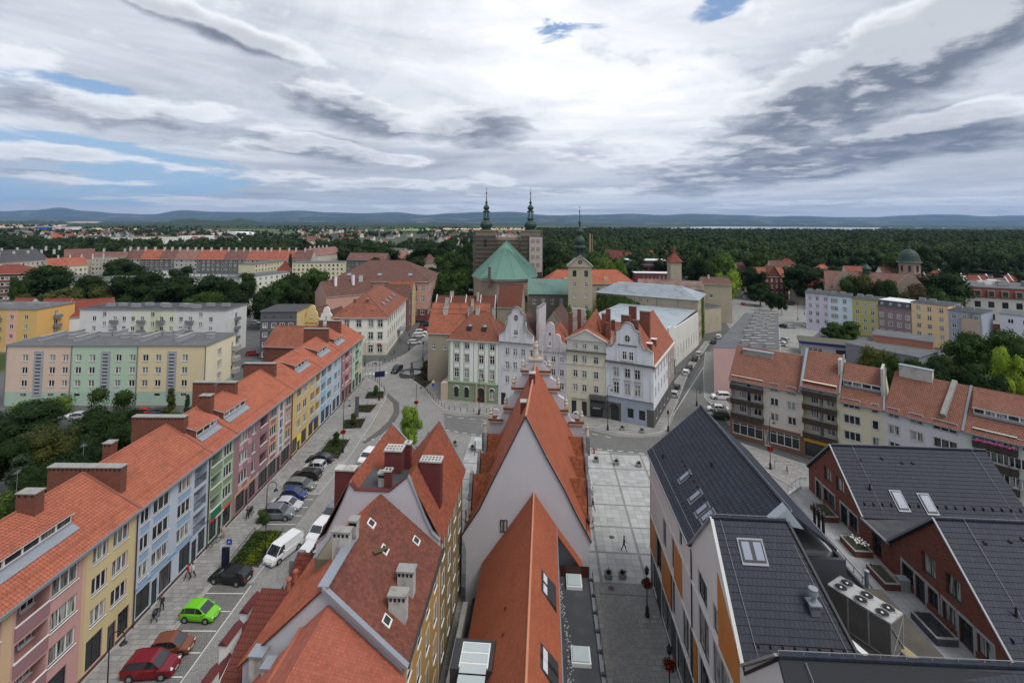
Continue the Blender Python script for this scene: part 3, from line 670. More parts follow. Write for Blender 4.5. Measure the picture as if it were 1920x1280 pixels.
def row_house(y0,y1,label,wm,zones,cols,loggias,shops,dormers=(),chims=(),fw=True,base=None,tile_rows=None):
 L=y1-y0;t=thing('terraced_house',label,'house',(XF,y0,0),math.pi/2,'pastel terraced houses along the parking street')
 mb=MB();zs=[(a-y0,b-y0,c,d,m)for a,b,c,d,m in zones];zs.append((0,L,-.3,.5,base or BRNB))
 row_front(t,mb,y0,y1,(wm,zs),cols,loggias,shops,base)
 D=11.6
 bk=[(x,z,1.3,1.4,'w2')for x in lerp(0,L,max(2,int(L/4)))for z in FLO]
 wwin(t,mb,(L,0),(0,1),D,-.3,Z1,[],wm);wwin(t,mb,(0,D),(0,-1),D,-.3,Z1,[],wm);wwin(t,mb,(L,D),(-1,0),L,-.3,Z1,bk,wm,True)
 rise=3.3;ov=.45;s=rise/(D/2)
 for x in(.0,L):mb.poly([(x,0,Z1),(x,D,Z1),(x,D/2,Z1+rise)],BRK)
 mb.build('wall',t)
 r=MB();slab(r,[(0.02,-ov,Z1-ov*s),(L-.02,-ov,Z1-ov*s),(L-.02,D/2,Z1+rise),(.02,D/2,Z1+rise)],.16,OR_U,OFFW);slab(r,[(L-.02,D+ov,Z1-ov*s),(.02,D+ov,Z1-ov*s),(.02,D/2,Z1+rise),(L-.02,D/2,Z1+rise)],.16,rooftex('orange_tile_far',(186,88,60)),OFFW)
 rf=r.build('roof',t)
 sl=math.hypot(D/2+ov,rise+ov*s);Vd=(0,D/2+ov,rise+ov*s)
 hl=[]
 for d in dormers:hl.append((d[0]-y0,d[1]-y0,3.3,6.1))
 tile_field(t,(.05,-ov,Z1-ov*s),(1,0,0),Vd,[(0,0),(L-.1,0),(L-.1,sl),(0,sl)],.30,.36,OR_T,keep=0,thick=.075,roll=.02,gap=.015,holes=hl,stagger=False)
 rd=MB();
 x=.1
 while x<L:rd.cyl((x,D/2,Z1+rise+.03),(min(x+.38,L),D/2,Z1+rise+.06),.13,.11,OR_T,6);x+=.38
 rd.build('ridge_tiles',t)
 gt=MB();gt.box(0,L,-ov-.16,-ov+.02,Z1-ov*s-.13,Z1-ov*s+.03,ZINC);gt.box(0,L,-ov-.02,.02,Z1-ov*s-.34,Z1-ov*s-.17,OFFW);gt.build('gutter',t)
 sg=MB();k=1.0;pz=Z1+(k-ov)*s*1.0
 sg.box(0,L,.55,.58,Z1+.55*s+.12,Z1+.55*s+.15,OR_T);sg.build('snow_guard',t)
 for ya,yb in dormers:
  a,b=ya-y0,yb-y0;d=MB();yf=2.3;zb=Z1+yf*s;zt=zb+1.05;yt=D/2-.35;zr_=Z1+yt*s+.1
  yc=yf+(zt-zb)/s*1.0
  d.box(a,b,yf-.15,yf+.1,zb-.05,zb+.15,ZINC);d.poly([(a,yf-.9,zb-.38),(b,yf-.9,zb-.38),(b,yf-.05,zb+.1),(a,yf-.05,zb+.1)],ZINC)
  for x in(a,b):d.poly([(x,yf,zb),(x,yf,zt),(x,yt,zr_),],BRK)
  slab(d,[(a-.1,yf-.25,zt-.02),(b+.1,yf-.25,zt-.02),(b+.1,yt,zr_+.05),(a-.1,yt,zr_+.05)],.1,OR_U,WHITE)
  dm=d.build('dormer',t)
  tile_field(t,(a-.08,yf-.27,zt),(1,0,0),(0,yt-yf+.27,zr_+.05-zt),[(0,0),(b-a+.16,0),(b-a+.16,math.hypot(yt-yf+.27,zr_+.05-zt)),(0,math.hypot(yt-yf+.27,zr_+.05-zt))],.30,.36,OR_T,thick=.075,roll=.02,gap=.015,name='dormer_tile',stagger=False)
  n_=max(3,round((b-a)/1.45))
  for k in range(n_):wdt=(b-a-.1)/n_;put_window(t,(0,yf),(1,0),a+.05+wdt*(k+.5),zb+.18,wdt,.85,'rib4' if False else 'lam',rev=0.0)
 for cx,w_,cyy,d_,z1_ in chims:
  c=MB();c.box(cx-y0-w_/2,cx-y0+w_/2,cyy-d_/2,cyy+d_/2,12.3,z1_,BRK)
  c.box(cx-y0-w_/2-.08,cx-y0+w_/2+.08,cyy-d_/2-.08,cyy+d_/2+.08,z1_,z1_+.09,CONC)
  nn=max(2,int(max(w_,d_)/.45))
  for k in range(nn):
   q=(k+.5)/nn-.5
   for s_ in(-1,1):
    if d_>w_:c.box(cx-y0+s_*(w_/2+.005)-.01,cx-y0+s_*(w_/2+.005)+.01,cyy+q*d_-.09,cyy+q*d_+.09,z1_-.32,z1_-.1,BLACK)
  c.build('chimney',t)
 if fw:
  v=MB();v.bar((L,-ov,Z1-ov*s+.10),(L,D/2,Z1+rise+.1),.22,.12,mat('verge_red',(.26,.10,.075),.6));v.build('verge',t)
 return t
h0=row_house(26,51.7,'pink and yellow terraced house nearest the viewer with long ribbon dormer',PINK,[(38.5,39.3,.5,12.3,PEACH),(45.8,51.7,.5,12.3,YEL),(45.5,45.9,.5,12.3,PEACH)],[(33.0,35.4,'w3'),(37.1,38.4,'w2'),(42.5,45.0,'w3'),(46.5,48.2,'w3'),(48.8,50.7,'w3')],[(39.5,42.3,MAUV)],[(41.2,44.3,'shop',2.6),(46.2,48.0,'shop',2.7),(48.6,49.6,'door',2.6,.1),(49.8,51.2,'shop',2.4)],[(28.5,46.6)],[(45.3,.9,5.0,1.75,17.2),(40.2,.9,5.0,1.75,17.1)])
h1=row_house(51.7,63.7,'pale blue terraced house with bright blue band above its shop windows',LBLUE,[(51.75,63.7,3.35,3.65,BRIGHTB)]+[(a,b,z-.95,z-.12,BLUEP)for a,b in((52.3,53.6),(54.1,56.6),(58.0,60.3))for z in FLO],[(52.3,53.6,'w2'),(54.1,56.6,'w3'),(58.0,60.3,'w3')],[(60.9,63.3,'bars')],[(52.1,54.1,'shop',2.6),(54.3,55.2,'door',2.7,.1),(55.4,57.4,'shop',2.6),(58.6,60.6,'shop',2.7),(60.8,61.8,'door',2.7,.1),(62.0,63.4,'shop',2.6)],[],[(52.15,.8,5.75,7.7,16.1),(57.2,.9,7.6,1.0,16.3)])
h2=row_house(63.7,69.4,'light green terraced house with green cloth on one balcony',GREENR,[(63.7,64.0,.5,12.3,GREEND),(69.1,69.4,.5,12.3,GREEND),(63.7,69.4,3.1,3.5,GREEND)]+[(a,b,z-.9,z-.12,GREEND)for a,b in((67.0,69.0),)for z in FLO],[(67.0,69.0,'w3')],[(64.2,66.5,GREEND)],[(64.2,65.8,'shop',2.4),(66.0,66.9,'door',2.6,.1),(67.1,69.0,'shop',2.4)],[(64.4,68.8)],[(64.2,.8,6.9,6.8,16.5)])
h3=row_house(69.4,87.1,'mauve terraced house with orange, ice blue and rose panels',MAUVE,[(79.2,82.2,3.3,12.3,ORNG),(82.2,84.3,3.3,12.3,PALEB),(84.3,87.1,3.3,12.3,ORNG),(86.9,87.1,0,12.3,CRIM),(69.9,75.5,2.9,3.4,ORNG),(75.6,87,3.0,3.4,LOGG)]+[(a,b,z-.9,z-.15,m)for a,b,m in((70.7,71.7,ROSE),(73.0,73.9,ROSE),(79.7,81.4,CRIM),(82.8,83.8,MAUVE),(84.8,86.7,MAUVE))for z in FLO],[(70.7,73.0,'w3'),(74.1,75.0,'w1'),(79.5,81.6,'w3'),(82.8,83.8,'w1'),(84.8,86.7,'w3')],[(76.4,78.5,MAUVE)],[(70.2,72.4,'shop',2.5),(72.6,73.4,'door',2.5,.1),(73.6,75.4,'shop',2.4),(76.3,79.0,'shop',2.5),(79.2,81.8,'shop',2.5),(82.2,83.2,'door',2.6,.1),(83.6,86.6,'shop',2.5)],[(70.4,76.0)],[(76.5,.8,7.3,6.6,16.9),(69.95,.9,4.5,1.6,17.2)])
h4=row_house(87.1,99.9,'sunny yellow terraced house with small blue shop sign',YEL2,[(95.6,99.8,9.2,12.2,YEL)],[(89.3,91.0,'w2'),(91.9,93.5,'w2'),(95.1,97.1,'w3')],[(97.7,99.6,LOGG)],[(87.6,89.6,'shop',2.5),(89.8,90.8,'door',2.6,.1),(91.4,93.6,'shop',2.5),(94.6,96.6,'shop',2.5),(97.0,99.4,'shop',2.5)],[(93.0,98.6)],[(87.6,.8,6.1,5.6,16.6)])
h5=row_house(99.9,111.7,'sky blue terraced house with blue balcony parapets',SKYB,[],[(103.7,106.1,'w3'),(107.6,109.6,'w3'),(110.3,111.3,'w1')],[(100.4,102.9,C('cyan_parapet',(110,175,210),dirt=.1))],[(100.6,102.6,'shop',2.5),(103,105,'shop',2.5),(105.4,106.4,'door',2.6,.1),(107,109,'shop',2.5),(109.4,111.2,'shop',2.5)],[(103.6,109.2)],[])
h6=row_house(111.7,119.6,'raspberry pink terraced house with projecting pink balconies',C('pink_brick_render',(170,112,118)),[(111.7,112.5,0,12.3,CRIM)],[(112.9,113.9,'w1'),(117.8,118.9,'w2')],[(114.6,117.0,ROSE)],[(112.6,114.6,'shop',2.5),(115,116.8,'shop',2.5),(117.2,119.2,'shop',2.5)],[(113.4,118.4)],[(112.2,.8,6.0,5.6,17.4)],fw=False)
h7=row_house(119.6,127.6,'mint green terraced house at the far end with green balconies',MINT,[(123.4,127.6,3.2,5.4,YEL)],[(120.2,121.2,'w1'),(125.0,126.8,'w2')],[(121.9,124.2,C('dark_green_parapet',(66,104,78),dirt=.1))],[(120.0,122.0,'shop',2.5),(122.4,124.6,'shop',2.5),(125,127.2,'shop',2.5)],[],[(121,.9,5.2,3.4,17.4),(123.2,.8,5.2,1.2,17.6)],fw=False)
gb=MB();gb.box(.7,2.7,-.2,-.12,3.35,4.2,mat('green_cloth',(.01,.16,.08),.9));gb.build('balcony_cloth',h2)
sg=MB();sg.box(8.3,11.6,-.16,-.02,2.95,3.3,mat('blue_sign',(.03,.12,.4),.5));sg.build('shop_sign',h4)
ys=MB();ys.box(2.4,3.9,-.10,-.03,2.0,2.9,mat('yellow_poster',(.75,.62,.02),.6));ys.build('shop_sign',h4)
ys=MB();ys.box(15.4,18.0,.15,.2,2.2,2.7,mat('yellow_poster',(.75,.62,.02),.6));ys.build('shop_sign',h0)
rw=MB();rw.box(.5,5.2,-.14,-.02,2.95,3.2,mat('sign_red',(.55,.04,.06),.5));rw.box(1.6,3.4,-.16,-.14,2.98,3.17,WHITE);rw.build('shop_sign',h2)
for k,yy in enumerate((51.72,63.72,87.12)):
 dp=MB();dp.cyl((XF+.12,yy,.1),(XF+.12,yy,12.0),.07,.07,mat('brown_pipe',(.06,.03,.025),.6),6)
 tag(dp.build('downpipe'),('dark brown downpipe between the pink-yellow and the pale blue house','dark brown downpipe between the pale blue and the light green house','dark brown downpipe between the mauve and the sunny yellow house')[k],'downpipe','downpipes on the pastel row')
sA,cA=math.sin(AX),math.cos(AX)
def toUV(x,y):return(x*cA-y*sA,x*sA+y*cA)
def UVz(px,py,z):return toUV(*G(px,py,z))
def UVv(px,py,v):
 d=ray(px,py);t=v/(d.x*sA+d.y*cA);return(toUV(d.x*t,d.y*t)[0],CAM_H+d.z*t)
def UVu(px,py,u):
 d=ray(px,py);t=u/(d.x*cA-d.y*sA);return(toUV(d.x*t,d.y*t)[1],CAM_H+d.z*t)
def uvthing(name,label,cat,u,v,group=None):return thing(name,label,cat,UV(u,v),-AX,group)
def tile_quad(parent,pts,tw,th,m,**k):
 """pts: convex planar polygon, the first two points are the lower edge"""
 A,B=Vector(pts[0]),Vector(pts[1]);U=(B-A).normalized();Nn=(B-A).cross(Vector(pts[2])-A).normalized();V=Nn.cross(U)
 poly=[((Vector(p)-A).dot(U),(Vector(p)-A).dot(V))for p in pts]
 tile_field(parent,A+Nn*.0,U,V,poly,tw,th,m,**k)
BRIGHT=tiles('bright_orange_tile',(156,80,52),piece=.10,dirt=.12);BRIGHTU=mat('bright_orange_under',(.15,.045,.022),.9)
WEATH=tiles('weathered_orange_tile',(138,70,42),piece=.35,dirt=.5,dc=(.13,.06,.02))
GREYW=C('lilac_grey_render',(176,176,186),dirt=.15);STONE=mat('old_grey_stone',(.20,.195,.20),.9,var=.2,vs=1.2,dirt=((.05,.05,.05),.6,1.2),bump=.4);SANDS=mat('pale_sandstone',(.50,.42,.36),.9,var=.15,vs=1.5,dirt=((.2,.17,.15),.5,1.5))
V0,V1=54.5,74.5;UC=-2.05
hall=uvthing('gabled_hall','tall hall with steep orange roof, lilac grey gable and ornate statue-topped far gable','hall',UC,V0)
def pr(pts):return[(u-UC,z)for u,z in(UVv(x,y,V0)for x,y in pts)]
PL=pr([(866,1004),(899.7,954),(923,905.6),(943.4,865),(985.5,782)]);PR=pr([(1023,855.6),(1057.5,918),(1079,962),(1109,1018)])
prof=PL+PR;drift=.036;LV=V1-V0
wm=MB();xl,xr=prof[0][0]+.5,prof[-1][0]-.4;ze=prof[0][1]
wm.extr([(x,-.02,z+.12)for x,z in prof]+[(xr,-.02,6),(xr,-.02,-.3),(xl,-.02,-.3),(xl,-.02,6)],(0,.4,0),GREYW)
for sx,xx in((-1,xl),(1,xr)):
 O=(xx,LV)if sx<0 else(xx,.4);U_=(0,-1)if sx<0 else(0,1)
 hs=[(2+k*3.1,z,1.1,1.7,'x2s')for k in range(6)for z in(1.2,4.6)]
 wwin(hall,wm,(O[0]+(drift*LV if sx<0 else 0),O[1]),(drift*-1 if sx<0 else drift,-1)if sx<0 else(drift,1),LV-.4,-.3,8.4,hs,STONE)
wm.build('wall',hall)
rm=MB();rr_=[(x,z)for x,z in prof]
for i in range(len(rr_)-1):
 (x0,z0),(x1,z1)=rr_[i],rr_[i+1];d=drift*LV;lft=i<4
 q=[(x0,.3,z0),(x1,.3,z1),(x1+d,LV,z1),(x0+d,LV,z0)]
 slab(rm,q,.15,BRIGHTU)
rm.build('roof',hall)
for i in range(len(rr_)-1):
 (x0,z0),(x1,z1)=rr_[i],rr_[i+1];d=drift*LV
 if i<4:q=[(x0+d,LV,z0),(x0,.3,z0),(x1,.3,z1),(x1+d,LV,z1)]
 else:q=[(x1,.3,z1),(x1+d,LV,z1),(x0+d,LV,z0),(x0,.3,z0)]
 tile_quad(hall,q,.22,.24,BRIGHT,thick=.022,lift=.01)
rd=MB();ap=prof[4]
for k in range(50):
 y=.2+k*.4;
 if y<LV-.4:rd.cyl((ap[0]+drift*y,y,ap[1]+.03),(ap[0]+drift*(y+.42),y+.42,ap[1]+.06),.14,.12,mat('pale_ridge_tile',(.46,.20,.12),.8),6)
rd.build('ridge_tiles',hall)
bw=MB()
for(x0,z0),(x1,z1)in zip(prof[:-1],prof[1:]):bw.bar((x0,-.1,z0+.14),(x1,-.1,z1+.14),.12,.14,DARKF)
bw.build('verge',hall)
u_,z_=UVv(937,996,V0);put_window(hall,(0,-.02),(1,0),u_-UC+.45,z_,.8,1.3,'d2',rev=-.02)
def obelisk(mb,c,h,m,s=.16):
 mb.box(c[0]-s,c[0]+s,c[1]-s,c[1]+s,c[2],c[2]+.25,m);mb.lathe([(s*1.0,.25),(s*.45,h*.8),(0.02,h)],m,4,c,math.pi/4);mb.ball((c[0],c[1],c[2]+h+.06),.08,m,6)
for k,vc in enumerate((59.2,64.6,70.4)):
 for sx in(-1,1):
  y=vc-V0;dx=drift*y;zt=11.75;zb=8.1;hw=1.95;xo=(xr+.05 if sx>0 else xl-.05)+dx
  xi=dx+sx*2.9;d=MB()
  A=(xo,y-hw,zb);B=(xi+sx*2.2,y-hw,zb);Cc=(xi,y,zt);D_=(xo,y,zt)
  for s2 in(-1,1):
   pts=[(xo,y+s2*hw,zb),(xi+sx*2.0,y+s2*hw,zb),(xi+sx*.25,y,zt),(xo,y,zt)]
   if(s2*sx)>0:pts=pts[::-1]
   slab(d,pts,.1,BRIGHTU)
  dm=d.build('dormer',hall)
  near_pts=[(xo,y-hw,zb),(xi+sx*2.0,y-hw,zb),(xi+sx*.25,y,zt),(xo,y,zt)]
  if sx>0:near_pts=[near_pts[1],near_pts[0],near_pts[3],near_pts[2]]
  tile_quad(hall,near_pts,.2,.24,WEATH,thick=.03,name='dormer_tile')
  f=MB();xf=xo+sx*.12
  f.extr([(xf,y-hw-.1,zb-.6),(xf,y+hw+.1,zb-.6),(xf,y+hw,zb+.5),(xf,y+1.2,zb+1.3),(xf,y+.9,zt-.6),(xf,y+.4,zt+.2),(xf,y-.4,zt+.2),(xf,y-.9,zt-.6),(xf,y-1.2,zb+1.3),(xf,y-hw,zb+.5)][::(1 if sx>0 else-1)],(sx*.35,0,0),STONE)
  f.box(min(xf,xf+sx*.6),max(xf,xf+sx*.6),y-hw-.3,y+hw+.3,zb-.75,zb-.45,STONE);f.box(min(xf,xf+sx*.5),max(xf,xf+sx*.5),y-1.3,y+1.3,zb+1.25,zb+1.45,STONE)
  for yy in(-hw,hw):f.lathe([(.3,-.3),(.42,0),(.3,.3),(.05,.5)],STONE,8,(xf+sx*.25,y+yy,zb+.2))
  obelisk(f,(xf+sx*.2,y-hw-.7,zb-.3),2.0,SANDS);f.build('dormer_front',hall)
fg=MB();d=drift*LV;cx=d;st=[(-7.0,8.2),(-7.0,12.0),(-5.4,12.3),(-4.7,13.7),(-4.3,13.9),(-4.3,15.4),(-3.3,16.0),(-3.1,18.0),(-2.2,18.6),(-2.0,19.6),(-1.2,20.4),(-.95,21.2)]
poly=[(cx+x,LV,z)for x,z in st]+[(cx-x,LV,z)for x,z in reversed(st)]
fg.extr(poly,(0,.9,0),GREYW)
for hw,z in((7.2,12.2),(4.9,13.9),(3.7,17.0),(2.3,19.6)):
 for sx in(-1,1):
  x0,x1=(cx-hw,cx-hw+2.2)if sx<0 else(cx+hw-2.2,cx+hw)
  fg.box(x0,x1,LV-.25,LV+1.2,z-.45,z-.2,SANDS);fg.box(x0-.05,x1+.05,LV-.3,LV+1.2,z-.2,z,BRIGHTU)
fg.box(cx-1.15,cx+1.15,LV-.2,LV+1.1,21.1,21.4,SANDS);fg.build('ornate_gable',hall)
for hw,z in((6.9,12.2),(4.6,13.9),(3.4,17.0),(2.0,19.6)):
 for sx in(-1,1):
  o_=MB();c=(cx+sx*hw,LV+.4,z);o_.box(c[0]-.28,c[0]+.28,c[1]-.28,c[1]+.28,z,z+.5,SANDS);o_.lathe([(.22,.5),(.34,.75),(.2,1.0),(.26,1.2),(.1,1.5),(.02,1.9)],SANDS,8,c)
  sc=MB();o_.build('stone_urn',hall)
  t_=[];
  for q in range(14):a=q*.55;r=.65-q*.04;t_.append((cx+sx*(hw-.75)-sx*r*math.cos(a)*.9,LV+.4,z+.75+r*math.sin(a)))
  for a,b in zip(t_[:-1],t_[1:]):sc.bar(a,b,.35,.14,GREYW)
  sc.build('scroll',hall)
def figure(mb,c,h,m):
 s=h/1.8;mb.lathe([(.30*s,0),(.34*s,.15*s),(.25*s,.8*s),(.20*s,1.0*s),(.27*s,1.3*s),(.24*s,1.45*s),(.07*s,1.52*s)],m,10,c);mb.ball((c[0],c[1],c[2]+1.68*s),.14*s,m,8)
 mb.bar((c[0]-.25*s,c[1],c[2]+1.4*s),(c[0]-.5*s,c[1]-.1,c[2]+1.0*s),.11*s,.11*s,m);mb.bar((c[0]+.25*s,c[1],c[2]+1.4*s),(c[0]+.55*s,c[1],c[2]+1.75*s),.11*s,.11*s,m)
stt=MB();figure(stt,(cx,LV+.4,21.4),2.4,SANDS);stt.build('statue',hall)
for x in(-1.0,1.0):o_=MB();obelisk(o_,(cx+x,LV+.4,21.4),1.2,SANDS);o_.build('obelisk',hall)
for sx in(-1,1):o_=MB();figure(o_,(cx+sx*7.6,LV-1.2,10.6),1.8,SANDS);o_.box(cx+sx*7.6-.4,cx+sx*7.6+.4,LV-1.6,LV-.8,8.0,10.6,STONE);o_.build('statue',hall)
for px,py,v,w_,h_ in((983,760,60.5,.9,2.6),(998,706,67.5,.8,2.0)):
 u,z=UVv(px,py,v);c=MB();c.box(u-UC-w_/2,u-UC+w_/2,v-V0-.45,v-V0+.45,z-h_,z+.5,DARKRED);c.box(u-UC-w_/2-.06,u-UC+w_/2+.06,v-V0-.5,v-V0+.5,z+.5,z+.62,CHIMC);c.build('chimney',hall)
LU,LV0_,LV1_=-1.15,24.0,V0-.02
low_=uvthing('long_roof_building','long low building with bright orange roof and flat grey side roof against the lilac gable','building',LU,LV0_)
u_,zr=UVv(1001,923,V0);zr-=.0;ul,zl=UVv(906,1053,V0);x_l=ul-LU;D=LV1_-LV0_;zt=zr
m_=MB();xR=2.45;zRcut=zt-(zt-zl)*(xR)/(-x_l);xF=5.9;zF=4.75
m_.extr([(x_l,0,zl),(0,0,zt),(xR,0,zRcut),(xR,0,zF),(xF,0,zF),(xF,0,-.3),(x_l,0,-.3)],(0,.3,0),GREYW)
wwin(low_,m_,(x_l,D),(0,-1),D,-.3,zl,[(4+5*k,1.2,1.4,2,'w2')for k in range(5)],GREYW)
wwin(low_,m_,(xF,0),(0,1),D,-.3,zF,[(2.2+2.6*k,.4,1.9,3.2,'shop')for k in range(11)],C('dark_cladding',(70,72,78)))
m_.box(xR-.05,xR+.12,0,D,zF-.3,zRcut+.02,GREYM);m_.build('wall',low_)
r=MB();slab(r,[(x_l-.1,0,zl-.1),(x_l-.1,D,zl-.1),(0,D,zt),(0,0,zt)][::-1],.14,BRIGHTU);slab(r,[(0,0,zt),(0,D,zt),(xR,D,zRcut),(xR,0,zRcut)][::-1],.14,BRIGHTU);r.build('roof',low_)
sky_l=(UVz(878,1232,7)[1]-LV0_)
tile_quad(low_,[(x_l-.1,D,zl-.1),(x_l-.1,0,zl-.1),(0,0,zt),(0,D,zt)],.19,.21,BRIGHT,thick=.02,lift=.008)
tile_quad(low_,[(xR,0,zRcut),(xR,D,zRcut),(0,D,zt),(0,0,zt)],.19,.21,BRIGHT,thick=.02,lift=.008)
u4,z4=UVv(1080,1036,V0)
r2=MB();dd=1.4;q=[(u4-LU+.6,D,z4-.8),(xR,D,zRcut),(xR,D-dd,zRcut),(u4-LU+.6,D-dd,z4-.8)];slab(r2,q[::-1],.14,BRIGHTU);r2.build('roof',low_)
tile_quad(low_,[q[3],q[0],q[1],q[2]],.19,.21,BRIGHT,thick=.02,lift=.008)
rd=MB();k=0.0
while k<D:rd.cyl((0,k,zt+.02),(0,k+.36,zt+.05),.11,.095,mat('pale_ridge_tile',(0,0,0)),6);k+=.34
rd.build('ridge_tiles',low_)
fl=MB();fl.box(xR+.12,xF+.15,0,D-1.4,zF-.3,zF,ASPHD);fl.box(xF-.05,xF+.2,0,D,zF,zF+.18,GREYM);fl.box(xR+.12,xF+.15,D-1.4,D,zF-.3,zF+.01,ASPHD)
fl.build('flat_roof',low_)
gv=MB()
for k in range(420):
 y=random.uniform(2,D-2.5);x=3.1+.25*math.sin(y*.4)+random.gauss(0,.13);s=random.uniform(.03,.07);gv.lathe([(s,0),(s*.8,s*.6),(0.005,s)],mat('pale_gravel',(.45,.45,.44),.9),4,(x,y,zF),random.random())
tag(gv.build('gravel_strip',low_),kind='stuff')
rb=MB();
for k in range(14):rb.box(xF-.02,xF+.32,1+k*2.1,1.25+k*2.1,zF+.1,zF+.34,DARKF)
rb.bar((xF+.3,0,zF+.7),(xF+.3,D-1.5,zF+.7),.05,.05,BLACK)
for k in range(20):rb.bar((xF+.3,.5+k*1.5,zF-.4),(xF+.3,.5+k*1.5,zF+.7),.04,.04,BLACK)
rb.build('railing',low_)
for a,b in(((1061,1072),(1092,1098)),((1070,1206),(1109,1242)),):
 u0,v1=UVz(*a,zF+.45);u1,v0=UVz(*b,zF+.45);s=MB();x0,x1=u0-LU,u1-LU;y0,y1=v0-LV0_,v1-LV0_
 s.box(x0,x1,y0,y1,zF,zF+.32,WHITE);s.box(x0+.12,x1-.12,y0+.12,y1-.12,zF+.32,zF+.42,mat('pale_skylight',(.40,.46,.47),.12,var=.1));s.build('skylight',low_)
for py in(1085,1105,1228,1248):
 ux,zz=None,None
 y=UVz(1030,py,zt-1.6)[1]-LV0_;sl=(zt-zRcut)/xR;s=MB();x0,x1=1.15,2.2
 s.extr([(x0-.25,y-.62,zt-(x0-.25)*sl+.04),(x1,y-.62,zt-x1*sl+.42),(x1,y-.62,zt-x1*sl-.3),(x0,y-.62,zt-x0*sl-.3)],(0,1.24,0),DARKF)
 s.poly([(x0-.05,y-.46,zt-(x0-.05)*sl+.13),(x1-.08,y-.46,zt-x1*sl+.44),(x1-.08,y+.46,zt-x1*sl+.44),(x0-.05,y+.46,zt-(x0-.05)*sl+.13)],mat('pale_blind',(.55,.55,.58),.3));s.build('roof_window',low_)
s=MB();y0=UVz(878,1290,7.6)[1]-LV0_;y1=UVz(878,1238,7.6)[1]-LV0_;sl=(zt-zl)/-x_l
s.box(x_l-.3,-2.7,y0,y1+.4,zl-.1,zt-2.7*sl+.25,DARKF);s.box(x_l+.35,-3.0,y0+.1,y1,zt-2.7*sl+.25,zt-2.7*sl+.34,WHITE)
for k in range(4):s.box(x_l+.45,-3.1,y1-.85-k*.9,y1-.1-k*.9,zt-2.7*sl+.34,zt-2.7*sl+.37,mat('pale_skylight',(0,0,0)))
s.build('roof_lantern',low_)
cor=MB();cor.box(xR+.25,xF,D-1.45,D-1.38,zF,zF+1.1,mat('smoked_glass',(.05,.02,.015),.15));cor.bar((xR-.6,D-3.2,zRcut+.9),(xR+.3,D-1.4,zF+.1),.2,.25,mat('verge_red',(0,0,0)));cor.build('glass_screen',low_)
sp=MB();uu0,vv0=-8.1,24
sp.box(-8.3-LU,-7.8-LU,0,D-3.3,2.75,3.0,CONC);sp.box(-8.2-LU,-7.9-LU,0,D-3.3,-.3,2.75,GREYW);sp.box(-7.8-LU,x_l,0,D-.1,.8,1.0,ASPHD);sp.build('light_well',low_)
for k,(px,py)in enumerate(((948,1130),(943,1178))):
 y=UVz(px,py,zt-2.3)[1]-LV0_;p=MB();p.cyl((-2.1,y,zt-2.1*sl),(-2.1,y,zt-2.1*sl+.35),.09,.09,mat('rust_vent',(.12,.045,.025),.8),6);p.build('vent_pipe',low_)
OV0,OV1,OU0,OU1=44.6,57.3,-21.0,-9.55
och=uvthing('twin_gable_building','ochre block with two pointed red gables and dark red chimneys','building',OU0,OV0)
OCH=C('ochre_render',(138,112,62),dirt=.3);REDT=tiles('deep_orange_tile',(138,70,48),piece=.2,dirt=.3);REDU=mat('deep_orange_under',(.10,.032,.02),.9)
W_=OU1-OU0;D_=OV1-OV0;wm=MB()
f=lambda u:u-OU0
wins=[(2.0+2.9*k,z,1.0,1.5,'x2s')for k in range(4)for z in(1.4,4.5,7.5,10.4)]
wwin(och,wm,(W_,0),(0,1),D_,-.3,13.2,wins,OCH);wwin(och,wm,(W_,D_),(-1,0),W_,-.3,12.4,[],OCH);wwin(och,wm,(0,D_),(0,-1),D_,-.3,12.3,wins,OCH)
top=[(0,12.3),(.9,13.0),(1.7,14.6),(2.5,16.3),(3.1,17.8),(3.6,17.2),(6.8,17.2),(8.5,18.6),(9.3,16.9),(10.1,15.0),(10.8,13.7),(W_+.1,13.1)]
wm.extr([(x,-.06,z+.12)for x,z in top]+[(W_+.1,-.06,-.3),(0,-.06,-.3)],(0,.35,0),GREYW)
wm.poly([(W_,D_,12.4),(W_-2.8,D_,18.3),(W_-5.7,D_,12.4)][::-1],OCH);wm.poly([(W_-5.7,D_,12.4),(W_-8.6,D_,18.1),(0,D_,12.3)][::-1],OCH);wm.build('wall',och)
fl=MB()
for(x0,z0),(x1,z1)in zip(top[:-1],top[1:]):fl.bar((x0,.1,z0+.16),(x1,.1,z1+.16),.5,.08,ZINC if x0<3 or x0>8 else DARKRED)
fl.build('flashing',och)
rf=MB();xr_,xl_,xv=W_-2.85,W_-8.55,W_-5.7;zR,zL,zV=18.45,17.95,15.0
Q=[[(W_+.3,.2,12.9),(W_+.3,D_+.2,12.9),(xr_,D_+.2,zR),(xr_,.2,zR)],[(xv,D_+.2,zV),(xv,.2,zV),(xr_,.2,zR),(xr_,D_+.2,zR)],[(xv,.2,zV),(xv,D_+.2,zV),(xl_,D_+.2,zL),(xl_,.2,zL)],[(-.3,D_+.2,12.0),(-.3,.2,12.0),(xl_,.2,zL),(xl_,D_+.2,zL)]]
for q in Q:slab(rf,q,.14,REDU)
rf.build('roof',och)
for q in Q:tile_quad(och,q,.27,.30,REDT,thick=.03,roll=.02)
dk=MB();dk.box(xl_+.7,xr_-.9,.3,4.3,16.9,17.15,ASPHD);dk.build('flat_roof',och)
ver=MB()
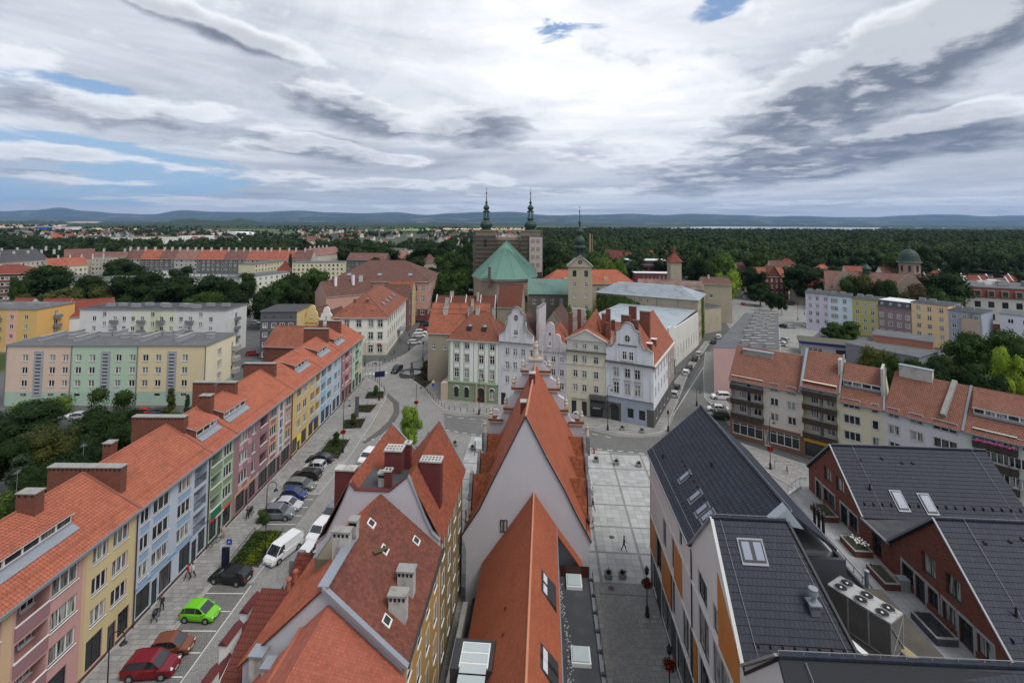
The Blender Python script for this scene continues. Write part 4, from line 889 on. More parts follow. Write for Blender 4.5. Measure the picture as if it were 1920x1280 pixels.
for a,b in(((W_+.3,D_+.2,12.9),(xr_,D_+.2,zR)),((xr_,D_+.2,zR),(xv,D_+.2,zV)),((xv,D_+.2,zV),(xl_,D_+.2,zL)),((xl_,D_+.2,zL),(-.3,D_+.2,12.0))):ver.bar(Vector(a)+Vector((0,0,.1)),Vector(b)+Vector((0,0,.1)),.3,.12,ZINC)
ver.build('verge',och)
def redchim(px0,px1,pyt,zb,v,dep,m=DARKRED,holes=4,par=och,u0=OU0,v0=OV0):
 a,zt=UVv(px0,pyt,v);b,_=UVv(px1,pyt,v);c=MB();y=v-v0
 c.box(a-u0,b-u0,y,y+dep,zb,zt,m);c.box(a-u0-.08,b-u0+.08,y-.08,y+dep+.08,zt,zt+.14,CHIMC)
 for k in range(holes):
  for j in(.3,.7):xx=a-u0+(b-a)*(k+.5)/holes;c.box(xx-.09,xx+.09,y+dep*j-.09,y+dep*j+.09,zt+.14,zt+.155,BLACK)
 return c.build('chimney',par)
redchim(721,752,846,17.0,48.0,1.3,holes=5);redchim(758.5,769.5,833,16.5,49.5,.6,holes=1);redchim(628,664,882,11,47.5,.9,holes=0);redchim(788,826,866,14.0,47.2,1.1,holes=6);redchim(720.5,733,884,16.9,45.3,.5,holes=2)
dd=MB();dd.box(xr_+.9,xr_+1.8,4.6,5.8,15.9,17.2,REDU);dd.box(xr_+1.8,xr_+1.86,4.7,5.7,16.0,17.1,DARKF);dd.build('dormer',och)
YV0,YV1,YU0,YU1=33.2,44.55,-20.6,-9.45
yb=uvthing('yellow_building','yellow block under a large weathered brown red roof with white chimneys','building',YU0,YV0)
YO=C('golden_render',(186,140,62),dirt=.25);BRT=tiles('brown_red_tile',(112,62,50),piece=.2,dirt=.35,dc=(.05,.035,.025));BRU=mat('brown_red_under',(.07,.03,.022),.9)
W_=YU1-YU0;D_=YV1-YV0;wm=MB()
wins=[(1.6+2.7*k,z,1.0,1.6,'x2s')for k in range(4)for z in(1.3,4.4,7.4,10.2)]
wwin(yb,wm,(W_,0),(0,1),D_,-.3,12.6,wins,YO);wwin(yb,wm,(0,D_),(0,-1),D_,-.3,11.8,[],YO);wwin(yb,wm,(0,0),(1,0),W_,-.3,11.6,[],GREYW)
xr_=5.6;zR=17.1;wm.poly([(0,0,11.6),(W_,0,11.6),(W_,0,12.4),(xr_,0,zR-.1),(0,0,11.8)],GREYW);wm.build('wall',yb)
rf=MB();Q=[[(W_+.35,-.15,12.45),(W_+.35,D_,12.45),(xr_,D_,zR),(xr_,-.15,zR)],[(-.3,D_,11.6),(-.3,-.15,11.6),(xr_,-.15,zR),(xr_,D_,zR)]]
for q in Q:slab(rf,q,.14,BRU)
rf.build('roof',yb)
tile_quad(yb,Q[0],.25,.26,BRT,thick=.028);tile_quad(yb,Q[1],.25,.26,tiles('orange_brown_tile',(158,78,50)),thick=.028)
fl=MB();fl.bar((W_+.4,-.2,12.48),(xr_,-.2,zR+.12),.4,.2,ZINC);fl.bar((xr_,-.2,zR+.12),(xr_,4.6,zR+.16),.75,.12,ZINC);fl.bar((W_+.42,-.2,12.42),(W_+.42,D_,12.62),.16,.14,DARKF)
fl.bar((W_-.9,0,13.2),(W_-.9,D_,13.4),.07,.06,DARKRED);fl.build('flashing',yb)
def whitechim(px,py,w_,d_,h_,slope=True,n=1):
 zz=16.4;u,v=UVz(px,py,zz);x,y=u-YU0,v-YV0;zr_=zR-(x-xr_)*(zR-12.4)/(W_+.35-xr_)if x>xr_ else zR-.6
 c=MB();c.box(x-w_/2,x+w_/2,y-d_/2,y+d_/2,zr_-.8,zr_+h_,CHIMC);c.box(x-w_/2-.1,x+w_/2+.1,y-d_/2-.1,y+d_/2+.1,zr_+h_,zr_+h_+.14,CONC)
 for k in range(4):c.box(x-w_/2+w_*(k+.5)/4-.09,x-w_/2+w_*(k+.5)/4+.09,y-d_/2-.01,y-d_/2+.0,zr_+h_-.32,zr_+h_-.08,BLACK)
 c.build('chimney',yb)
whitechim(763,1035,1.25,.75,1.5);whitechim(748,1076,1.25,.75,1.5);whitechim(718,925,.75,.6,1.8);whitechim(663,1023,.6,.6,1.9);whitechim(641,1040,1.3,.6,1.7)
for px,py in((697,980),(721.5,1033),(781,1017),(726,1168)):
 zz=15.8
 for _ in range(4):u,v=UVz(px,py,zz);zz=zR-(u-YU0-xr_)*(zR-12.4)/(W_+.35-xr_)
 x,y=u-YU0,v-YV0;sl=(zR-12.4)/(W_+.35-xr_);s=MB()
 s.idx([(x-.28,y-.38,zz+.28*sl+.14),(x+.28,y-.38,zz-.28*sl+.14),(x+.28,y+.38,zz-.28*sl+.14),(x-.28,y+.38,zz+.28*sl+.14),(x-.28,y-.38,zz+.28*sl),(x+.28,y-.38,zz-.28*sl),(x+.28,y+.38,zz-.28*sl),(x-.28,y+.38,zz+.28*sl)],[(0,1,2,3),(4,5,1,0),(5,6,2,1),(6,7,3,2),(7,4,0,3)],WHITE)
 s.poly([(x-.19,y-.29,zz+.19*sl+.15),(x+.19,y-.29,zz-.19*sl+.15),(x+.19,y+.29,zz-.19*sl+.15),(x-.19,y+.29,zz+.19*sl+.15)],DARKF);s.build('roof_hatch',yb)
pl=MB();pl.bar((7.2,5.2,16.0),(7.9,6.6,15.6),.35,.08,mat('mossy_board',(.09,.075,.04),.95));pl.build('roof_walkway',yb)
box=MB();box.box(2.4,4.2,5.2,8.6,12.6,15.3,mat('tan_render',(.17,.14,.10),.9));box.bar((2.4,5.2,15.35),(2.4,8.6,15.35),.3,.1,GREYM);box.build('stair_head',yb)
lw=uvthing('hipped_annex','small building with clean orange tiled roof and two short vent pipes at the bottom edge','building',-16.5,22.0)
AN=tiles('clean_orange_tile',(158,84,64),piece=.1,dirt=.15);D_=33.1-22;zA=14.3
xm,zm=1.85,16.0;xe,ze_=7.25,16.0-(7.25-1.85)*(17.1-12.45)/(YU1-YU0+.35-5.6)
rf=MB();Q=[[(xe,0,ze_),(xe,D_,ze_),(xm,D_,zm),(xm,0,zm)],[(-6.9,D_-.8,7.3),(-6.9,0,7.3),(0,0,zA),(0,D_-.8,zA)],[(0,D_,zA),(0,0,zA),(xm,0,zm),(xm,D_,zm)]]
for q in Q:slab(rf,q,.14,BRIGHTU)
rf.build('roof',lw)
for q in Q:tile_quad(lw,q,.25,.25,AN,thick=.03)
wb=MB();wb.box(-6.7,6.7,.1,D_-.2,-.3,7.2,YO);wb.extr([(-6.7,.05,7.2),(6.7,.05,7.2),(6.7,.05,8.8),(0,.05,zA-.1)],(0,.1,0),YO);wb.build('wall',lw)
rd=MB();rd.cyl((0,0,zA+.03),(0,D_,zA+.03),.16,.16,AN,8);rd.build('ridge',lw)
for px,py in((550,1218),(537,1238)):
 u,v=UVz(px,py,13.3);p=MB();x=u+16.5;p.cyl((x,v-22,zm-(x-xm)*.86-.1),(x,v-22,zm-(x-xm)*.86+.55),.13,.13,AN,8);p.lathe([(.2,0),(.14,.1),(.02,.14)],AN,8,(x,v-22,zm-(x-xm)*.86+.55));p.build('vent_pipe',lw)
for px,py in((485,1245),(508,1268)):
 u,v=UVz(px,py,12.2);p=MB();x=u+16.5;p.box(x-.45,x+.45,v-22.4,v-21.6,8,13.0,CHIMC);p.box(x-.52,x+.52,v-22.5,v-21.5,13.0,13.12,ZINC);p.build('chimney',lw)
mr=uvthing('pressed_tile_annex','low annex with dark orange pressed metal tile roof beside the parking bays','building',-24.0,33.4)
MT=tiles('pressed_red_tile',(106,50,40),piece=.06,dirt=.2);MTU=mat('pressed_red_under',(.07,.02,.015),.7)
rf=MB();q=[(.6,0,7.8),(6.2,0,7.8),(6.2,7.3,11.1),(.2,7.3,11.1)];slab(rf,q,.14,MTU);slab(rf,[(6.2,7.3,11.1),(.2,7.3,11.1),(.2,9.2,9.6),(6.2,9.2,9.6)][::-1],.14,MTU);rf.build('roof',mr);tile_quad(mr,q,.24,.42,MT,thick=.07,lift=.01,stagger=False,roll=.03)
wb=MB();wb.box(.3,6.0,0.1,9,-.3,7.6,WHITE);wb.extr([(.32,.1,7.6),(.32,7.3,10.9),(.32,9.0,9.4),(.32,9.0,7.0)],(.1,0,0),WHITE);wb.build('wall',mr)
for i,(x,y,z)in enumerate(((-1.8,8.6,9.0),(-1.3,6.6,8.2),(-1.0,4.8,9.6),(-.7,3.2,8.4),(-.5,1.4,9.2))):
 cp=MB();cp.box(x,x+.55,y-1.0,y+.9,-.3,z-.25,WHITE);cp.extr([(x-.12,y-1.1,z-.25),(x+.67,y-1.1,z-.25),(x+.28,y-1.1,z+.12)],(0,2.1,0),DARKRED);cp.build('coping_wall',mr)
sk=MB();sk.box(2.2,3.1,.9,2.2,8.2,8.75,DARKF);sk.build('roof_window',mr)
ant=MB();ant.bar((4.7,4.5,9.8),(4.7,4.5,11.4),.04,.04,WHITE)
for k in range(4):ant.bar((4.4-.04*k,4.5,10.8+.15*k),(5.0+.04*k,4.5,10.8+.15*k),.03,.03,WHITE)
a_=tag(ant.build('tv_aerial'),'small white television aerial on the dark pressed tile roof','aerial');a_.location=UV(-24.0,33.4);a_.rotation_euler[2]=-AX
ms=uvthing('mossy_roof_shed','narrow outbuilding with mossy dark pantiles between the van and the stair head','shed',-23.7,41.9)
MOS=tiles('mossy_pantile',(104,44,30),piece=.3,dirt=.75,dc=(.045,.035,.018));rf=MB();q=[(.7,0,8.6),(4.4,0,8.6),(4.2,3.6,10.9),(.5,3.6,10.9)];slab(rf,q,.14,MTU);slab(rf,[(.5,3.6,10.9),(4.2,3.6,10.9),(4.2,6.0,9.2),(.5,6.0,9.2)],.14,MTU);rf.build('roof',ms);tile_quad(ms,q,.26,.36,MOS,thick=.06,lift=.03,roll=.05,stagger=False)
wb=MB();wb.box(.5,4.1,.1,5.9,-.3,8.4,YO);wb.build('wall',ms)
gb_=MB();gb_.box(-.7,.3,.2,1.6,7.6,9.4,GREYM);gb_.box(-.2,.6,3.4,5.0,8.0,10.2,GREYM);gb_.build('parapet',ms)
DTILE=mat('anthracite_tile',(.021,.026,.040),.6,var=.10,vs=.4,var2=.05,piece=.13,spec=.25);DTU=mat('anthracite_under',(.018,.02,.026),.7)
LCON=C('light_concrete_panel',(188,188,186),dirt=.12);DCLAD=mat('dark_panel',(.055,.06,.07),.6,var=.1);
def timbermat():
 M=bpy.data.materials.new('orange_timber');M.use_nodes=True;n=NT(M.node_tree);n.n.clear();o=n.new('ShaderNodeTexCoord').outputs['Object'];x,y,z=n.sep(o)
 fr=n.m('FRACT',n.m('MULTIPLY',y,9.0));g=n.ss(fr,.0,.25);v=n.mix(g,(.10,.035,.008),(.46,.17,.035));f=n.m('ADD',.75,n.m('MULTIPLY',n.noise(n.vm('MULTIPLY',o,(9,9,.6)),1.2,4),.5))
 v2=n.vm('SCALE',v);n.put(v2.node.inputs[3],f);b=n.new('ShaderNodeBsdfPrincipled');b.inputs['Roughness'].default_value=.6;n.put(b.inputs[0],v2)
 oo=n.new('ShaderNodeOutputMaterial');n.l.new(b.outputs[0],oo.inputs[0]);MATS['orange_timber']=M;return M
TIMB=timbermat()
MU=12.5
mod=uvthing('modern_block','modern block with dark tiled roofs, pale walls and orange timber panels beside the square','building',MU,24.0)
def mv(v):return v-24.0
wb=MB()
Lf=59.7-24.0;fx=lambda v:59.7-v
holes=[];glz=[]
def H_(va,vb,z0,z1,st=None,d=.35):holes.append((fx((va+vb)/2),z0,abs(va-vb),z1-z0,st,'',d))
H_(46.2,47.1,12.5,13.9,'slot');H_(52.1,53.5,8.4,11.2,'d2');H_(54.1,56.4,4.3,7.8,'shop');H_(49.0,49.9,8.5,11.5,'slot')
H_(39.4,41.6,12.2,15.6,'d2');H_(36.95,38.1,12.2,17.6,'slot');H_(39.1,41.6,8.3,11.4,'d2');H_(44.3,46.3,4.3,7.7,'d2');H_(56.6,58.6,.3,3.4,'shop');H_(50.4,54.5,.3,3.4,'shop');H_(44.2,48.6,.3,3.4,'shop')
H_(39.1,41.6,4.3,7.7,'d2');H_(35.0,38.3,8.3,11.4,'d2');H_(35.0,38.3,4.3,7.7,'d2');H_(29.0,33.0,4.3,7.7,'d2');H_(48.9,49.9,4.3,7.7,'slot')
rev_zones=[(0,Lf,-.3,3.9,DCLAD)]
wwin(mod,wb,(0,mv(59.7)),(0,-1),Lf,-.3,14.4,holes,LCON,zones=rev_zones)
zE=14.9;zR=20.3
wb.box(-.02,12.0,mv(43.2),mv(59.7),14.0,zE,LCON);wb.box(0,11.8,mv(59.7)-.3,mv(59.7),-.3,14.4,LCON)
wb.extr([(0,mv(59.7),zE),(12,mv(59.7),zE),(6.0,mv(59.7),zR-.15)],(0,-.3,0),LCON)
for va,vap,vb,z0,z1,z2 in((43.25,37.8,32.4,14.7,20.2,14.4),(32.4,27.6,23.0,14.4,19.1,14.0)):
 wb.extr([(-.04,mv(va),14.2),(-.04,mv(va),z0),(-.04,mv(vap),z1),(-.04,mv(vb),z2),(-.04,mv(vb),14.2)],(.35,0,0),LCON)
wb.build('wall',mod)
led=MB()
for z in(3.95,7.9,11.8):led.box(-.12,.0,mv(24),mv(59.7),z,z+.16,LCON)
led.box(-.10,-.04,mv(43.2),mv(43.35),0,14.4,DARKF);led.build('ledge',mod)
for va,vb,z0,z1 in((56.6,59.6,4.15,7.75),(50.25,53.85,4.15,7.85),(46.3,48.9,8.1,11.75),(33.2,36.85,12.0,14.35),(42.0,43.0,4.2,7.8),(29.5,32.8,8.1,11.7)):
 tp=MB();tp.box(-.07,.0,mv(va),mv(vb),z0,z1,TIMB);tp.build('timber_panel',mod)
tp=MB();tp.extr([(-.09,mv(36.85),14.3),(-.09,mv(36.85),17.0),(-.09,mv(33.4),14.6),(-.09,mv(33.4),14.3)],(.05,0,0),TIMB);tp.build('timber_panel',mod)
for k in(0,1,2):
 g_=MB();va=(56.0,49.9,43.6)[k];g_.box(-.03,.0,mv(va),mv(va)+.35,4.0,7.9,DARKF);g_.build('dark_strip',mod)
rf=MB();yn,yf_=mv(38.6),mv(59.9);uR=6.05
Qm=[[(-.25,mv(59.9),14.8),(-.25,mv(43.25),14.8),(uR,mv(38.4),zR),(uR,mv(59.9),zR)],[(uR+5.4,mv(42.6),15.4),(uR+5.4,mv(59.9),15.4),(uR,mv(59.9),zR),(uR,mv(38.6),zR)]]
W1=[(-.1,mv(32.3),14.35),(7.3,mv(32.3),14.35),(5.2,mv(37.8),20.2),(-.1,mv(37.8),20.2)];W1b=[(-.1,mv(37.8),20.2),(5.2,mv(37.8),20.2),(5.9,mv(37.8),20.17),(-.25,mv(43.3),14.8)]
W2=[(-.1,mv(23),14.2),(13,mv(23),14.2),(13,mv(27.9),19.15),(-.1,mv(27.6),19.15)];W2b=[(13,mv(27.9),19.15),(13,mv(32.6),14.2),(-.1,mv(32.3),14.2),(-.1,mv(27.6),19.15)]
for q in Qm+[W1,W2,W2b]:slab(rf,q,.2,DTU)
rf.build('roof',mod)
kk=dict(thick=.045,lift=.008,gap=.014,near=(15,20,20))
sloped=[(5.9,mv(37.8),20.17)]
mq=Qm[0];tile_quad(mod,mq,.40,.46,DTILE,keep=150,**{**kk,'thick':.06,'gap':.03})
tile_quad(mod,Qm[1],.36,.42,DTILE,**kk);tile_quad(mod,W1,.31,.42,DTILE,keep=150,**kk);tile_quad(mod,W2,.31,.42,DTILE,**kk)
RTM=MB();RTM.bar((0,0,.08),(.44,0,.1),.26,.12,DTILE);RTM=RTM.mesh('ridge_tile')
def ridgeline(p,q,n,par=None):
 p,q=Vector(p),Vector(q);a=math.atan2(q.y-p.y,q.x-p.x)
 for k in range(n):o=inst('ridge_tile',RTM,par or mod,p.lerp(q,k/n),a);o.scale=((q-p).length/n/.42,1,1)
ridgeline((-.1,mv(37.8),20.2),(5.2,mv(37.8),20.2),14);ridgeline((uR,mv(38.6),zR),(uR,mv(59.9),zR),50);ridgeline((-.1,mv(27.6),19.15),(13,mv(27.9),19.15),34)
wires=MB()
LW=mat('conductor_wire',(.22,.22,.23),.8)
def wire(pts,stay=1.2,lift=.22):
 pts=[Vector(p)+Vector((0,0,lift))for p in pts]
 for a,b in zip(pts[:-1],pts[1:]):
  wires.bar(a,b,.03,.03,LW);k=int((b-a).length/stay)
  for i in range(k+1):c=a.lerp(b,i/max(1,k));wires.bar(c,c-Vector((0,0,lift)),.035,.035,LW)
wire([(-.1,mv(37.8),20.3),(5.2,mv(37.8),20.3),(uR,mv(38.6),zR+.1),(uR,mv(59.9),zR+.1)],1.2);wire([(-.1,mv(27.6),19.25),(13,mv(27.9),19.25)],1.2)
wire([(.5,mv(37.7),20.1),(.95,mv(32.5),14.6)],2.0,.1);wire([(5.3,mv(36.8),19.1),(6.7,mv(32.5),14.6)],2.0,.1);wire([(.3,mv(59.7),15.3),(.35,mv(43.5),15.3)],1.5,.1);wire([(1.2,mv(27.4),19.0),(2.2,mv(23),14.2)],2,.1)
wires.build('conductor',mod)
vg=MB();vg.bar((-.12,mv(43.2),14.9),(-.12,mv(37.8),20.3),.3,.1,ZINC);vg.bar((-.12,mv(37.8),20.3),(-.12,mv(32.4),14.5),.22,.1,LCON);vg.bar((-.12,mv(32.4),14.5),(-.12,mv(27.6),19.25),.4,.12,CONC);vg.bar((-.3,mv(43.3),14.75),(-.3,mv(59.9),14.75),.2,.16,GREYM);vg.bar((5.3,mv(37.8),20.2),(7.35,mv(32.3),14.35),.2,.3,DARKF);vg.build('verge',mod)
sgd=MB()
for k in range(8):sgd.box(1.1+k*.75,1.16+k*.75,mv(32.95),mv(33.35),14.95,15.3,BLACK)
sgd.box(.9,7.0,mv(33.12),mv(33.18),15.25,15.3,BLACK)
for k in range(11):sgd.box(.5,.8,mv(51.5-k*.7),mv(51.44-k*.7),15.4,15.65,BLACK);sgd.box(2.0,2.3,mv(53.5-k*1.0),mv(53.44-k*1.0),16.8,17.0,BLACK)
sgd.build('snow_guard',mod)
def roofwin(par,c,U,V,w,h,twin=False,n='roof_window'):
 U,V=Vector(U).normalized(),Vector(V).normalized();N=U.cross(V);c=Vector(c);s=MB()
 def bx(u0,u1,v0,v1,n0,n1,m,top=None):
  P=[c+U*a+V*b+N*d for d in(n0,n1)for a,b in((u0,v0),(u1,v0),(u1,v1),(u0,v1))]
  s.idx(P,[(0,1,5,4),(1,2,6,5),(2,3,7,6),(3,0,4,7)],m);s.idx(P,[(4,5,6,7)],top or m)
 bx(-w/2-.12,w/2+.12,-h/2-.18,h/2+.12,0,.10,GREYM);bx(-w/2,w/2,-h/2,h/2,.1,.17,DARKF)
 o=s.build(n,par);s=MB()
 if twin:
  bx(-w/2+.1,-.14,-h/2+.12,h/2-.12,.16,.19,GREYM,SKYL);bx(.14,w/2-.1,-h/2+.12,h/2-.12,.16,.19,GREYM,SKYL)
 else:bx(-w/2+.08,w/2-.08,-h/2+.12,h/2-.12,.16,.19,GREYM,SKYL)
 s.build('pane',o)
def hit(t,px,py,P0,N):
 """where the sight line through a surveyed direction meets a roof plane, in the thing's own grid"""
 d=ray(px,py);D=Vector((*toUV(d.x,d.y),d.z));o=Vector((*toUV(t.location.x,t.location.y),0));C0=Vector((0,0,CAM_H))-o;N=Vector(N);k=(Vector(P0)-C0).dot(N)/D.dot(N);return C0+D*k
sl1=math.atan2(20.2-14.35,5.5)
roofwin(mod,hit(mod,1410,1034,W1[0],(0,-math.sin(sl1),math.cos(sl1)))+Vector((0,0,.03)),(1,0,0),(0,math.cos(sl1),math.sin(sl1)),1.55,1.3,True)
sl2=(zR-14.8)/(uR+.25)
for px_,py_ in((1285,895),(1305,932),(1318,957),(1328,969)):roofwin(mod,hit(mod,px_,py_,Qm[0][0],(-sl2,0,1))+Vector((0,0,.03)),(0,-1,0),(1,0,sl2),.65,1.35)
for v,x in((56.5,.8),(49.5,3.8)):s=MB();s.cyl((x,mv(v),14.8+x*sl2),(x,mv(v),15.5+x*sl2),.10,.10,BLACK,6);s.build('vent_pipe',mod)
s=MB();zb=14.35+2.2*math.tan(sl1);s.box(5.0,5.55,mv(34.1),mv(34.7),zb-.3,zb+.35,GREYM);s.box(4.9,5.65,mv(34.0),mv(34.8),zb+.35,zb+.45,ZINC);s.cyl((5.28,mv(34.4),zb+.45),(5.28,mv(34.4),zb+.8),.14,.14,ZINC,10);s.lathe([(.14,0),(.3,.1),(.26,.45),(.3,.5),(.24,.52)],ZINC,12,(5.28,mv(34.4),zb+.8));s.build('roof_cowl',mod)
s=MB();s.extr([(4.3,mv(38.0),20.0),(6.6,mv(38.0),19.6),(5.6,mv(38.3),20.9)],(0,.8,0),ZINC);s.build('valley_gable',mod)
dk=MB();dk.box(6.8,15.8,mv(30),mv(44),11.3,11.5,mat('bitumen_deck',(.075,.068,.06),.95,var=.3,vs=.6,dirt=((.12,.10,.06),.5,1.0)));dk.box(6.2,12.3,mv(32),mv(44),-.3,11.3,DCLAD);dk.box(12.1,16.25,mv(43.6),mv(59.5),9.3,9.4,mat('dark_glass_roof',(.03,.035,.04),.08,spec=1));dk.bar((16.1,mv(59.5),9.6),(16.1,mv(41),9.6),.2,.3,GREYM)
dk.box(11.5,11.8,mv(42),mv(59.5),-.3,15.0,DCLAD);dk.box(12.05,16.2,mv(43.6),mv(59.5),-.3,9.3,DCLAD);dk.box(6.6,11.5,mv(42.0),mv(42.3),-.3,15.0,DCLAD);dk.build('service_deck',mod)
def px_uv(px,py,z):return UVz(px,py,z)
zT=14.2
A_=Vector(px_uv(1562,1070,zT));B_=Vector(px_uv(1678,1122,zT));C_=Vector(px_uv(1666,1164,zT));D0=Vector(px_uv(1553,1094,zT))
ac=uvthing('cooling_unit','large steel cooling unit with six black fans on the dark deck','cooling unit',D0.x,D0.y)
ex=(C_-D0);ey=(A_-D0);ex_l=4.1;exn=Vector((ex.x,ex.y)).normalized();eyn=Vector((-exn.y,exn.x));wd=1.75
STEEL=mat('galvanised_steel',(.42,.42,.41),.45,.35,var=.2,vs=1.5,dirt=((.16,.15,.13),.5,2));FIN=mat('cooling_fins',(.13,.125,.12),.6,var=.3,vs=1,vs2=20,var2=.3)
ac.rotation_euler[2]=-AX+math.atan2(exn.y,exn.x)
b=MB();b.box(0,ex_l,0,wd,zT-2.5,zT-.12,FIN);b.box(-.05,ex_l+.05,-.05,wd+.05,zT-.14,zT-.02,STEEL);b.box(0,ex_l,0,wd,zT-2.65,zT-2.5,STEEL)
for x in(0,ex_l/3,ex_l*2/3,ex_l):b.box(x-.05,x+.05,-.03,.0,zT-2.5,zT-.14,STEEL)
for x in(-.03,ex_l-.05):
 for y in(-.03,wd-.05):b.box(x,x+.08,y,y+.08,zT-2.6,zT,STEEL)
b.build('body',ac)
ln=MB();ln.bar((ex_l+.05,0,zT-2.4),(ex_l+.05,wd,zT-.3),.05,.05,STEEL);ln.bar((ex_l+.05,wd,zT-2.4),(ex_l+.05,0,zT-.3),.05,.05,STEEL);ln.build('bracing',ac)
for i in range(3):
 for j in range(2):
  c=(ex_l*(i+.5)/3,wd*(j+.5)/2);f=MB();f.lathe([(.44,-.02),(.44,.06),(.41,.06),(.41,-.01)],STEEL,20,(c[0],c[1],zT));f.lathe([(.41,0),(.40,.01)],BLACK,20,(c[0],c[1],zT))
  for k in range(5):
   a=k*2*math.pi/5+i;f.poly([(c[0]+.08*math.cos(a),c[1]+.08*math.sin(a),zT+.03),(c[0]+.38*math.cos(a),c[1]+.38*math.sin(a),zT+.02),(c[0]+.38*math.cos(a+.6),c[1]+.38*math.sin(a+.6),zT+.045),(c[0]+.09*math.cos(a+.7),c[1]+.09*math.sin(a+.7),zT+.045)],mat('fan_blade',(.035,.037,.04),.4))
  f.lathe([(.09,.0),(.08,.04),(.01,.05)],WHITE,8,(c[0],c[1],zT+.03))
  for r_ in(.18,.29):
   for q in range(16):a=q*math.pi/8;f.bar((c[0]+r_*math.cos(a),c[1]+r_*math.sin(a),zT+.055),(c[0]+r_*math.cos(a+.4),c[1]+r_*math.sin(a+.4),zT+.055),.012,.012,BLACK)
  f.build('fan',ac)
u,v=px_uv(1603,1215,12.3);cu=uvthing('air_conditioner','small white air conditioner box on the deck left of the cooling unit','air conditioner',u,v);cu.rotation_euler[2]=-AX-1.2
b=MB();b.box(-.75,.75,-.18,.18,-.6+12.3,.2+12.3,WHITE);b.box(-.8,.8,-.22,.22,12.5,12.55,WHITE);b.build('body',cu);b=MB();b.box(.75,.77,-.15,.15,11.8,12.4,DARKF);b.build('grille',cu)
u,v=px_uv(1688,1205,12.0);tr=uvthing('filter_tray','shallow yellow lined steel tray leaning beside the cooling unit','tray',u,v);tr.rotation_euler[2]=-AX+.35
b=MB();b.box(-.35,.35,-1.3,1.3,11.6,11.75,STEEL);b.box(-.28,.28,-1.2,1.2,11.75,11.77,mat('yellow_lining',(.30,.25,.12),.8));b.build('tray',tr)
TZ=9.2;BU=32.9
terr=uvthing('roof_terrace','roof terrace paved with pale slabs between the dark roof and brick houses','terrace',28.6,34.0)
TS=mat('terrace_slab',(.30,.305,.31),.8,var=.06,var2=.05,piece=.10,dirt=((.15,.15,.15),.35,.8))
b=MB();x1=BU-28.6;b.prism([(.3,-2),(x1+.3,-2),(x1+.3,30.5),(3.6,30.5),(1.0,28.5)],8.7,TZ-.03,CONC,CONC);b.prism([(.3,-2),(x1+.3,-2),(x1+.3,30.3),(3.2,30.3),(1.0,28.3)],-.3,8.7,LCON);b.build('base',terr)
one=MB();one.box(0,.585,0,.585,0,.03,TS);tme=one.mesh('terrace_slab');cells=[]
for i in range(8):
 for j in range(54):
  x,y=.32+i*.6,-2+j*.6
  if x<x1-.4 and not(y>26.5 and x<(y-26.5)*.7+.8):cells.append((x,y))
cells.sort(key=lambda c:c[1]);cells=[c for c in cells if c[1]>4]+[c for c in cells if c[1]<=4]
for x,y in cells[:300]:inst('terrace_slab',tme,terr,(x,y,TZ-.03))
b=MB()
for x,y in cells[300:]:b.cur=random.random()+.001;b.box(x,x+.585,y,y+.585,TZ-.03,TZ,TS)
tag(b.build('terrace_slabs',terr),kind='stuff')
b=MB()
for k in range(24):b.bar((.2,-1+k*1.2,TZ),(.2,-1+k*1.2,TZ+1.0),.04,.04,BLACK)
b.bar((.2,-1,TZ+1),(.2,26.6,TZ+1),.05,.05,BLACK)
b.build('railing',terr)
b=MB();b.bar((1.0,28.4,TZ+1.05),(3.4,30.4,TZ+1.05),.05,.05,ZINC);b.bar((3.4,30.4,TZ+1.05),(4.3,30.4,TZ+1.05),.05,.05,ZINC);b.bar((.9,28.3,TZ),(3.5,30.5,TZ),.3,.35,LCON)
for t_ in(0,.33,.66,1):b.bar((1.0+2.4*t_,28.4+2*t_,TZ),(1.0+2.4*t_,28.4+2*t_,TZ+1.05),.04,.04,ZINC)
b.build('end_railing',terr)
for k,(x,y)in enumerate(((-.05,20.6),(-.05,19.8),(-.05,19.0))):
 fl_=uvthing('flue_pipe',('black flue pipe farthest from the viewer on the terrace edge','black flue pipe in the middle of three on the terrace edge','black flue pipe nearest the viewer of three on the terrace edge')[k],'flue',28.6+x,34+y,'three black flues on the terrace edge')
 b=MB();b.cyl((0,0,TZ-.3),(0,0,TZ+2.9),.14,.14,BLACK,10);b.build('pipe',fl_);b=MB();b.lathe([(.2,0),(.22,.15),(.12,.25),(.2,.35),(.02,.5)],BLACK,10,(0,0,TZ+2.9));b.build('cowl',fl_)
fl_=uvthing('vent_pipe','silver grey vent pipe rising from the terrace railing behind the cooling unit','vent pipe',28.75,46.7);b=MB();b.cyl((0,0,TZ),(0,0,TZ+1.9),.16,.16,GREYM,10);b.lathe([(.24,0),(.24,.1),(.05,.2)],ZINC,10,(0,0,TZ+1.9));b.build('pipe',fl_)
BRW=brickmat('rustic_brick',(.22,.052,.028),(.085,.026,.018),(.07,.05,.042),wall='b',bw=.26,bh=.075)
GRYF=mat('grey_steel_frame',(.30,.305,.31),.6)
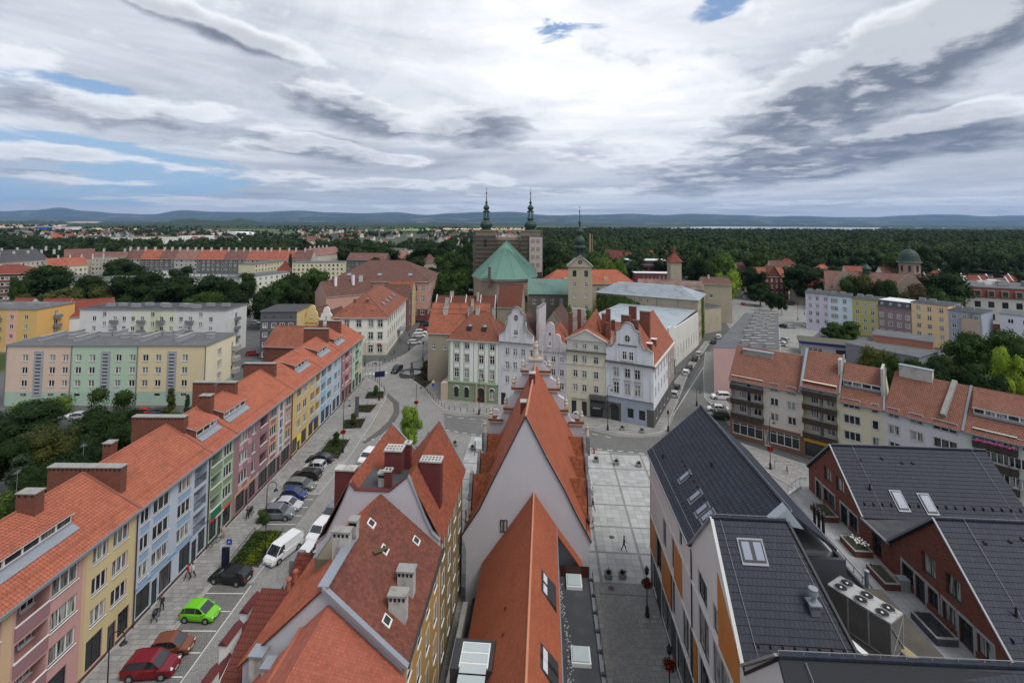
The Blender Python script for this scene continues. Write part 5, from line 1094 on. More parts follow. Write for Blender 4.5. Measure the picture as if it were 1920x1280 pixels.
def plant_bed(name,label,u,v,w,l,kind,m=None):
 t=uvthing(name,label,'planter',u,v,'planters along the brick wall of the terrace');m=m or BRW;b=MB();h=.55
 b.box(0,w,0,l,TZ,TZ+h,m);b.build('box',t);r=MB();
 for x0,x1_,y0,y1_ in((-.03,w+.03,-.03,.14),(-.03,w+.03,l-.14,l+.03),(-.03,.14,.14,l-.14),(w-.14,w+.03,.14,l-.14)):r.box(x0,x1_,y0,y1_,TZ+h,TZ+h+.07,CONC)
 r.build('rim',t);rnd=random.Random(int(v*10));f=MB()
 G1=mat('planter_leaf',(.040,.075,.022),.7,piece=.35);G2=mat('grey_leaf',(.055,.062,.035),.8,piece=.3)
 for k in range(650 if kind!='grass' else 800):
  x,y=rnd.uniform(.1,w-.1),rnd.uniform(.1,l-.1);z=TZ+h+rnd.random()**1.3*(.55 if kind=='flower' else .4);s=rnd.uniform(.04,.09);a=rnd.uniform(0,6.28);f.cur=rnd.random()+.001
  if kind=='grass':f.poly([(x,y,TZ+h),(x+.02,y+.02,TZ+h),(x+rnd.gauss(0,.12),y+rnd.gauss(0,.12),TZ+h+rnd.uniform(.2,.5))],G1)
  else:f.poly([(x,y,z),(x+s*math.cos(a),y+s*math.sin(a),z+rnd.uniform(-.05,.06)),(x+s*1.4*math.cos(a+.7),y+s*1.4*math.sin(a+.7),z+rnd.uniform(-.04,.05))],G1 if kind=='flower' or rnd.random()<.5 else G2)
 tag(f.build('foliage',t),kind='stuff')
 if kind=='flower':
  for k in range(26):q=MB();q.ball((0,0,0),rnd.uniform(.08,.13),mat('white_petals',(.75,.76,.70),.8,vs2=40,var2=.2),6,(1,1,.75));q.build('blossom',t,loc=(rnd.uniform(.5,w-.05),rnd.uniform(.1,l*.75),TZ+h+rnd.uniform(.4,.62)))
plant_bed('planter','brick planter with low grey green shrubs farthest along the terrace',30.75,57.1,1.7,2.6,'shrub')
plant_bed('planter','brick planter full of white hydrangea blossoms',30.7,51.5,1.7,2.5,'flower')
plant_bed('planter','brick planter with sparse shrubs beside a grey bin on the terrace',30.65,47.2,1.3,2.6,'shrub')
plant_bed('planter','dark planter with a mound of long grass nearest the viewer',30.65,41.5,1.6,2.7,'grass',DCLAD)
bn=uvthing('utility_box','grey concrete utility box at the near end of a brick planter','box',32.0,47.2);b=MB();b.box(0,.8,0,.7,TZ,TZ+.9,CONC);b.box(-.04,.84,-.04,.74,TZ+.9,TZ+.96,ZINC);b.build('body',bn)
def brick_house(label,va,vap,vb,zl,zap,zr_,uend,keep,win,gf,near_cut=None):
 """gable end faces the terrace (towards -u); va far eave, vap apex, vb near eave"""
 t=uvthing('brick_house',label,'house',BU,vb,'brick gabled houses on the terrace');f=lambda v:v-vb;wd=uend-BU;wb=MB();Lg=va-vb
 hs=[(va-(a+b_)/2,z0,abs(a-b_),z1-z0,st,'',.25)for a,b_,z0,z1,st in win+gf]
 zb=min(zl,zr_)
 wwin(t,wb,(0,Lg),(0,-1),Lg,TZ-.2,zb,[h for h in hs if h[1]+h[3]<=zb+.01],BRW)
 up_=[h for h in hs if h[1]+h[3]>zb+.01]
 def ztop(x):v=va-x;return zl+(zap-zl)*(va-v)/(va-vap)if v>vap else zr_+(zap-zr_)*(v-vb)/(vap-vb)
 xs=sorted({0,va-vap,Lg}|{h[0]-h[2]/2 for h in up_}|{h[0]+h[2]/2 for h in up_})
 for x0,x1_ in zip(xs[:-1],xs[1:]):
  xm=(x0+x1_)/2;hh=[h for h in up_ if abs(h[0]-xm)<h[2]/2];lo=[(zb,hh[0][1])]if hh else[]
  P=lambda x,z:(0,Lg-x,z)
  if hh:
   h=hh[0];zA_=h[1];zB_=h[1]+h[3]
   if zA_>zb:wb.poly([P(x0,zb),P(x1_,zb),P(x1_,zA_),P(x0,zA_)],BRW)
   wb.poly([P(x0,zB_),P(x1_,zB_),P(x1_,max(ztop(x1_),zB_)),P(x0,max(ztop(x0),zB_))],BRW)
   d=.25
   wb.poly([P(x0,zA_),(d,Lg-x0,zA_),(d,Lg-x1_,zA_),P(x1_,zA_)],BRW);wb.poly([P(x0,zA_),P(x0,zB_),(d,Lg-x0,zB_),(d,Lg-x0,zA_)],BRW);wb.poly([P(x1_,zB_),P(x1_,zA_),(d,Lg-x1_,zA_),(d,Lg-x1_,zB_)],BRW);wb.poly([P(x0,zB_),P(x1_,zB_),(d,Lg-x1_,zB_),(d,Lg-x0,zB_)],BRW)
   put_window(t,(0,Lg),(0,-1),h[0],h[1],h[2],h[3],h[4],rev=d)
  else:wb.poly([P(x0,zb),P(x1_,zb),P(x1_,ztop(x1_)),P(x0,ztop(x0))],BRW)
 wb.box(.3,wd,0,Lg,-.3,zb-.1,LCON);wb.build('wall',t)
 fr=MB()
 for a,b_,z0,z1,st in gf:fr.box(-.06,.0,f(b_)-.12,f(a)+.12,z1,z1+.22,GRYF);fr.box(-.05,.0,f(a),f(a)+.14,z0,z1,GRYF);fr.box(-.05,.0,f(b_)-.14,f(b_),z0,z1,GRYF)
 fr.build('portal_frame',t)
 r=MB();Q1=[(wd,-.1,zr_),(-.15,-.1,zr_),(-.15,f(vap),zap),(wd,f(vap),zap)][::1];Q1=[(-.15,-.1,zr_),(wd,-.1,zr_),(wd,f(vap),zap),(-.15,f(vap),zap)];Q2=[(wd,f(va)+.1,zl),(-.15,f(va)+.1,zl),(-.15,f(vap),zap),(wd,f(vap),zap)]
 slab(r,Q1,.2,DTU);slab(r,Q2,.2,DTU);r.build('roof',t);tile_quad(t,Q1,.31,.40,DTILE,keep=keep,thick=.045,lift=.008,gap=.014,near=(30,20,20));tile_quad(t,Q2,.31,.40,DTILE,thick=.035,lift=.008)
 ridgeline((-.1,f(vap),zap),(wd,f(vap),zap),int(wd/.42),t)
 w_=MB()
 for k in range(int(wd/1.1)):w_.bar((.2+k*1.1,f(vap),zap+.1),(.2+k*1.1,f(vap)-.15,zap+.3),.035,.035,LW)
 w_.bar((0,f(vap)-.12,zap+.27),(wd,f(vap)-.12,zap+.27),.03,.03,LW)
 dxn=2.2
 for x in(dxn,wd-1.5):w_.bar((x,f(vap),zap+.22),(x,.1,zr_+.2),.03,.03,LW)
 w_.build('conductor',t)
 vg=MB();vg.bar((-.2,f(vap),zap+.08),(-.2,f(va)+.1,zl+.08),.14,.16,GREYM);vg.bar((-.2,f(vap),zap+.08),(-.2,-.1,zr_+.08),.14,.12,GREYM);vg.build('verge',t)
 sg_=MB();s=(zap-zr_)/(vap-vb)
 for k in range(int(wd/.9)):sg_.box(.6+k*.9,.66+k*.9,.7,1.0,zr_+.8*s+.02,zr_+.8*s+.32,BLACK)
 sg_.build('snow_guard',t)
 for k in range(4):c=MB();x=2.0+k*1.9+random.random();y=f(vap)-.9-.5*random.random();z=zap-(f(vap)-y)*s;c.lathe([(.17,0),(.17,.14),(.05,.22)],BLACK,8,(x,y,z));c.build('vent_cap',t)
 c=MB();x=1.9;y=1.9;c.cyl((x,y,zr_+y*s),(x,y,zr_+y*s+.8),.08,.08,BLACK,8);c.build('vent_pipe',t)
 return t,s,f
bh1,s1,f1=brick_house('far brick gabled house with long dark tiled roof and two roof windows',64.0,59.0,53.6,11.9,16.7,11.9,49.5,120,[(60.6,59.2,12.2,13.75,'d2'),(58.3,56.8,12.2,13.75,'d2')],[(62.4,61.2,TZ,11.2,'door'),(60.8,58.6,TZ+.5,11.2,'d2'),(57.5,56.3,TZ,11.2,'door'),(56.0,54.6,TZ+.4,11.2,'d2')])
for px_,py_ in((1686,939),(1739,945)):roofwin(bh1,hit(bh1,px_,py_,(0,-.1,11.9),(0,-s1,1))+Vector((0,0,.03)),(1,0,0),(0,1,s1),.95,1.75)
bh2,s2,f2=brick_house('near brick gabled house with dark tiled roof at the right edge',49.8,44.2,37.6,11.8,17.3,11.4,52.0,250,[(45.9,44.4,12.0,13.7,'d2'),(43.4,41.9,12.0,13.7,'d2')],[(48.3,46.9,TZ+.5,11.2,'d2'),(46.7,45.6,TZ,11.2,'door'),(45.3,44.2,TZ+.5,11.2,'d2'),(43.8,42.5,TZ+.5,11.2,'d2'),(42.2,40.9,TZ,11.2,'door'),(40.6,39.2,TZ+.5,11.2,'d2')])
lr=uvthing('link_roof','low link building with flat dark roof between the two brick gables','building',BU,49.8)
b=MB();wall(b,(0,3.8),(0,-1),3.8,TZ-.2,11.7,[(1.9,TZ,1.3,2.2,None,'',.25)],BRW);put_window(lr,(0,3.8),(0,-1),1.9,TZ,1.3,2.2,'door',rev=.25,name='door');b.build('wall',lr)
b=MB();slab(b,[(-.2,-.2,11.75),(9,-.2,12.1),(9,3.9,12.1),(-.2,3.9,11.75)],.2,ASPHD);b.bar((-.25,-.2,11.8),(-.25,3.9,11.8),.2,.16,GREYM);b.build('roof',lr)
def curved_gable(mb,pts,y,t,m):
 """free-standing gable outline (x, z) at wall plane y, thickness t inwards"""
 mb.extr([(x,y,z)for x,z in pts],(0,t,0),m)
def arc(cx,cz,r,a0,a1,n=6,rz_=None):return[(cx+r*math.cos(R(a0+(a1-a0)*i/n)),cz+(rz_ or r)*math.sin(R(a0+(a1-a0)*i/n)))for i in range(n+1)]
def arch_hood(parent,x,z,w,m,m2,y=-.05,n='arch'):
 b=MB();pts=arc(x,z,w/2,180,0,8);b.extr([(p[0],y,p[1])for p in pts],(0,.03,0),m);
 for a,c in zip(pts[:-1],pts[1:]):b.bar((a[0],y-.04,a[1]),(c[0],y-.04,c[1]),.14,.12,m2)
 b.build(n,parent)
OLDW=C('old_white_render',(196,196,200),dirt=.75,dc=(.10,.095,.09),ds=.9);GRN1=C('upper_green_render',(148,168,132));GRN2=C('lower_green_render',(122,140,104),dirt=.4);GW=C('green_white_panel',(206,214,206),dirt=.15)
CREAM=C('cream_render',(198,188,160),dirt=.3);LIL=C('stained_lilac_render',(180,174,178),dirt=.8,dc=(.11,.08,.07),ds=.8);COLDW=C('cold_white_render',(200,204,212),dirt=.5,dc=(.12,.12,.12),ds=.6);BLUEG=C('blue_grey_render',(142,152,172),dirt=.3);DSTONE=mat('dark_stone',(.10,.098,.092),.95,var=.25,vs=1.5,dirt=((.04,.04,.04),.5,1.5),bump=.5)
RTA=rooftex('brown_orange_roof',(146,78,54),row=.36,cw=.3,axis=0);RTB=rooftex('orange_roof',(176,90,60),row=.36,cw=.3,axis=2);RTC=rooftex('dark_brown_roof',(104,70,58),row=.36,cw=.3,axis=2,dirt=.6)
gL,gR,wR,lR,yR,cR,cB=(-14.94,116.29),(-2.9,113.5),(5.1,110.9),(12.41,108.5),(20.6,105.6),(29.42,100.89),(39.8,123.6)
L=12.36;cols=[L*f for f in(.17,.375,.66,.875)]
pan=[(c-.62,c+.62,z-1.1,z-.12,GW)for c in cols for z in(9.0,12.3)]+[(0.5,L-.3,13.9,14.0,GW)]
strips=[(.5,1.2,4.7,13.8,GW),(3.0,3.8,4.7,13.8,GW),(5.3,6.2,4.7,13.8,GW),(6.4,7.3,4.7,13.8,GW),(9.0,9.9,4.7,13.8,GW),(L-.7,L-.1,4.7,13.8,GW)]
t=house('corner_house','green corner house with white panels, two round dormers and red brown roof','house',gL,gR,11.5,14.3,GRN1,front=[(c,12.25,1.15,1.25,'x2s')for c in cols]+[(c,9.0,1.15,1.9,'x2s')for c in cols]+[(c,5.5,1.15,2.1,'x2s')for c in cols]+[(cols[0],.9,1.1,2.0,'dark','',.25),(cols[1],.9,1.1,2.0,'dark','',.25),(8.2,.05,1.5,2.6,'door','',.3),(cols[3],.9,1.2,2.0,'x2','',.25)],right=[],left=[(3+3.2*k,z,1.1,1.8,'x2s')for k in range(3)for z in(5.5,9.0,12.2)],zones=pan+strips+[(0,L,-.3,4.3,GRN2)],zl=[(0,11.5,-.3,4.3,GRN2)],roof=('hip',5.8,RTA,.45,5.0),cornice=(.28,OFFW),group='old houses across the square')
b=MB();b.box(-.15,L+.1,-.14,-.0,4.3,4.55,GRN1);b.build('ledge',t)
for c in(cols[0],cols[1],cols[3]):arch_hood(t,c,2.9,1.3,SHOPG,GW)
arch_hood(t,8.2,2.65,1.9,SHOPG,PEACH)
for x in(7.05,9.35):b=MB();b.box(x-.18,x+.18,-.2,0,0,4.2,C('pinkish_pilaster',(176,150,126)));b.build('pilaster',t)
bt=MB();bt.extr([(-1.4,-1.0,0),(0,-.6,0),(0,4.2,0),(-1.6,4.2,0)],(0,0,4.2),C('pinkish_pilaster',(0,0,0)));bt.build('buttress',t)
for x in(4.6,8.3):
 b=MB();y=2.0;z=14.3+(y+.45)*5.8/6.2;b.box(x-.55,x+.55,y-.6,y+1.2,z-.6,z+.55,DARKF);b.lathe([(.62,0),(.6,.15),(.4,.4),(.02,.5)],GREYM,10,(x,y+.2,z+.5));b.build('dormer',t)
chimney(t,5.6,5.2,17,21.2,.9,.7,CHIMC,pots=2);chimney(t,9.2,7.2,17,20.6,.7,.7,CHIMC,pots=2);chimney(t,3.5,6.4,17,20.8,.9,.7,CONC,pots=2)
L=8.6;cols=[L*f for f in(.25,.47,.69,.9)]
t=house('gabled_house','white house with stained scrolled gable and oval attic window','house',gR,wR,11,14.4,OLDW,front=[(c,z,1.0,h,'x2')for c in cols for z,h in((11.5,1.6),(8.3,1.7),(5.2,1.5))]+[(1.2,0,1.3,2.9,'lam'),(3.9,0,1.4,3.0,'door','',.3),(6.6,.8,1.3,2.0,'dark')],roof=('gable_f',5.6,RTC,.1),group='old houses across the square')
g=MB();pts=[(.1,14.4),(.2,16.2),(1.0,16.8),(1.7,17.4),(2.1,18.6),(2.2,20.9),(2.9,21.5),(3.2,21.2)]+[(p[0],p[1])for p in arc(4.3,21.4,1.25,180,0,8)]+[(5.4,21.2),(5.7,21.5),(6.4,20.9),(6.5,18.6),(6.9,17.4),(7.6,16.8),(8.4,16.2),(8.5,14.4)]
curved_gable(g,pts,-.25,.7,OLDW);g.build('gable',t)
for a,c in zip(pts[1:-2],pts[2:-1]):pass
b=MB()
for a,c in zip(pts[1:-2],pts[2:-1]):b.bar((a[0],-.1,a[1]+.05),(c[0],-.1,c[1]+.05),.9,.12,STONE)
b.box(0,L,-.45,0,14.35,14.6,STONE);b.build('coping',t)
for x in(1.9,3.1,5.5,6.7):b=MB();b.box(x-.14,x+.14,-.36,-.25,14.6,19.4,OLDW);b.build('pilaster',t)
put_window(t,(0,-.25),(1,0),4.3,16.2,1.0,1.3,'x2',rev=-.01)
def oculus(t,x,y,z,rx,rz,m=OFFW):
 b=MB();P=[(x+rx*math.cos(a),y-.02,z+rz*math.sin(a))for a in[2*math.pi*i/16 for i in range(16)]];b.poly(P[::1],GLASS)
 for i in range(16):b.bar(P[i],P[(i+1)%16],.10,.14,m)
 b.bar((x,y-.03,z-rz),(x,y-.03,z+rz),.06,.06,WHITE);b.bar((x-rx,y-.03,z),(x+rx,y-.03,z),.06,.06,WHITE);b.build('round_window',t)
oculus(t,4.3,-.27,20.2,.42,.62,STONE)
b=MB();b.extr([(8.0,4.0,13),(8.6,4.0,13),(8.6,4.0,22.0),(8.0,4.0,22.0)],(0,7,0),LIL);b.box(7.9,8.7,3.9,11.1,22.0,22.15,STONE);b.build('fire_wall',t)
L=7.7;cols=[L*f for f in(.1,.34,.6,.85)]
t=house('gabled_house','narrow stained lilac white house with three rounded gable lobes','house',wR,lR,11,13.2,LIL,front=[(c,z,.95,h,'x2s')for c in cols[1:]for z,h in((10.9,1.25),(7.9,1.5),(5.0,1.5))]+[(c,.8,1.2,2.1,'shop')for c in cols],roof=('gable_f',4.4,RTB,.1),group='old houses across the square')
g=MB();pts=[(.0,13.2),(.1,14.2)]+arc(.9,14.6,.8,180,60,4)+[(1.5,16.0)]+arc(2.3,16.4,.8,180,40,4)+[(2.95,18.6)]+arc(3.9,18.8,.9,180,0,8)+[(4.85,18.6)]+arc(5.5,16.4,.8,140,0,4)+[(6.3,16.0)]+arc(6.9,14.6,.8,120,0,4)+[(7.6,14.2),(7.7,13.2)]
curved_gable(g,pts,-.2,.6,LIL);g.build('gable',t)
for x in(1.5,3.0,4.8,6.3):b=MB();b.box(x-.13,x+.13,-.3,-.2,13.3,17.4 if 2<x<5 else 15.8,LIL);b.build('pilaster',t)
put_window(t,(0,-.2),(1,0),3.9,14.4,.7,1.1,'w1',rev=-.01);put_window(t,(0,-.2),(1,0),3.9,16.9,.4,.5,'slot',rev=-.01)
L=8.7;cols=[L*f for f in(.22,.45,.745)]
t=house('pediment_house','cream house with low triangular pediment above shops','house',lR,yR,11.5,16.3,CREAM,front=[(c,14.5,.95,1.0,'x2s')for c in cols]+[(c,z,1.0,1.5,'x2s')for c in cols for z in(11.4,8.2,5.2)]+[(1.6,.1,1.1,3.0,'shop1','',.25),(3.9,.1,1.1,3.0,'shop1','',.25),(6.6,.1,2.7,2.7,'shop','',.3)],zones=[(0,L,13.9,16.3,C('grey_attic',(184,182,172),dirt=.4)),(0,5.1,-.3,3.9,C('banded_cream',(190,180,150),dirt=.3)),(5.1,L,-.3,3.9,DSTONE)],roof=('gable_f',2.4,RTB,.3),group='old houses across the square')
b=MB();b.box(-.1,L+.1,-.5,0,13.75,14.0,DSTONE);b.box(0,L,-.15,0,11.0,11.12,CREAM);b.box(5.1,L,-.5,0,3.95,4.9,DSTONE);b.build('cornice',t)
b=MB();b.extr([(-.2,-.3,16.3),(L+.2,-.3,16.3),(L/2,-.3,18.6)],(0,.3,0),C('grey_attic',(0,0,0)));b.bar((-.3,-.35,16.35),(L/2,-.35,18.7),.4,.16,OFFW);b.bar((L+.3,-.35,16.35),(L/2,-.35,18.7),.4,.16,OFFW);b.build('pediment',t)
for k in range(7):b=MB();b.box(0,5.1,-.06,0,.3+k*.5,.7+k*.5,C('banded_cream',(0,0,0)));
def text(parent,s,x,y,z,size,m,rot=(math.pi/2,0,0),ext=.01,n='lettering'):
 c=bpy.data.curves.new(n,'FONT');c.body=s;c.size=size;c.extrude=ext;c.align_x='CENTER';c.resolution_u=2
 o=bpy.data.objects.new(n,c);me=bpy.data.meshes.new_from_object(o);bpy.data.objects.remove(o);me.materials.clear();me.materials.append(m)
 o=bpy.data.objects.new(n,me);col.objects.link(o);o.parent=parent;o.location=(x,y,z);o.rotation_euler=rot;return o
text(t,'MODA MĘSKA',2.75,-.08,3.35,.48,DARKF)
aw=MB();aw.extr([(5.4,-.05,3.5),(5.4,-1.3,2.7),(5.4,-1.3,2.3),(5.4,-.05,2.4)],(2.9,0,0),mat('black_awning',(.02,.02,.022),.8));aw.build('awning',t);text(t,'KWIATY',6.85,-1.33,2.38,.42,WHITE)
b=MB();zb=16.4;q=[(2.2,1.5,16.6),(6.4,1.5,16.6),(5.6,5.5,22.4)];b.poly(q,RTB);b.poly([(6.4,1.5,16.6),(7.4,9,16.6),(5.6,5.5,22.4)],RTB);b.poly([(2.2,1.5,16.6),(5.6,5.5,22.4),(4.8,11,21.5),(1.2,9,16.6)],RTB);b.poly([(5.6,5.5,22.4),(7.4,9,16.6),(4.8,11,21.5)],RTB);b.build('steep_roof',t)
for x,y,z1,w_ in((7.6,4.0,21.5,.9),(8.3,6.0,22.3,1.0),(8.6,3.2,19.8,.8),(-.6,6.5,20.8,.9),(1.0,9,21.3,.8)):chimney(t,x,y,15.5,z1,w_,.8,BRK,cap=BRK)
L=10.0;cols=[L*f for f in(.22,.46,.67)]
t=house('gabled_house','cold white corner house with blue grey ground floor and scrolled gable','house',yR,cR,24.5,12.4,COLDW,front=[(c,9.4,1.15,1.9,'x2s')for c in cols]+[(c,5.9,1.15,2.3,'x2s')for c in cols]+[(1.8,0,1.9,2.7,'door','',.4),(5.2,1.2,1.3,2.0,'dark','',.25),(7.6,1.2,1.3,2.0,'dark','',.25)],right=[(2.0+3.2*k,z,1.0,1.9,'x2s')for k in range(7)for z in(5.9,9.4)]+[(3+4.2*k,1.1,1.1,2.0,'dark')for k in range(5)],zones=[(0,L,-.3,5.0,BLUEG),(8.6,L,-.3,3.6,DSTONE),(0,3.2,-.3,3.9,DSTONE)],zr=[(0,24.5,-.3,3.6,DSTONE),(16,24.5,3.6,12.4,C('stained_tan',(150,132,120),dirt=.6))],roof=('gable_f',7.4,RTB,.35),group='old houses across the square')
arch_hood(t,1.8,2.7,2.1,SHOPG,DSTONE)
b=MB();b.box(-.1,L+.3,-.6,0,12.35,12.65,DSTONE);b.box(L,L+.5,0,24.5,12.3,12.5,OFFW);b.box(0,L,-.12,0,5.0,5.15,STONE);b.build('cornice',t)
for c in cols:b=MB();b.box(c-.75,c+.75,-.2,0,8.75,8.87,STONE);b.build('hood_mould',t)
for x in(.15,1.25,8.0,9.6):b=MB();b.box(x-.15,x+.2,-.12,0,5.2,12.2,COLDW);b.build('pilaster',t)
g=MB();pts=[(.0,12.6),(.0,15.4),(.6,15.9),(1.3,15.6),(1.7,16.3),(2.1,17.0),(2.2,19.2),(3.2,19.5)]+arc(4.7,19.7,1.35,170,10,8)+[(6.2,19.5),(7.2,19.2),(7.3,17.0),(7.8,16.3),(8.2,15.6),(8.9,15.9),(L,15.2),(L,12.6)]
curved_gable(g,pts,-.2,.7,COLDW);g.build('gable',t);b=MB()
for a,c in zip(pts[1:-2],pts[2:-1]):b.bar((a[0],-.0,a[1]+.05),(c[0],-.0,c[1]+.05),.9,.12,STONE)
b.box(2.6,6.8,-.42,-.2,16.15,16.35,DSTONE);b.build('coping',t)
for x in(2.5,3.3,6.1,6.9):b=MB();b.box(x-.13,x+.13,-.32,-.2,12.7,19.0,COLDW);b.build('pilaster',t)
put_window(t,(0,-.2),(1,0),4.1,13.2,.95,1.8,'x2',rev=-.01);put_window(t,(0,-.2),(1,0),5.5,13.2,.95,1.8,'x2',rev=-.01);oculus(t,4.7,-.22,17.7,.6,.75,OFFW)
for x,y,z1,w_,d_ in((5.4,4.0,20.8,1.3,1.0),(3.0,5.2,21.4,2.0,.9),(6.4,8.8,22.0,2.2,1.0),(3.2,10.5,22.6,1.6,1.0)):chimney(t,x,y,16,z1,w_,d_,BRK,cap=BRK)
for y in(4.5,9.0):b=MB();b.box(7.6,8.7,y,y+1.1,14.4,16.0,BRK);b.box(7.5,8.8,y-.1,y+1.2,16.0,16.1,WHITE);b.build('dormer',t)
def lowroof(label,px0,px1,y_eave,y_ridge,Y,depth,h,rise,rm,wm,nm='back_house'):
 pass
for k,(x0,y0,w_,d_,h_,ri,mt,lab)in enumerate([(-22.0,129,15,8,13.0,4.2,RTB,'orange roofed back house just behind the green corner house'),(-23.5,139,17,8,12.5,4.2,RTB,'second orange roofed back house behind the green corner house'),(-25,149,18,9,12.5,4.2,RTB,'third orange roofed back house toward the church'),(-25.5,161,20,9,12.5,4.6,rooftex('rust_brown_roof',(118,58,40),dirt=.7),'rust brown roofed back house with white fire walls nearest the church')]):
 t=house('back_house',lab,'house',(x0,y0),(x0+w_,y0-1.0),d_,h_,C('tan_back_wall',(150,138,116),dirt=.5),front=[(x,z,1,1.4,'x2')for x in lerp(0,w_,5)for z in(8.5,)],left=[(2+3*k2,z,1,1.6,'x2')for k2 in range(2)for z in(5,9)],roof=('gable',ri,mt,.3),far=True,gutter=False,group='orange roofed back houses',chim=[(w_*.25,d_*.5,h_+1,h_+ri+1.4,1.2,.7),(w_*.7,d_*.4,h_+1,h_+ri+1.2,.7,1.3)])
 n_=4
 for i in range(n_+1):
  x=w_*i/n_;b=MB();b.extr([(x-.15,-.4,h_-.2),(x-.15,d_/2,h_+ri+.5),(x-.15,d_/2,h_+ri-.4),(x-.15,-.4,h_-1.0)],(.3,0,0),OFFW)
  if k in(3,):b.build('fire_wall',t)
t=house('back_house','tall rust red tiled back house with tan side wall below the green church','house',(-4.6,160),(3.2,159),12,14.5,C('tan_back_wall',(0,0,0)),front=[(4,9,1.2,1.2,'w2')],roof=('gable',6.5,rooftex('rust_brown_roof',(0,0,0)),.3),far=True,gutter=False,group='orange roofed back houses')
t=house('back_house','dark brown gabled back house with tall pale fire wall behind the narrow lilac house','house',(5.5,124),(16,121),12,12,C('tan_back_wall',(0,0,0)),roof=('gable_f',7.8,RTC,.3),far=True,gutter=False,group='orange roofed back houses')
b=MB();b.box(10.2,13.5,-1.0,-.4,10,21.0,CHIMC);b.build('fire_wall',t)
t=house('back_house','orange roofed back house with brick chimneys behind the cream house','house',(14.5,121.5),(27,117.5),11,12.5,C('tan_back_wall',(0,0,0)),front=[(3,9.5,1,1.4,'w2'),(6,9.5,1,1.4,'w2')],roof=('gable',4.5,RTB,.3),far=True,gutter=False,chim=[(3,4,13,18.6,1.2,.9,BRK),(8,6,14,19,1.4,.9,BRK),(10.5,3,13,18,.9,.9,BRK)],group='orange roofed back houses')
METR=mat('pale_metal_roof',(.36,.41,.45),.45,.25,var=.15,vs=.3,dirt=((.2,.22,.24),.5,.4))
def seam_roof(par,pts,m,n,w=.06):
 b=MB();b.poly(pts,m);A,B,Cc,D_=[Vector(p)for p in pts]
 for i in range(n+1):b.bar(A.lerp(B,i/n)+Vector((0,0,.04)),D_.lerp(Cc,i/n)+Vector((0,0,.04)),w,.08,m)
 return b.build('roof',par)
t=house('warehouse','pale block with light metal seam roof behind the white corner house','building',(33.5,146),(44.9,138.5),37,9.6,C('pale_grey_render',(196,194,188),dirt=.3),right=[(3+3.4*k,2.2,.5,3.2,'slot')for k in range(10)],roof=('none',),far=True)
seam_roof(t,[(-14,-12,10.9),(t['_L']-.6,-.3,10.9),(t['_L']-.6,37,12.0),(-14,37,12.0)],METR,22)
b=MB();b.extr([(t['_L']-.4,-.2,8),(t['_L']-.4,-.2,12.4),(t['_L']-.4,3,12.4),(t['_L']-.4,6,11.4),(t['_L']-.4,12,11.2),(t['_L']-.4,37,11.2),(t['_L']-.4,37,8)],(.45,0,0),C('pale_grey_render',(0,0,0)));b.build('parapet',t)
t=house('garage','low dark annex beside the street to the right of the corner house','building',G(1247,706),G(1266,700),9,3.6,DSTONE,roof=('flat',ASPH),far=True)
RB_T=tiles('red_brown_tile',(132,86,70),piece=.12,dirt=.2);RBU=mat('red_brown_under',(.075,.03,.025),.9)
BALC=mat('brown_balcony',(.055,.038,.032),.7,var=.2,vs=1.5);BEIG=C('beige_render',(194,182,170),dirt=.12);CRM2=C('butter_render',(204,194,160),dirt=.12);PGRY=C('pale_violet_grey',(190,190,200),dirt=.12);PGRN=C('pale_mint_render',(186,202,190),dirt=.12);BRNT=C('brown_tile_plinth',(128,84,62),dirt=.2)
D_=12.0
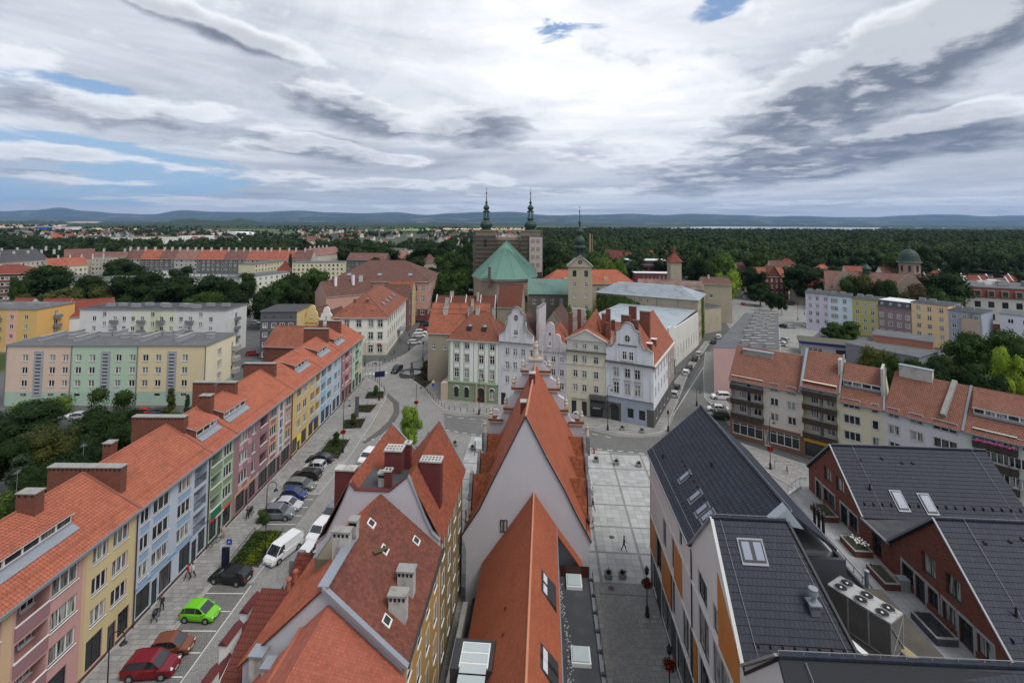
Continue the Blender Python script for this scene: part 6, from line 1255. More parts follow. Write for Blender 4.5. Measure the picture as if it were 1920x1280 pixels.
def apt(label,A,B,h,wm,holes,balc,dorm=None,rise=5.0,zones=(),nlog=0,left=(),group='apartment row with red brown roofs'):
 A=Vector(A);B=Vector(B);L=(B-A).length;t=thing('apartment_house',label,'apartment house',(A.x,A.y,0),math.atan2(B.y-A.y,B.x-A.x),group)
 mb=MB();logs=[(x+w_/2,z-.05,w_,2.35,None,'loggia',.9)for x,w_,z in balc]
 wwin(t,mb,(0,0),(1,0),L,-.3,h,logs+holes,wm,zones=list(zones));wwin(t,mb,(L,0),(0,1),D_,-.3,h,[],wm);wwin(t,mb,(0,D_),(0,-1),D_,-.3,h,list(left),wm);wwin(t,mb,(L,D_),(-1,0),L,-.3,h,[],wm)
 for x in(0,L):mb.poly([(x,0,h),(x,D_,h),(x,D_/2,h+rise-.1)],wm)
 mb.build('wall',t)
 for x,w_,z in balc:
  b=MB();b.box(x-.05,x+w_+.05,-.9,-.82,z-.15,z+.85,BALC);b.box(x-.05,x+.0,-.82,0,z-.15,z+.85,BALC);b.box(x+w_,x+w_+.05,-.82,0,z-.15,z+.85,BALC);b.box(x,x+w_,-.82,-.001,z-.15,z-.05,CONC);b.box(x-.07,x+w_+.07,-.94,-.80,z+.85,z+.9,GREYM)
  for k in range(int(w_/1.1)):b.box(x+.5+k*1.1,x+.56+k*1.1,-.95,-.9,z-.15,z+.8,BLACK)
  b.build('balcony',t)
  put_window(t,(0,0),(1,0),x+w_*.33,z+.75,w_*.22,1.3,'w3',rev=.87);put_window(t,(0,0),(1,0),x+w_*.53,z+.05,w_*.14,2.05,'w1',rev=.87,name='door');put_window(t,(0,0),(1,0),x+w_*.8,z+.75,w_*.24,1.3,'w2',rev=.87)
 ov=.5;s=rise/(D_/2);r=MB();slab(r,[(.02,-ov,h-ov*s),(L-.02,-ov,h-ov*s),(L-.02,D_/2,h+rise),(.02,D_/2,h+rise)],.16,RBU,OFFW);slab(r,[(L-.02,D_+ov,h-ov*s),(.02,D_+ov,h-ov*s),(.02,D_/2,h+rise),(L-.02,D_/2,h+rise)],.16,RTA,OFFW);r.build('roof',t)
 hl=[];
 if dorm:hl=[(dorm[0],dorm[1],3.0,5.0)]
 sl=math.hypot(D_/2+ov,rise+ov*s);tile_field(t,(.05,-ov,h-ov*s),(1,0,0),(0,D_/2+ov,rise+ov*s),[(0,0),(L-.1,0),(L-.1,sl),(0,sl)],.30,.38,RB_T,thick=.07,roll=.01,holes=hl)
 g=MB();g.box(0,L,-ov-.16,-ov,h-ov*s-.15,h-ov*s,mat('blue_grey_gutter',(.16,.19,.23),.8));g.build('gutter',t)
 b=MB();b.bar((L,-ov,h-ov*s+.06),(L,D_/2,h+rise+.08),.3,.22,GREYM);b.build('parapet',t)
 if dorm:
  a,c=dorm;d=MB();yf=2.1;zb=h+yf*s;zt=zb+1.15;yt=5.6;d.box(a,c,yf-.1,yf+.05,zb-.1,zb+.2,ZINC);d.poly([(a,yf,zb),(a,yf,zt),(a,yt,h+yt*s)],wm);d.poly([(c,yf,zb),(c,yt,h+yt*s),(c,yf,zt)],wm)
  slab(d,[(a-.1,yf-.3,zt),(c+.1,yf-.3,zt),(c+.1,yt,h+yt*s+.12),(a-.1,yt,h+yt*s+.12)],.14,RBU,WHITE);d.build('dormer',t)
  ln_=math.hypot(yt-yf+.3,h+yt*s+.12-zt);tile_field(t,(a-.1,yf-.3,zt+.01),(1,0,0),(0,yt-yf+.3,h+yt*s+.12-zt),[(0,0),(c-a+.2,0),(c-a+.2,ln_),(0,ln_)],.30,.38,RB_T,thick=.07,roll=.01,name='dormer_tile')
  n_=max(4,round((c-a)/1.2))
  for k in range(n_):wd=(c-a-.1)/n_;put_window(t,(0,yf),(1,0),a+.05+wd*(k+.5),zb+.25,wd,.8,'lam',rev=0)
 return t
RZ=(4.3,7.05,9.75)
p0,p1,p2,p3,p4,p5=(43.6,97.6),(53.0,89.8),(57.6,85.7),(62.2,81.7),(68.0,73.8),(86,54.0)
L1=math.dist(p0,p1)
a1=apt('beige corner apartment house with brown balconies and a glazed shop front',p0,p1,11.7,BEIG,[(L1*.655,z+.8,1.35,1.4,'w2s')for z in RZ]+[(L1*.89,z+.8,1.35,1.4,'w2s')for z in RZ]+[(L1*.26,.9,L1*.44,2.3,'shop4','',.25),(L1*.78,.9,L1*.4,2.3,'shop4','',.25),(L1*.55,.1,1.0,3.0,'lam','',.25)],[(.35,L1*.47,z)for z in RZ],zones=[(0,L1,-.3,3.9,BRNT)],left=[(2+3*k,z,1.2,1.4,'w2s')for k in range(3)for z in RZ])
b=MB();b.box(1.5,7.0,4.4,5.4,14.4,16.4,CONC);b.box(1.4,7.1,4.3,5.5,16.4,16.5,ZINC);b.build('chimney',a1)
L2=math.dist(p1,p2)
a2=apt('butter yellow apartment house with full width brown balconies above a yellow shop sign',p1,p2,13.0,CRM2,[(L2*.5,.3,L2*.8,2.6,'shop','',.25)],[(.5,L2-1.0,z)for z in(3.9,6.4,8.9,11.3)],zones=[(0,L2,-.3,3.5,BRNT)])
b=MB();b.box(.6,L2-.4,-.25,-.02,2.95,3.6,mat('yellow_sign',(.60,.33,.02),.5));b.build('shop_sign',a2)
b=MB();b.extr([(.1,-.5,12.6),(.1,5.8,18.3),(.1,5.8,17.2),(.1,-.5,12.0)],(.4,0,0),ZINC);b.build('fire_wall',a2);b=MB();b.box(L2-.5,L2,2.5,4.2,15,17.8,CHIMC);b.build('chimney',a2)
L3=math.dist(p2,p3)
a3=apt('pale yellow apartment house with one long dormer window',p2,p3,11.7,CRM2,[(L3*.27,z+.7,L3*.38,1.45,'w3s')for z in RZ]+[(L3*.8,z+.7,.9,1.45,'w1s')for z in RZ]+[(L3*.3,.6,2.4,2.2,'shop'),(L3*.8,.1,1.1,2.5,'door')],[],dorm=(.3,L3-.4))
b=MB();b.box(L3-.4,L3-.05,1.5,5.8,12.5,17.6,CHIMC);b.build('fire_wall',a3)
L4=math.dist(p3,p4)
a4=apt('pale violet grey apartment house with plain white framed windows',p3,p4,11.7,PGRY,[(L4*f,z+.7,w_,1.45,st)for f,w_,st in((.13,1.4,'w2s'),(.43,1.6,'w2s'),(.78,2.8,'w3s'))for z in RZ]+[(L4*.5,.5,5,2.3,'shop')],[])
b=MB();b.box(.8,5.2,5.2,6.2,15,18.0,CHIMC);b.box(.7,5.3,5.1,6.3,18.0,18.1,ZINC);b.build('chimney',a4);b=MB();b.bar((7.4,.6,12.6),(7.9,6.0,16.9),.6,.8,CONC);b.build('parapet_wall',a4)
L5=math.dist(p4,p5)
a5=apt('long pale mint apartment house with ribbon dormers running out of the picture',p4,p5,11.7,PGRN,[(L5*f,z+.7,2.6,1.45,'w4')for f in(.13,.22,.4,.49,.7,.8)for z in RZ]+[(L5*.3,.5,10,2.3,'shop')],[(1.0+k*8.5,4.6,z)for k in range(3)for z in RZ],dorm=(1.0,24.0))
b=MB();b.box(9.5,10.6,3.8,4.6,14,16.6,CHIMC);b.build('chimney',a5);b=MB();b.bar((15.5,2.6,14.4),(15.8,5.6,16.8),.6,.9,CHIMC);b.build('chimney',a5)
b=MB();rnd=random.Random(4)
for k in range(60):b.cur=rnd.random()+.01;b.ball((rnd.uniform(1.1,5.4),-.95+rnd.uniform(-.1,.1),10.65+rnd.uniform(-.05,.2)),.1,mat('pink_flower',(.42,.06,.22),.8,piece=.5),5)
tag(b.build('balcony_flowers',a5),kind='stuff')
def eave_house(name,label,cat,l,r,h,depth,wm,**k):
 return house(name,label,cat,G(l[0],l[1],h),G(r[0],r[1],h),depth,h,wm,far=True,**k)
RT1=rooftex('clay_roof',(160,84,60),row=.5,cw=.5,axis=2);RT2=rooftex('brown_clay_roof',(118,74,62),row=.5,cw=.5,axis=2,dirt=.5);RT3=rooftex('red_clay_roof',(150,62,48),row=.5,cw=.5,axis=2)
PCH=C('peach_panel_render',(206,172,148),dirt=.1);GPN=C('sage_render',(160,190,160),dirt=.1);STR=C('straw_render',(208,188,138),dirt=.1);BGRN=C('sea_green_band',(150,178,158),dirt=.15);GRYB=C('stair_grey',(140,146,160),dirt=.1);BUTT=C('butter_end_wall',(218,206,166),dirt=.1)
L=44.8;wr=[9.9,7.1,4.2]
m1=eave_house('apartment_block','long four storey block in peach, sage and straw with grey roof','apartment block',(13,648),(387,648),13.4,12.3,PCH,front=[(L*f,z,1.35,1.5,'w2')for f in(.094,.23,.294,.36,.428,.56,.63,.695,.76,.893)for z in wr]+[(L*f,2.1,1.3,.6,'slot')for f in(.094,.23,.294,.36,.428,.56,.63,.76,.893)],right=[(5.5,z,1.7,1.5,'w3')for z in wr]+[(11.0,z-.2,.9,1.9,'w1')for z in wr],zones=[(L*.325,L*.655,3.1,13.4,GPN),(L*.655,L,3.1,13.4,STR),(0,L,-.3,3.1,BGRN)],zr=[(0,12.3,-.3,3.1,BGRN),(0,12.3,3.1,13.4,BUTT)],roof=('flat',ASPH,ZINC),group='apartment blocks on the left')
for f in(.163,.497,.829):
 b=MB();x=L*f;b.box(x-1.0,x+1.0,-.12,0,2.2,12.2,GRYB)
 for k in range(12):b.box(x-.6,x+.55,-.14,-.12,2.6+k*.78,2.95+k*.78,DARKF);b.box(x-.65,x+.6,-.17,-.12,2.5+k*.78,2.6+k*.78,WHITE)
 b.build('stair_strip',m1)
for x in(.05,L*.325,L*.655,L-.1):b=MB();b.box(x-.07,x+.07,-.16,-.02,0,13.3,GREYM);b.build('downpipe',m1)
for k in range(3):b=MB();z=wr[k];b.box(L,L+1.1,10.6,12.9,z-.4,z+.7,C('balcony_grey',(150,150,146),dirt=.4));b.build('balcony',m1)
def roofbox(t,x,y,w_,d_,h_,z):b=MB();b.box(x-w_/2,x+w_/2,y,y+d_,z,z+h_,CHIMP);b.box(x-w_/2-.08,x+w_/2+.08,y-.08,y+d_+.08,z+h_,z+h_+.1,DARKF if False else CONC);b.build('chimney',t)
CHIMP=mat('pale_roof_render',(.30,.31,.33),.9,var=.1,dirt=((.2,.2,.2),.4,1))
for x,y,w_,d_ in((5.5,3,.9,6.5),(8,8.5,1.2,3.2),(11,5,1.8,.8),(14.0,2.6,.9,6.5),(18.6,8.3,.9,3.6),(16.5,8,2.5,.7),(23,5.5,1.8,.8),(25.6,5.5,1.8,.8),(29.3,2.6,.9,6.5),(31.2,8.4,2.2,.7),(32.5,8.8,.9,3.2),(36.2,4.6,1.6,.8),(37.6,2.2,.9,6.0),(41.5,8.4,2.0,.8),(43.2,5.5,1.6,.8)):roofbox(m1,x-1 if x>1 else x,y,w_,d_,.95,13.65)
WG=C('worn_white_render',(196,198,196),dirt=.35);WGR=C('pale_olive_render',(192,196,152),dirt=.2)
L=45.7;cc=[.10,.17,.244,.305,.366,.43,.5,.563,.63,.695,.76,.83,.9]
m2=eave_house('apartment_block','worn white four storey block with olive middle section and small balconies','apartment block',(150,580),(423,582),14.2,12,WG,front=[(L*f,z+(1.4 if i in(1,6,11)else 0),1.2,1.5,'w2')for i,f in enumerate(cc)for z in(1.6,4.6,7.6,10.6)],right=[(6,z,1.3,1.8,'w2')for z in(4.6,7.6,10.6)],zones=[(L*.36,L*.49,-.3,14.2,C('pale_green_render2',(196,204,176),dirt=.2)),(L*.49,L*.56,-.3,14.2,WGR),(L*.56,L*.66,-.3,14.2,C('pale_green_render2',(0,0,0)))],roof=('flat',ASPHD,CONC),group='apartment blocks on the left')
for f in(.244,.43,.563,.76):
 for z in(4.6,7.6,10.6):b=MB();b.box(L*f-1.1,L*f+1.1,-.95,0,z-.5,z-.38,CONC);b.box(L*f-1.1,L*f+1.1,-.98,-.93,z-.38,z+.5,GREYM);b.box(L*f-1.1,L*f-1.05,-.95,0,z-.38,z+.5,GREYM);b.box(L*f+1.05,L*f+1.1,-.95,0,z-.38,z+.5,GREYM);b.build('balcony',m2)
for z in(4.6,7.6,10.6):b=MB();b.box(L,L+.9,5.0,7.2,z-.5,z+.4,GREYM);b.build('balcony',m2)
for x in(6,9,14.5,17,22,24.5,29,31,35,37,42):roofbox(m2,x,2+(x*7%5),2.6,.8,.8,14.45)
ORW=C('bright_orange_render',(232,168,72),dirt=.08);ORP=C('light_peach_stripe',(222,160,130),dirt=.1)
m3=house('apartment_block','orange flat roofed block with balconies at the left edge','apartment block',(-185,155.9),(-151.5,155.1),13,13.5,C('gold_stripe',(214,168,84),dirt=.1),far=True,front=[(33.5-d,z,1.2,1.4,'w2')for d in(3.5,8.2,12.5,17,21.5,26)for z in(1.2,4.2,7.2,10.2)],right=[(6.5,z,1.3,2.0,'w2')for z in(4.0,7.0,10.0)],zones=[(33.5-9.8,33.5-6.4,-.3,13.5,ORP)],zr=[(0,13,-.3,13.5,ORW)],roof=('flat',ASPH,ZINC),group='apartment blocks on the left')
for z in(4.0,7.0,10.0):b=MB();b.box(33.5,34.5,5.4,7.8,z-.4,z+.6,GREYM);b.build('balcony',m3)
for z in(4.2,7.2,10.2):b=MB();b.box(33.5-13.8,33.5-11.4,-1,0,z-.4,z+.6,GREYM);b.build('balcony',m3)
for x in(5,12,20,26,30):roofbox(m3,x,3+x%4,3.5,.9,.8,13.75)
DKG=C('charcoal_render',(84,86,92),dirt=.3)
m4=house('office_block','charcoal grey five storey office block with yellow side wall','building',(-76.5,148.2),(-65.7,148.8),12,14.5,DKG,far=True,front=[(10.8*f,z,1.25,1.4,'w2s')for f in(.13,.37,.6,.84)for z in(.9,3.9,6.8,9.6)]+[(10.8*f,12.6,.6,.5,'slot')for f in(.13,.37,.6,.84)],zr=[(0,12,-.3,14.5,C('ochre_side',(210,178,110)))],roof=('flat',ASPHD,GREYM),group='apartment blocks on the left')
b=MB()
for z in(5.9,8.8,11.7):b.box(-.05,10.85,-.12,0,z,z+.3,GREYM)
b.build('ledge',m4)
for k,(xl,xr,yb,wmz,lab,d2)in enumerate(((566,604,604,C('warm_yellow_gable',(222,190,110)),'small warm yellow house with curved gable beside the charcoal block',0),(596,628,608,C('white_gable',(216,214,206)),'small white house with curved gable left of the white corner building',4))):
 A=G(xl,yb,9.8);B=G(xr,yb+1,9.8);Lg=math.dist(A,B)
 t=house('gabled_house',lab,'house',A,B,10,9.8,wmz,far=True,front=[(Lg*f,7.4,.9,1.4,'x2')for f in(.25,.5,.75)],roof=('gable_f',4.0,RT2,.15),group='two small houses with curved gables')
 g=MB();c=Lg/2;pts=[(0,9.8),(.2,11),(c-2,11.4),(c-1.7,13.0),(c-1.1,13.6),(c-1.0,14.4)]+arc(c,14.5,.9,180,0,6)+[(c+1.0,14.4),(c+1.1,13.6),(c+1.7,13.0),(c+2,11.4),(Lg-.2,11),(Lg,9.8)]
 curved_gable(g,pts,-.2,.5,wmz);g.build('gable',t);put_window(t,(0,-.2),(1,0),c,11.5,.8,1.1,'w2',True,rev=-.01)
IVO=C('ivory_render',(216,214,200),dirt=.12);IVB=C('tan_plinth',(206,192,164),dirt=.2)
L=16.7;cs=[L*f for f in(.07,.26,.48,.70,.87)]
m6=house('corner_building','white three storey corner building with red brown hipped roof and dark framed windows','building',(-55.0,149.3),(-38.4,150.3),36.6,12.6,IVO,far=True,front=[(c,z,1.5,hh,'x2g')for c in cs for z,hh in((9.6,2.2),(5.9,2.2),(1.9,2.3))],right=[(2.2+3.55*k,z,1.3,hh,'d2')for k in range(10)for z,hh in((9.6,2.0),(5.9,2.2),(1.9,2.3))if not(z<5 and 4<=k<=6)],zones=[(0,L,-.3,1.2,C('green_grey_base',(120,132,116))),(0,L,1.2,4.9,IVB)],zr=[(0,36.6,-.3,1.2,C('green_grey_base',(0,0,0)))],cornice=(.35,OFFW),roof=('hip',6.4,RT1,.5,8))
rf=MB();rf.poly([(-10,1,12.6),(1,1,12.6),(1,14,18.2),(-10,14,18.2)][::1],RT1);rf.poly([(-10,28,12.6),(1,28,12.6),(1,14,18.2),(-10,14,18.2)][::-1],RT1);rf.poly([(-10,1,12.6),(-10,14,18.2),(-10,28,12.6)],IVO);
b=MB();b.box(L+.02,L+2.2,18,24,4.6,4.8,GREYM);b.box(L+2.1,L+2.2,18,18.1,0,4.6,GREYM);b.build('canopy',m6)
for x,y in((3.5,2.0),(11.5,2.0)):b=MB();b.box(x-.6,x+.6,y-.4,y+1.5,13.2,14.4,DARKF);b.lathe([(.6,0),(.5,.3),(.02,.5)],RT1,8,(x,y+.4,14.4));b.build('dormer',m6)
for x,y in((5.5,4.5),(9.5,4.5)):chimney(m6,x,y,14,17.6,.6,.6,BRK)
for k in range(4):roofwin(m6,(L-3.2,9+k*6,12.6+3.7*6.4/8.8+.05),(0,1,0),(-1,0,6.4/8.8),1.3,1.6)
b=MB();b.box(L-2.9,L-1.7,-.12,-.02,4.1,4.7,mat('rust_logo',(.25,.07,.05),.6));b.build('sign',m6)
m7=house('terraced_house','narrow brown house squeezed between the white corner building and a yellow house','house',(-50,187.2),(-40.0,187.2),8,13.3,C('brown_render',(122,82,74)),far=True,right=[(4,z,1.1,1.8,'x2')for z in(2,6,10)],roof=('gable',4,RT2,.2),group='houses behind the white corner building')
m7b=house('terraced_house','yellow house behind the narrow brown house along the parking street','house',(-50,195.5),(-40.2,195.5),8,14,C('mustard_render',(206,170,104)),far=True,right=[(2.5+3*k,z,1.0,1.7,'x2')for k in range(2)for z in(2,5.5,9,12)][:7],roof=('gable',4,RT1,.2),group='houses behind the white corner building')
SALM=C('salmon_brick_render',(190,136,118),dirt=.15);CRM=C('deep_red_base',(120,50,48),dirt=.2)
L=41.2
m8=house('school_building','large salmon building with wide brown hipped roof and dark red ground floor','building',(-76.5,202.9),(-35.4,204.4),34,17.1,SALM,far=True,front=[(L*f,z,1.7,2.4,'x2')for f in[.05+.075*i for i in range(13)]for z in(13,8.6,3.2)],right=[(2+3.2*k,z,1.5,2.4,'x2')for k in range(10)for z in(13,8.6,3.2)],zones=[(0,L,-.3,5.5,CRM)],zr=[(0,34,-.3,5.5,CRM)],roof=('hip',7.5,RT2,.6,13))
for x in(7,20,33):roofwin(m8,(x,4.5,17.1+5.1*7.5/13.2*.77+.1),(1,0,0),(0,13.2*1.33,7.5),1.8,2.0)
m8b=eave_house('terraced_house','brown roofed house with tall white chimneys in front of the salmon building','house',(612,556),(702,548),13.5,14,SALM,roof=('gable',5,RT2,.3),chim=[(5,5,14,20.5,.9,1.2,WHITE),(12,5,14,20.5,.9,1.6,WHITE),(15.5,6,14,20,1.6,.9,CHIMC)],group='houses behind the white corner building')
m8c=house('terraced_house','red roofed house tucked behind the end of the pastel row','house',(-67.5,133),(-50.2,131.5),11,8.2,BRK,far=True,roof=('gable',4.2,RT1,.3),group='houses behind the white corner building',chim=[(14,4,9,14.5,1.0,.9,BRK)])
COP=mat('copper_patina',(.125,.235,.195),.7,var=.22,vs=.5,var2=.1,dirt=((.06,.13,.12),.5,.5));COPD=mat('dark_copper',(.030,.058,.046),.6,var=.3,vs=1.2,dirt=((.01,.025,.022),.6,1.5));CHW=C('church_tan_render',(146,128,106),dirt=.45)
SCW=mat('scaffold_mesh',(.12,.105,.095),.95,var=.25,vs=.5,dirt=((.05,.045,.04),.5,.7));TWR=C('tower_tan',(130,114,96),dirt=.5);SCP=mat('scaffold_pole',(.16,.15,.14),.5,.4);PLK=mat('scaffold_plank',(.17,.14,.105),.9)
ch=thing('church','church with pointed green copper roof and two slender green onion spires on scaffolded towers','church',(-2.9,205,0),R(-1))
YF=-10;zE=19.6;zA=33.4;hw=13.6
base=[(-hw,30),(-hw,0),(-9.5,YF),(-3,YF-3.5),(4.5,YF-3.5),(9.8,YF),(hw,0),(hw,30)]
b=MB();b.prism([(x*.97,y*.97+.3)for x,y in base][::1],-.3,zE-.8,CHW);b.prism([(x,y)for x,y in base],zE-.8,zE,C('pale_cornice',(170,160,140)))
b.box(5.5,9.5,YF-1.9,YF-1.5,10.5,13.0,DARKF);b.build('wall',ch)
ap=(0,3,zA);ap2=(0,30,zA);b=MB();seams=MB()
over=[(x*1.04,y*1.04 if y<20 else y)for x,y in base]
for i in range(len(over)-1):
 p,q=(*over[i],zE),(*over[i+1],zE)
 if i in(0,len(over)-2):face=[p,q,ap,ap2]if i==0 else[p,q,ap2,ap]
 else:face=[p,q,ap]
 b.poly(face,COP);n_=max(5,int((Vector(q)-Vector(p)).length/.7))
 for k in range(n_+1):
  a=Vector(p).lerp(Vector(q),k/n_)
  e=Vector(ap)if i not in(0,len(over)-2)else Vector(ap).lerp(Vector(ap2),(1-k/n_)if i==0 else k/n_)
  seams.bar(a+Vector((0,0,.05)),e+Vector((0,0,.05)),.09,.12,COP)
b.build('roof',ch);seams.build('roof_seams',ch)
bc=MB();bc.box(-6.2,-5.2,YF-3.2,YF-2.2,16,24.5,C('dark_brown_stack',(92,74,66)));bc.build('chimney',ch)
def onion_spire(par,x,y,z0,s,m,slim=1.0,nm='spire'):
 """z0 base of lower onion; s overall scale (total height about 21*s)"""
 b=MB();b.lathe([(2.9,-.6),(2.9,0),(2.2,.4),(2.5,.9),(3.1,1.9),(3.15,2.7),(2.6,3.6),(1.7,4.4),(1.3,5.0),(1.75,5.3),(1.75,5.7),(1.3,5.8)],m,16,(x,y,z0))
 if s!=1:pass
 for i in range(8):a=i*math.pi/4+.39;b.box(x+1.25*math.cos(a)-.16,x+1.25*math.cos(a)+.16,y+1.25*math.sin(a)-.16,y+1.25*math.sin(a)+.16,z0+5.7,z0+8.7,m)
 b.lathe([(1.45,8.6),(1.8,8.8),(1.8,9.2),(1.2,9.5),(1.0,9.9),(1.5,10.6),(1.55,11.2),(1.1,11.9),(.55,12.5),(.4,13.2),(.75,13.6),(.7,13.9),(.3,14.3),(.16,16.5),(.12,18.2)],m,14,(x,y,z0));b.ball((x,y,z0+18.4),.42,m,8);b.bar((x,y,z0+18.7),(x,y,z0+21.4),.10,.10,m);b.bar((x-.5,y,z0+20.6),(x+.5,y,z0+20.6),.10,.10,m);b.bar((x-.35,y,z0+19.8),(x+.35,y,z0+19.8),.08,.08,m)
 o=b.build(nm,par,smooth=False);return o
for sx,lab in((-1,'L'),(1,'R')):
 xc=sx*11.3+(.35 if sx>0 else .6);tw=4.9;yt=33
 b=MB();b.box(xc-tw,xc+tw,yt,yt+2*tw,-.3,37.8,TWR);b.box(xc-tw-.3,xc+tw+.3,yt-.3,yt+2*tw+.3,37.8,38.3,TWR);b.box(xc-.8,xc+.8,yt-.05,yt,30,34,DARKF);b.box(xc-.6,xc+.6,yt-.05,yt,22,24,DARKF);b.build('tower',ch)
 onion_spire(ch,xc,yt+tw,38.6,1,COPD)
 sc=MB();e=tw+1.0
 for k in range(17):
  z=2+k*2.1
  for y in(yt-1.0,):sc.box(xc-e,xc+e,y-.1,y+.9,z,z+.08,PLK);sc.box(xc-e,xc+e,y-.14,y-.08,z+.95,z+1.02,SCP);sc.box(xc-e,xc+e,y-.14,y-.08,z+.45,z+.5,SCP)
  for x in(xc-e,xc+e):sc.box(x-.06,x+.06,yt-1,yt+2*tw+1,z,z+.08,PLK);sc.box(x-.06,x+.06,yt-1,yt+2*tw,z+.95,z+1.02,SCP)
 for k in range(8):
  x=xc-e+2*e*k/7;sc.box(x-.05,x+.05,yt-1.1,yt-1.0,0,38.4,SCP)
  y=yt-1+(2*tw+1)*k/7
  for xx in(xc-e,xc+e):sc.box(xx-.05,xx+.05,y-.05,y+.05,0,38.0,SCP)
 tag(sc.build('scaffolding',ch),kind='stuff')
 if sx>0:
  b=MB();b.box(xc-.6,xc+e-.2,yt-1.25,yt-1.18,18,35.2,mat('white_debris_net',(.40,.37,.35),.9,var=.15))
  for i in range(2):
   for j in range(4):b.box(xc+.2+i*2.5,xc+1.9+i*2.5,yt-1.28,yt-1.25,20.5+j*3.9,22.3+j*3.9,mat('faded_red_print',(.33,.17,.13),.8));b.box(xc+.5+i*2.5,xc+1.6+i*2.5,yt-1.29,yt-1.28,20.9+j*3.9,21.9+j*3.9,mat('grey_print',(.25,.24,.24),.8))
  b.build('debris_net',ch)
sc=MB();sc.box(-6.5,6.5,34,36,20,35.0,CHW)
for k in range(6):sc.box(-6,6,33.2,34,24+k*1.9,24.08+k*1.9,PLK);sc.box(-6,6,33.1,33.2,24.9+k*1.9,24.97+k*1.9,SCP)
sc.build('front_gable',ch)
an=thing('church_annex','long low annex with weathered green metal roof and cross shaped window bars','building',(6.5,184,0),R(-3));b=MB();AW=C('annex_wall',(104,96,84),dirt=.6)
wwin(an,b,(0,0),(1,0),18.5,-.3,15.2,[(2.2+3.4*k,11.4,1.2,2.2,'x2')for k in range(5)],AW,True);b.box(0,18.5,.3,9,-.3,15.1,AW);b.build('wall',an);seam_roof(an,[(-.3,-.4,15.1),(18.8,-.4,15.1),(18.8,8,20),(-.3,8,20)],mat('green_grey_metal',(.12,.21,.18),.7,var=.25,vs=.3,dirt=((.12,.14,.13),.7,.35)),24)
TAN=C('clock_tower_render',(164,152,124),dirt=.25)
ct=thing('clock_tower','square tan tower with pediment and dark green onion lantern','tower',(20.2,172,0),R(-6));b=MB();Wt=8.4;zt=26.9
wwin(ct,b,(0,0),(1,0),Wt,-.3,zt,[(x,z,1.1,1.5,'x2')for x in(2.2,6.3)for z in(7.0,11.6,15.6,19.6)][:-0 or None]+[(x,23.1,1.3,2.2,'dark')for x in(2.2,6.3)],TAN,True)
wwin(ct,b,(Wt,0),(0,1),Wt,-.3,zt,[(4.2,z,1.1,1.5,'x2')for z in(11.6,15.6,19.6)],TAN,True);wwin(ct,b,(0,Wt),(0,-1),Wt,-.3,zt,[],TAN);b.poly([(-.3,-.15,zt),(Wt+.3,-.15,zt),(Wt/2,-.15,zt+3.6)],TAN);b.build('wall',ct)
b=MB();slab(b,[(-.5,-.5,zt-.2),(-.5,Wt+.3,zt-.2),(Wt/2,Wt+.3,zt+3.8),(Wt/2,-.5,zt+3.8)][::-1],.25,GREYM,TAN);slab(b,[(Wt+.5,-.5,zt-.2),(Wt+.5,Wt+.3,zt-.2),(Wt/2,Wt+.3,zt+3.8),(Wt/2,-.5,zt+3.8)],.25,GREYM,TAN);b.box(-.2,Wt+.2,-.3,0,zt-.4,zt,TAN);b.build('roof',ct)
oculus(ct,Wt/2,-.17,zt+1.4,.65,.65,DARKF)
b=MB();c=(Wt/2,Wt/2,zt+2.8);b.lathe([(2.2,0),(2.2,1.2),(1.6,1.3)],COPD,8,c)
for i in range(8):a=i*math.pi/4;b.box(c[0]+1.7*math.cos(a)-.18,c[0]+1.7*math.cos(a)+.18,c[1]+1.7*math.sin(a)-.18,c[1]+1.7*math.sin(a)+.18,c[2]+1.2,c[2]+3.6,COPD)
b.lathe([(1.2,1.2),(1.2,3.4),(2.3,3.5),(2.2,3.9),(1.4,4.4),(1.6,4.8),(1.95,5.6),(1.85,6.4),(1.2,7.3),(.75,7.9),(.8,8.3),(1.3,9.0),(1.35,9.5),(.8,10.4),(.35,11.0),(.3,12),(.55,12.4),(.5,12.8),(.15,13.4),(.10,16.5)],COPD,14,c);b.ball((c[0],c[1],c[2]+16.7),.28,COPD,8);b.bar((c[0],c[1],c[2]+16.9),(c[0],c[1],c[2]+18.6),.08,.08,COPD);b.bar((c[0]-.35,c[1],c[2]+18),(c[0]+.35,c[1],c[2]+18),.08,.08,COPD);b.build('lantern',ct)
mon=eave_house('monastery_wing','long orange roofed wing behind the tan clock tower','building',(1022,532),(1190,531),17,12,TAN,front=[(2+3.4*k,13.6,1.2,1.8,'w2')for k in range(11)],roof=('hip',5.2,rooftex('fresh_orange_roof',(190,92,60),row=.5,cw=.5,axis=2,dirt=.15),.5))
for x in(8,25):b=MB();b.box(x,x+2,.8,3,17.5,19.3,TAN);b.build('dormer',mon)
SILV=mat('silver_sheet_roof',(.30,.34,.38),.5,.3,var=.3,vs=.25,dirt=((.17,.19,.21),.7,.3));TANW=C('school_tan_render',(164,150,124),dirt=.35)
A=G(1118,548,15.3);B=G(1308,563,15.3);L=math.dist(A,B)
st_=house('school_building','large tan building with silver hipped sheet metal roof and ivy on its front','building',A,B,17.5,15.3,TANW,far=True,front=[(L*.41,9.0,.9,3.4,'w2'),(L*.46,9.0,.9,3.4,'w2'),(L*.52,9,.9,3,'w2'),(L*.62,6.6,1.0,6.2,'x2'),(L*.68,8.8,1.0,3.2,'x2')]+[(L*f,13.4,.4,.6,'slot')for f in(.3,.4,.47,.53)],right=[(3+2.8*k,z,1.0,2.2,'dark')for k in range(5)for z in(1.5,5.2,9.4)],cornice=(.25,TANW),roof=('none',))
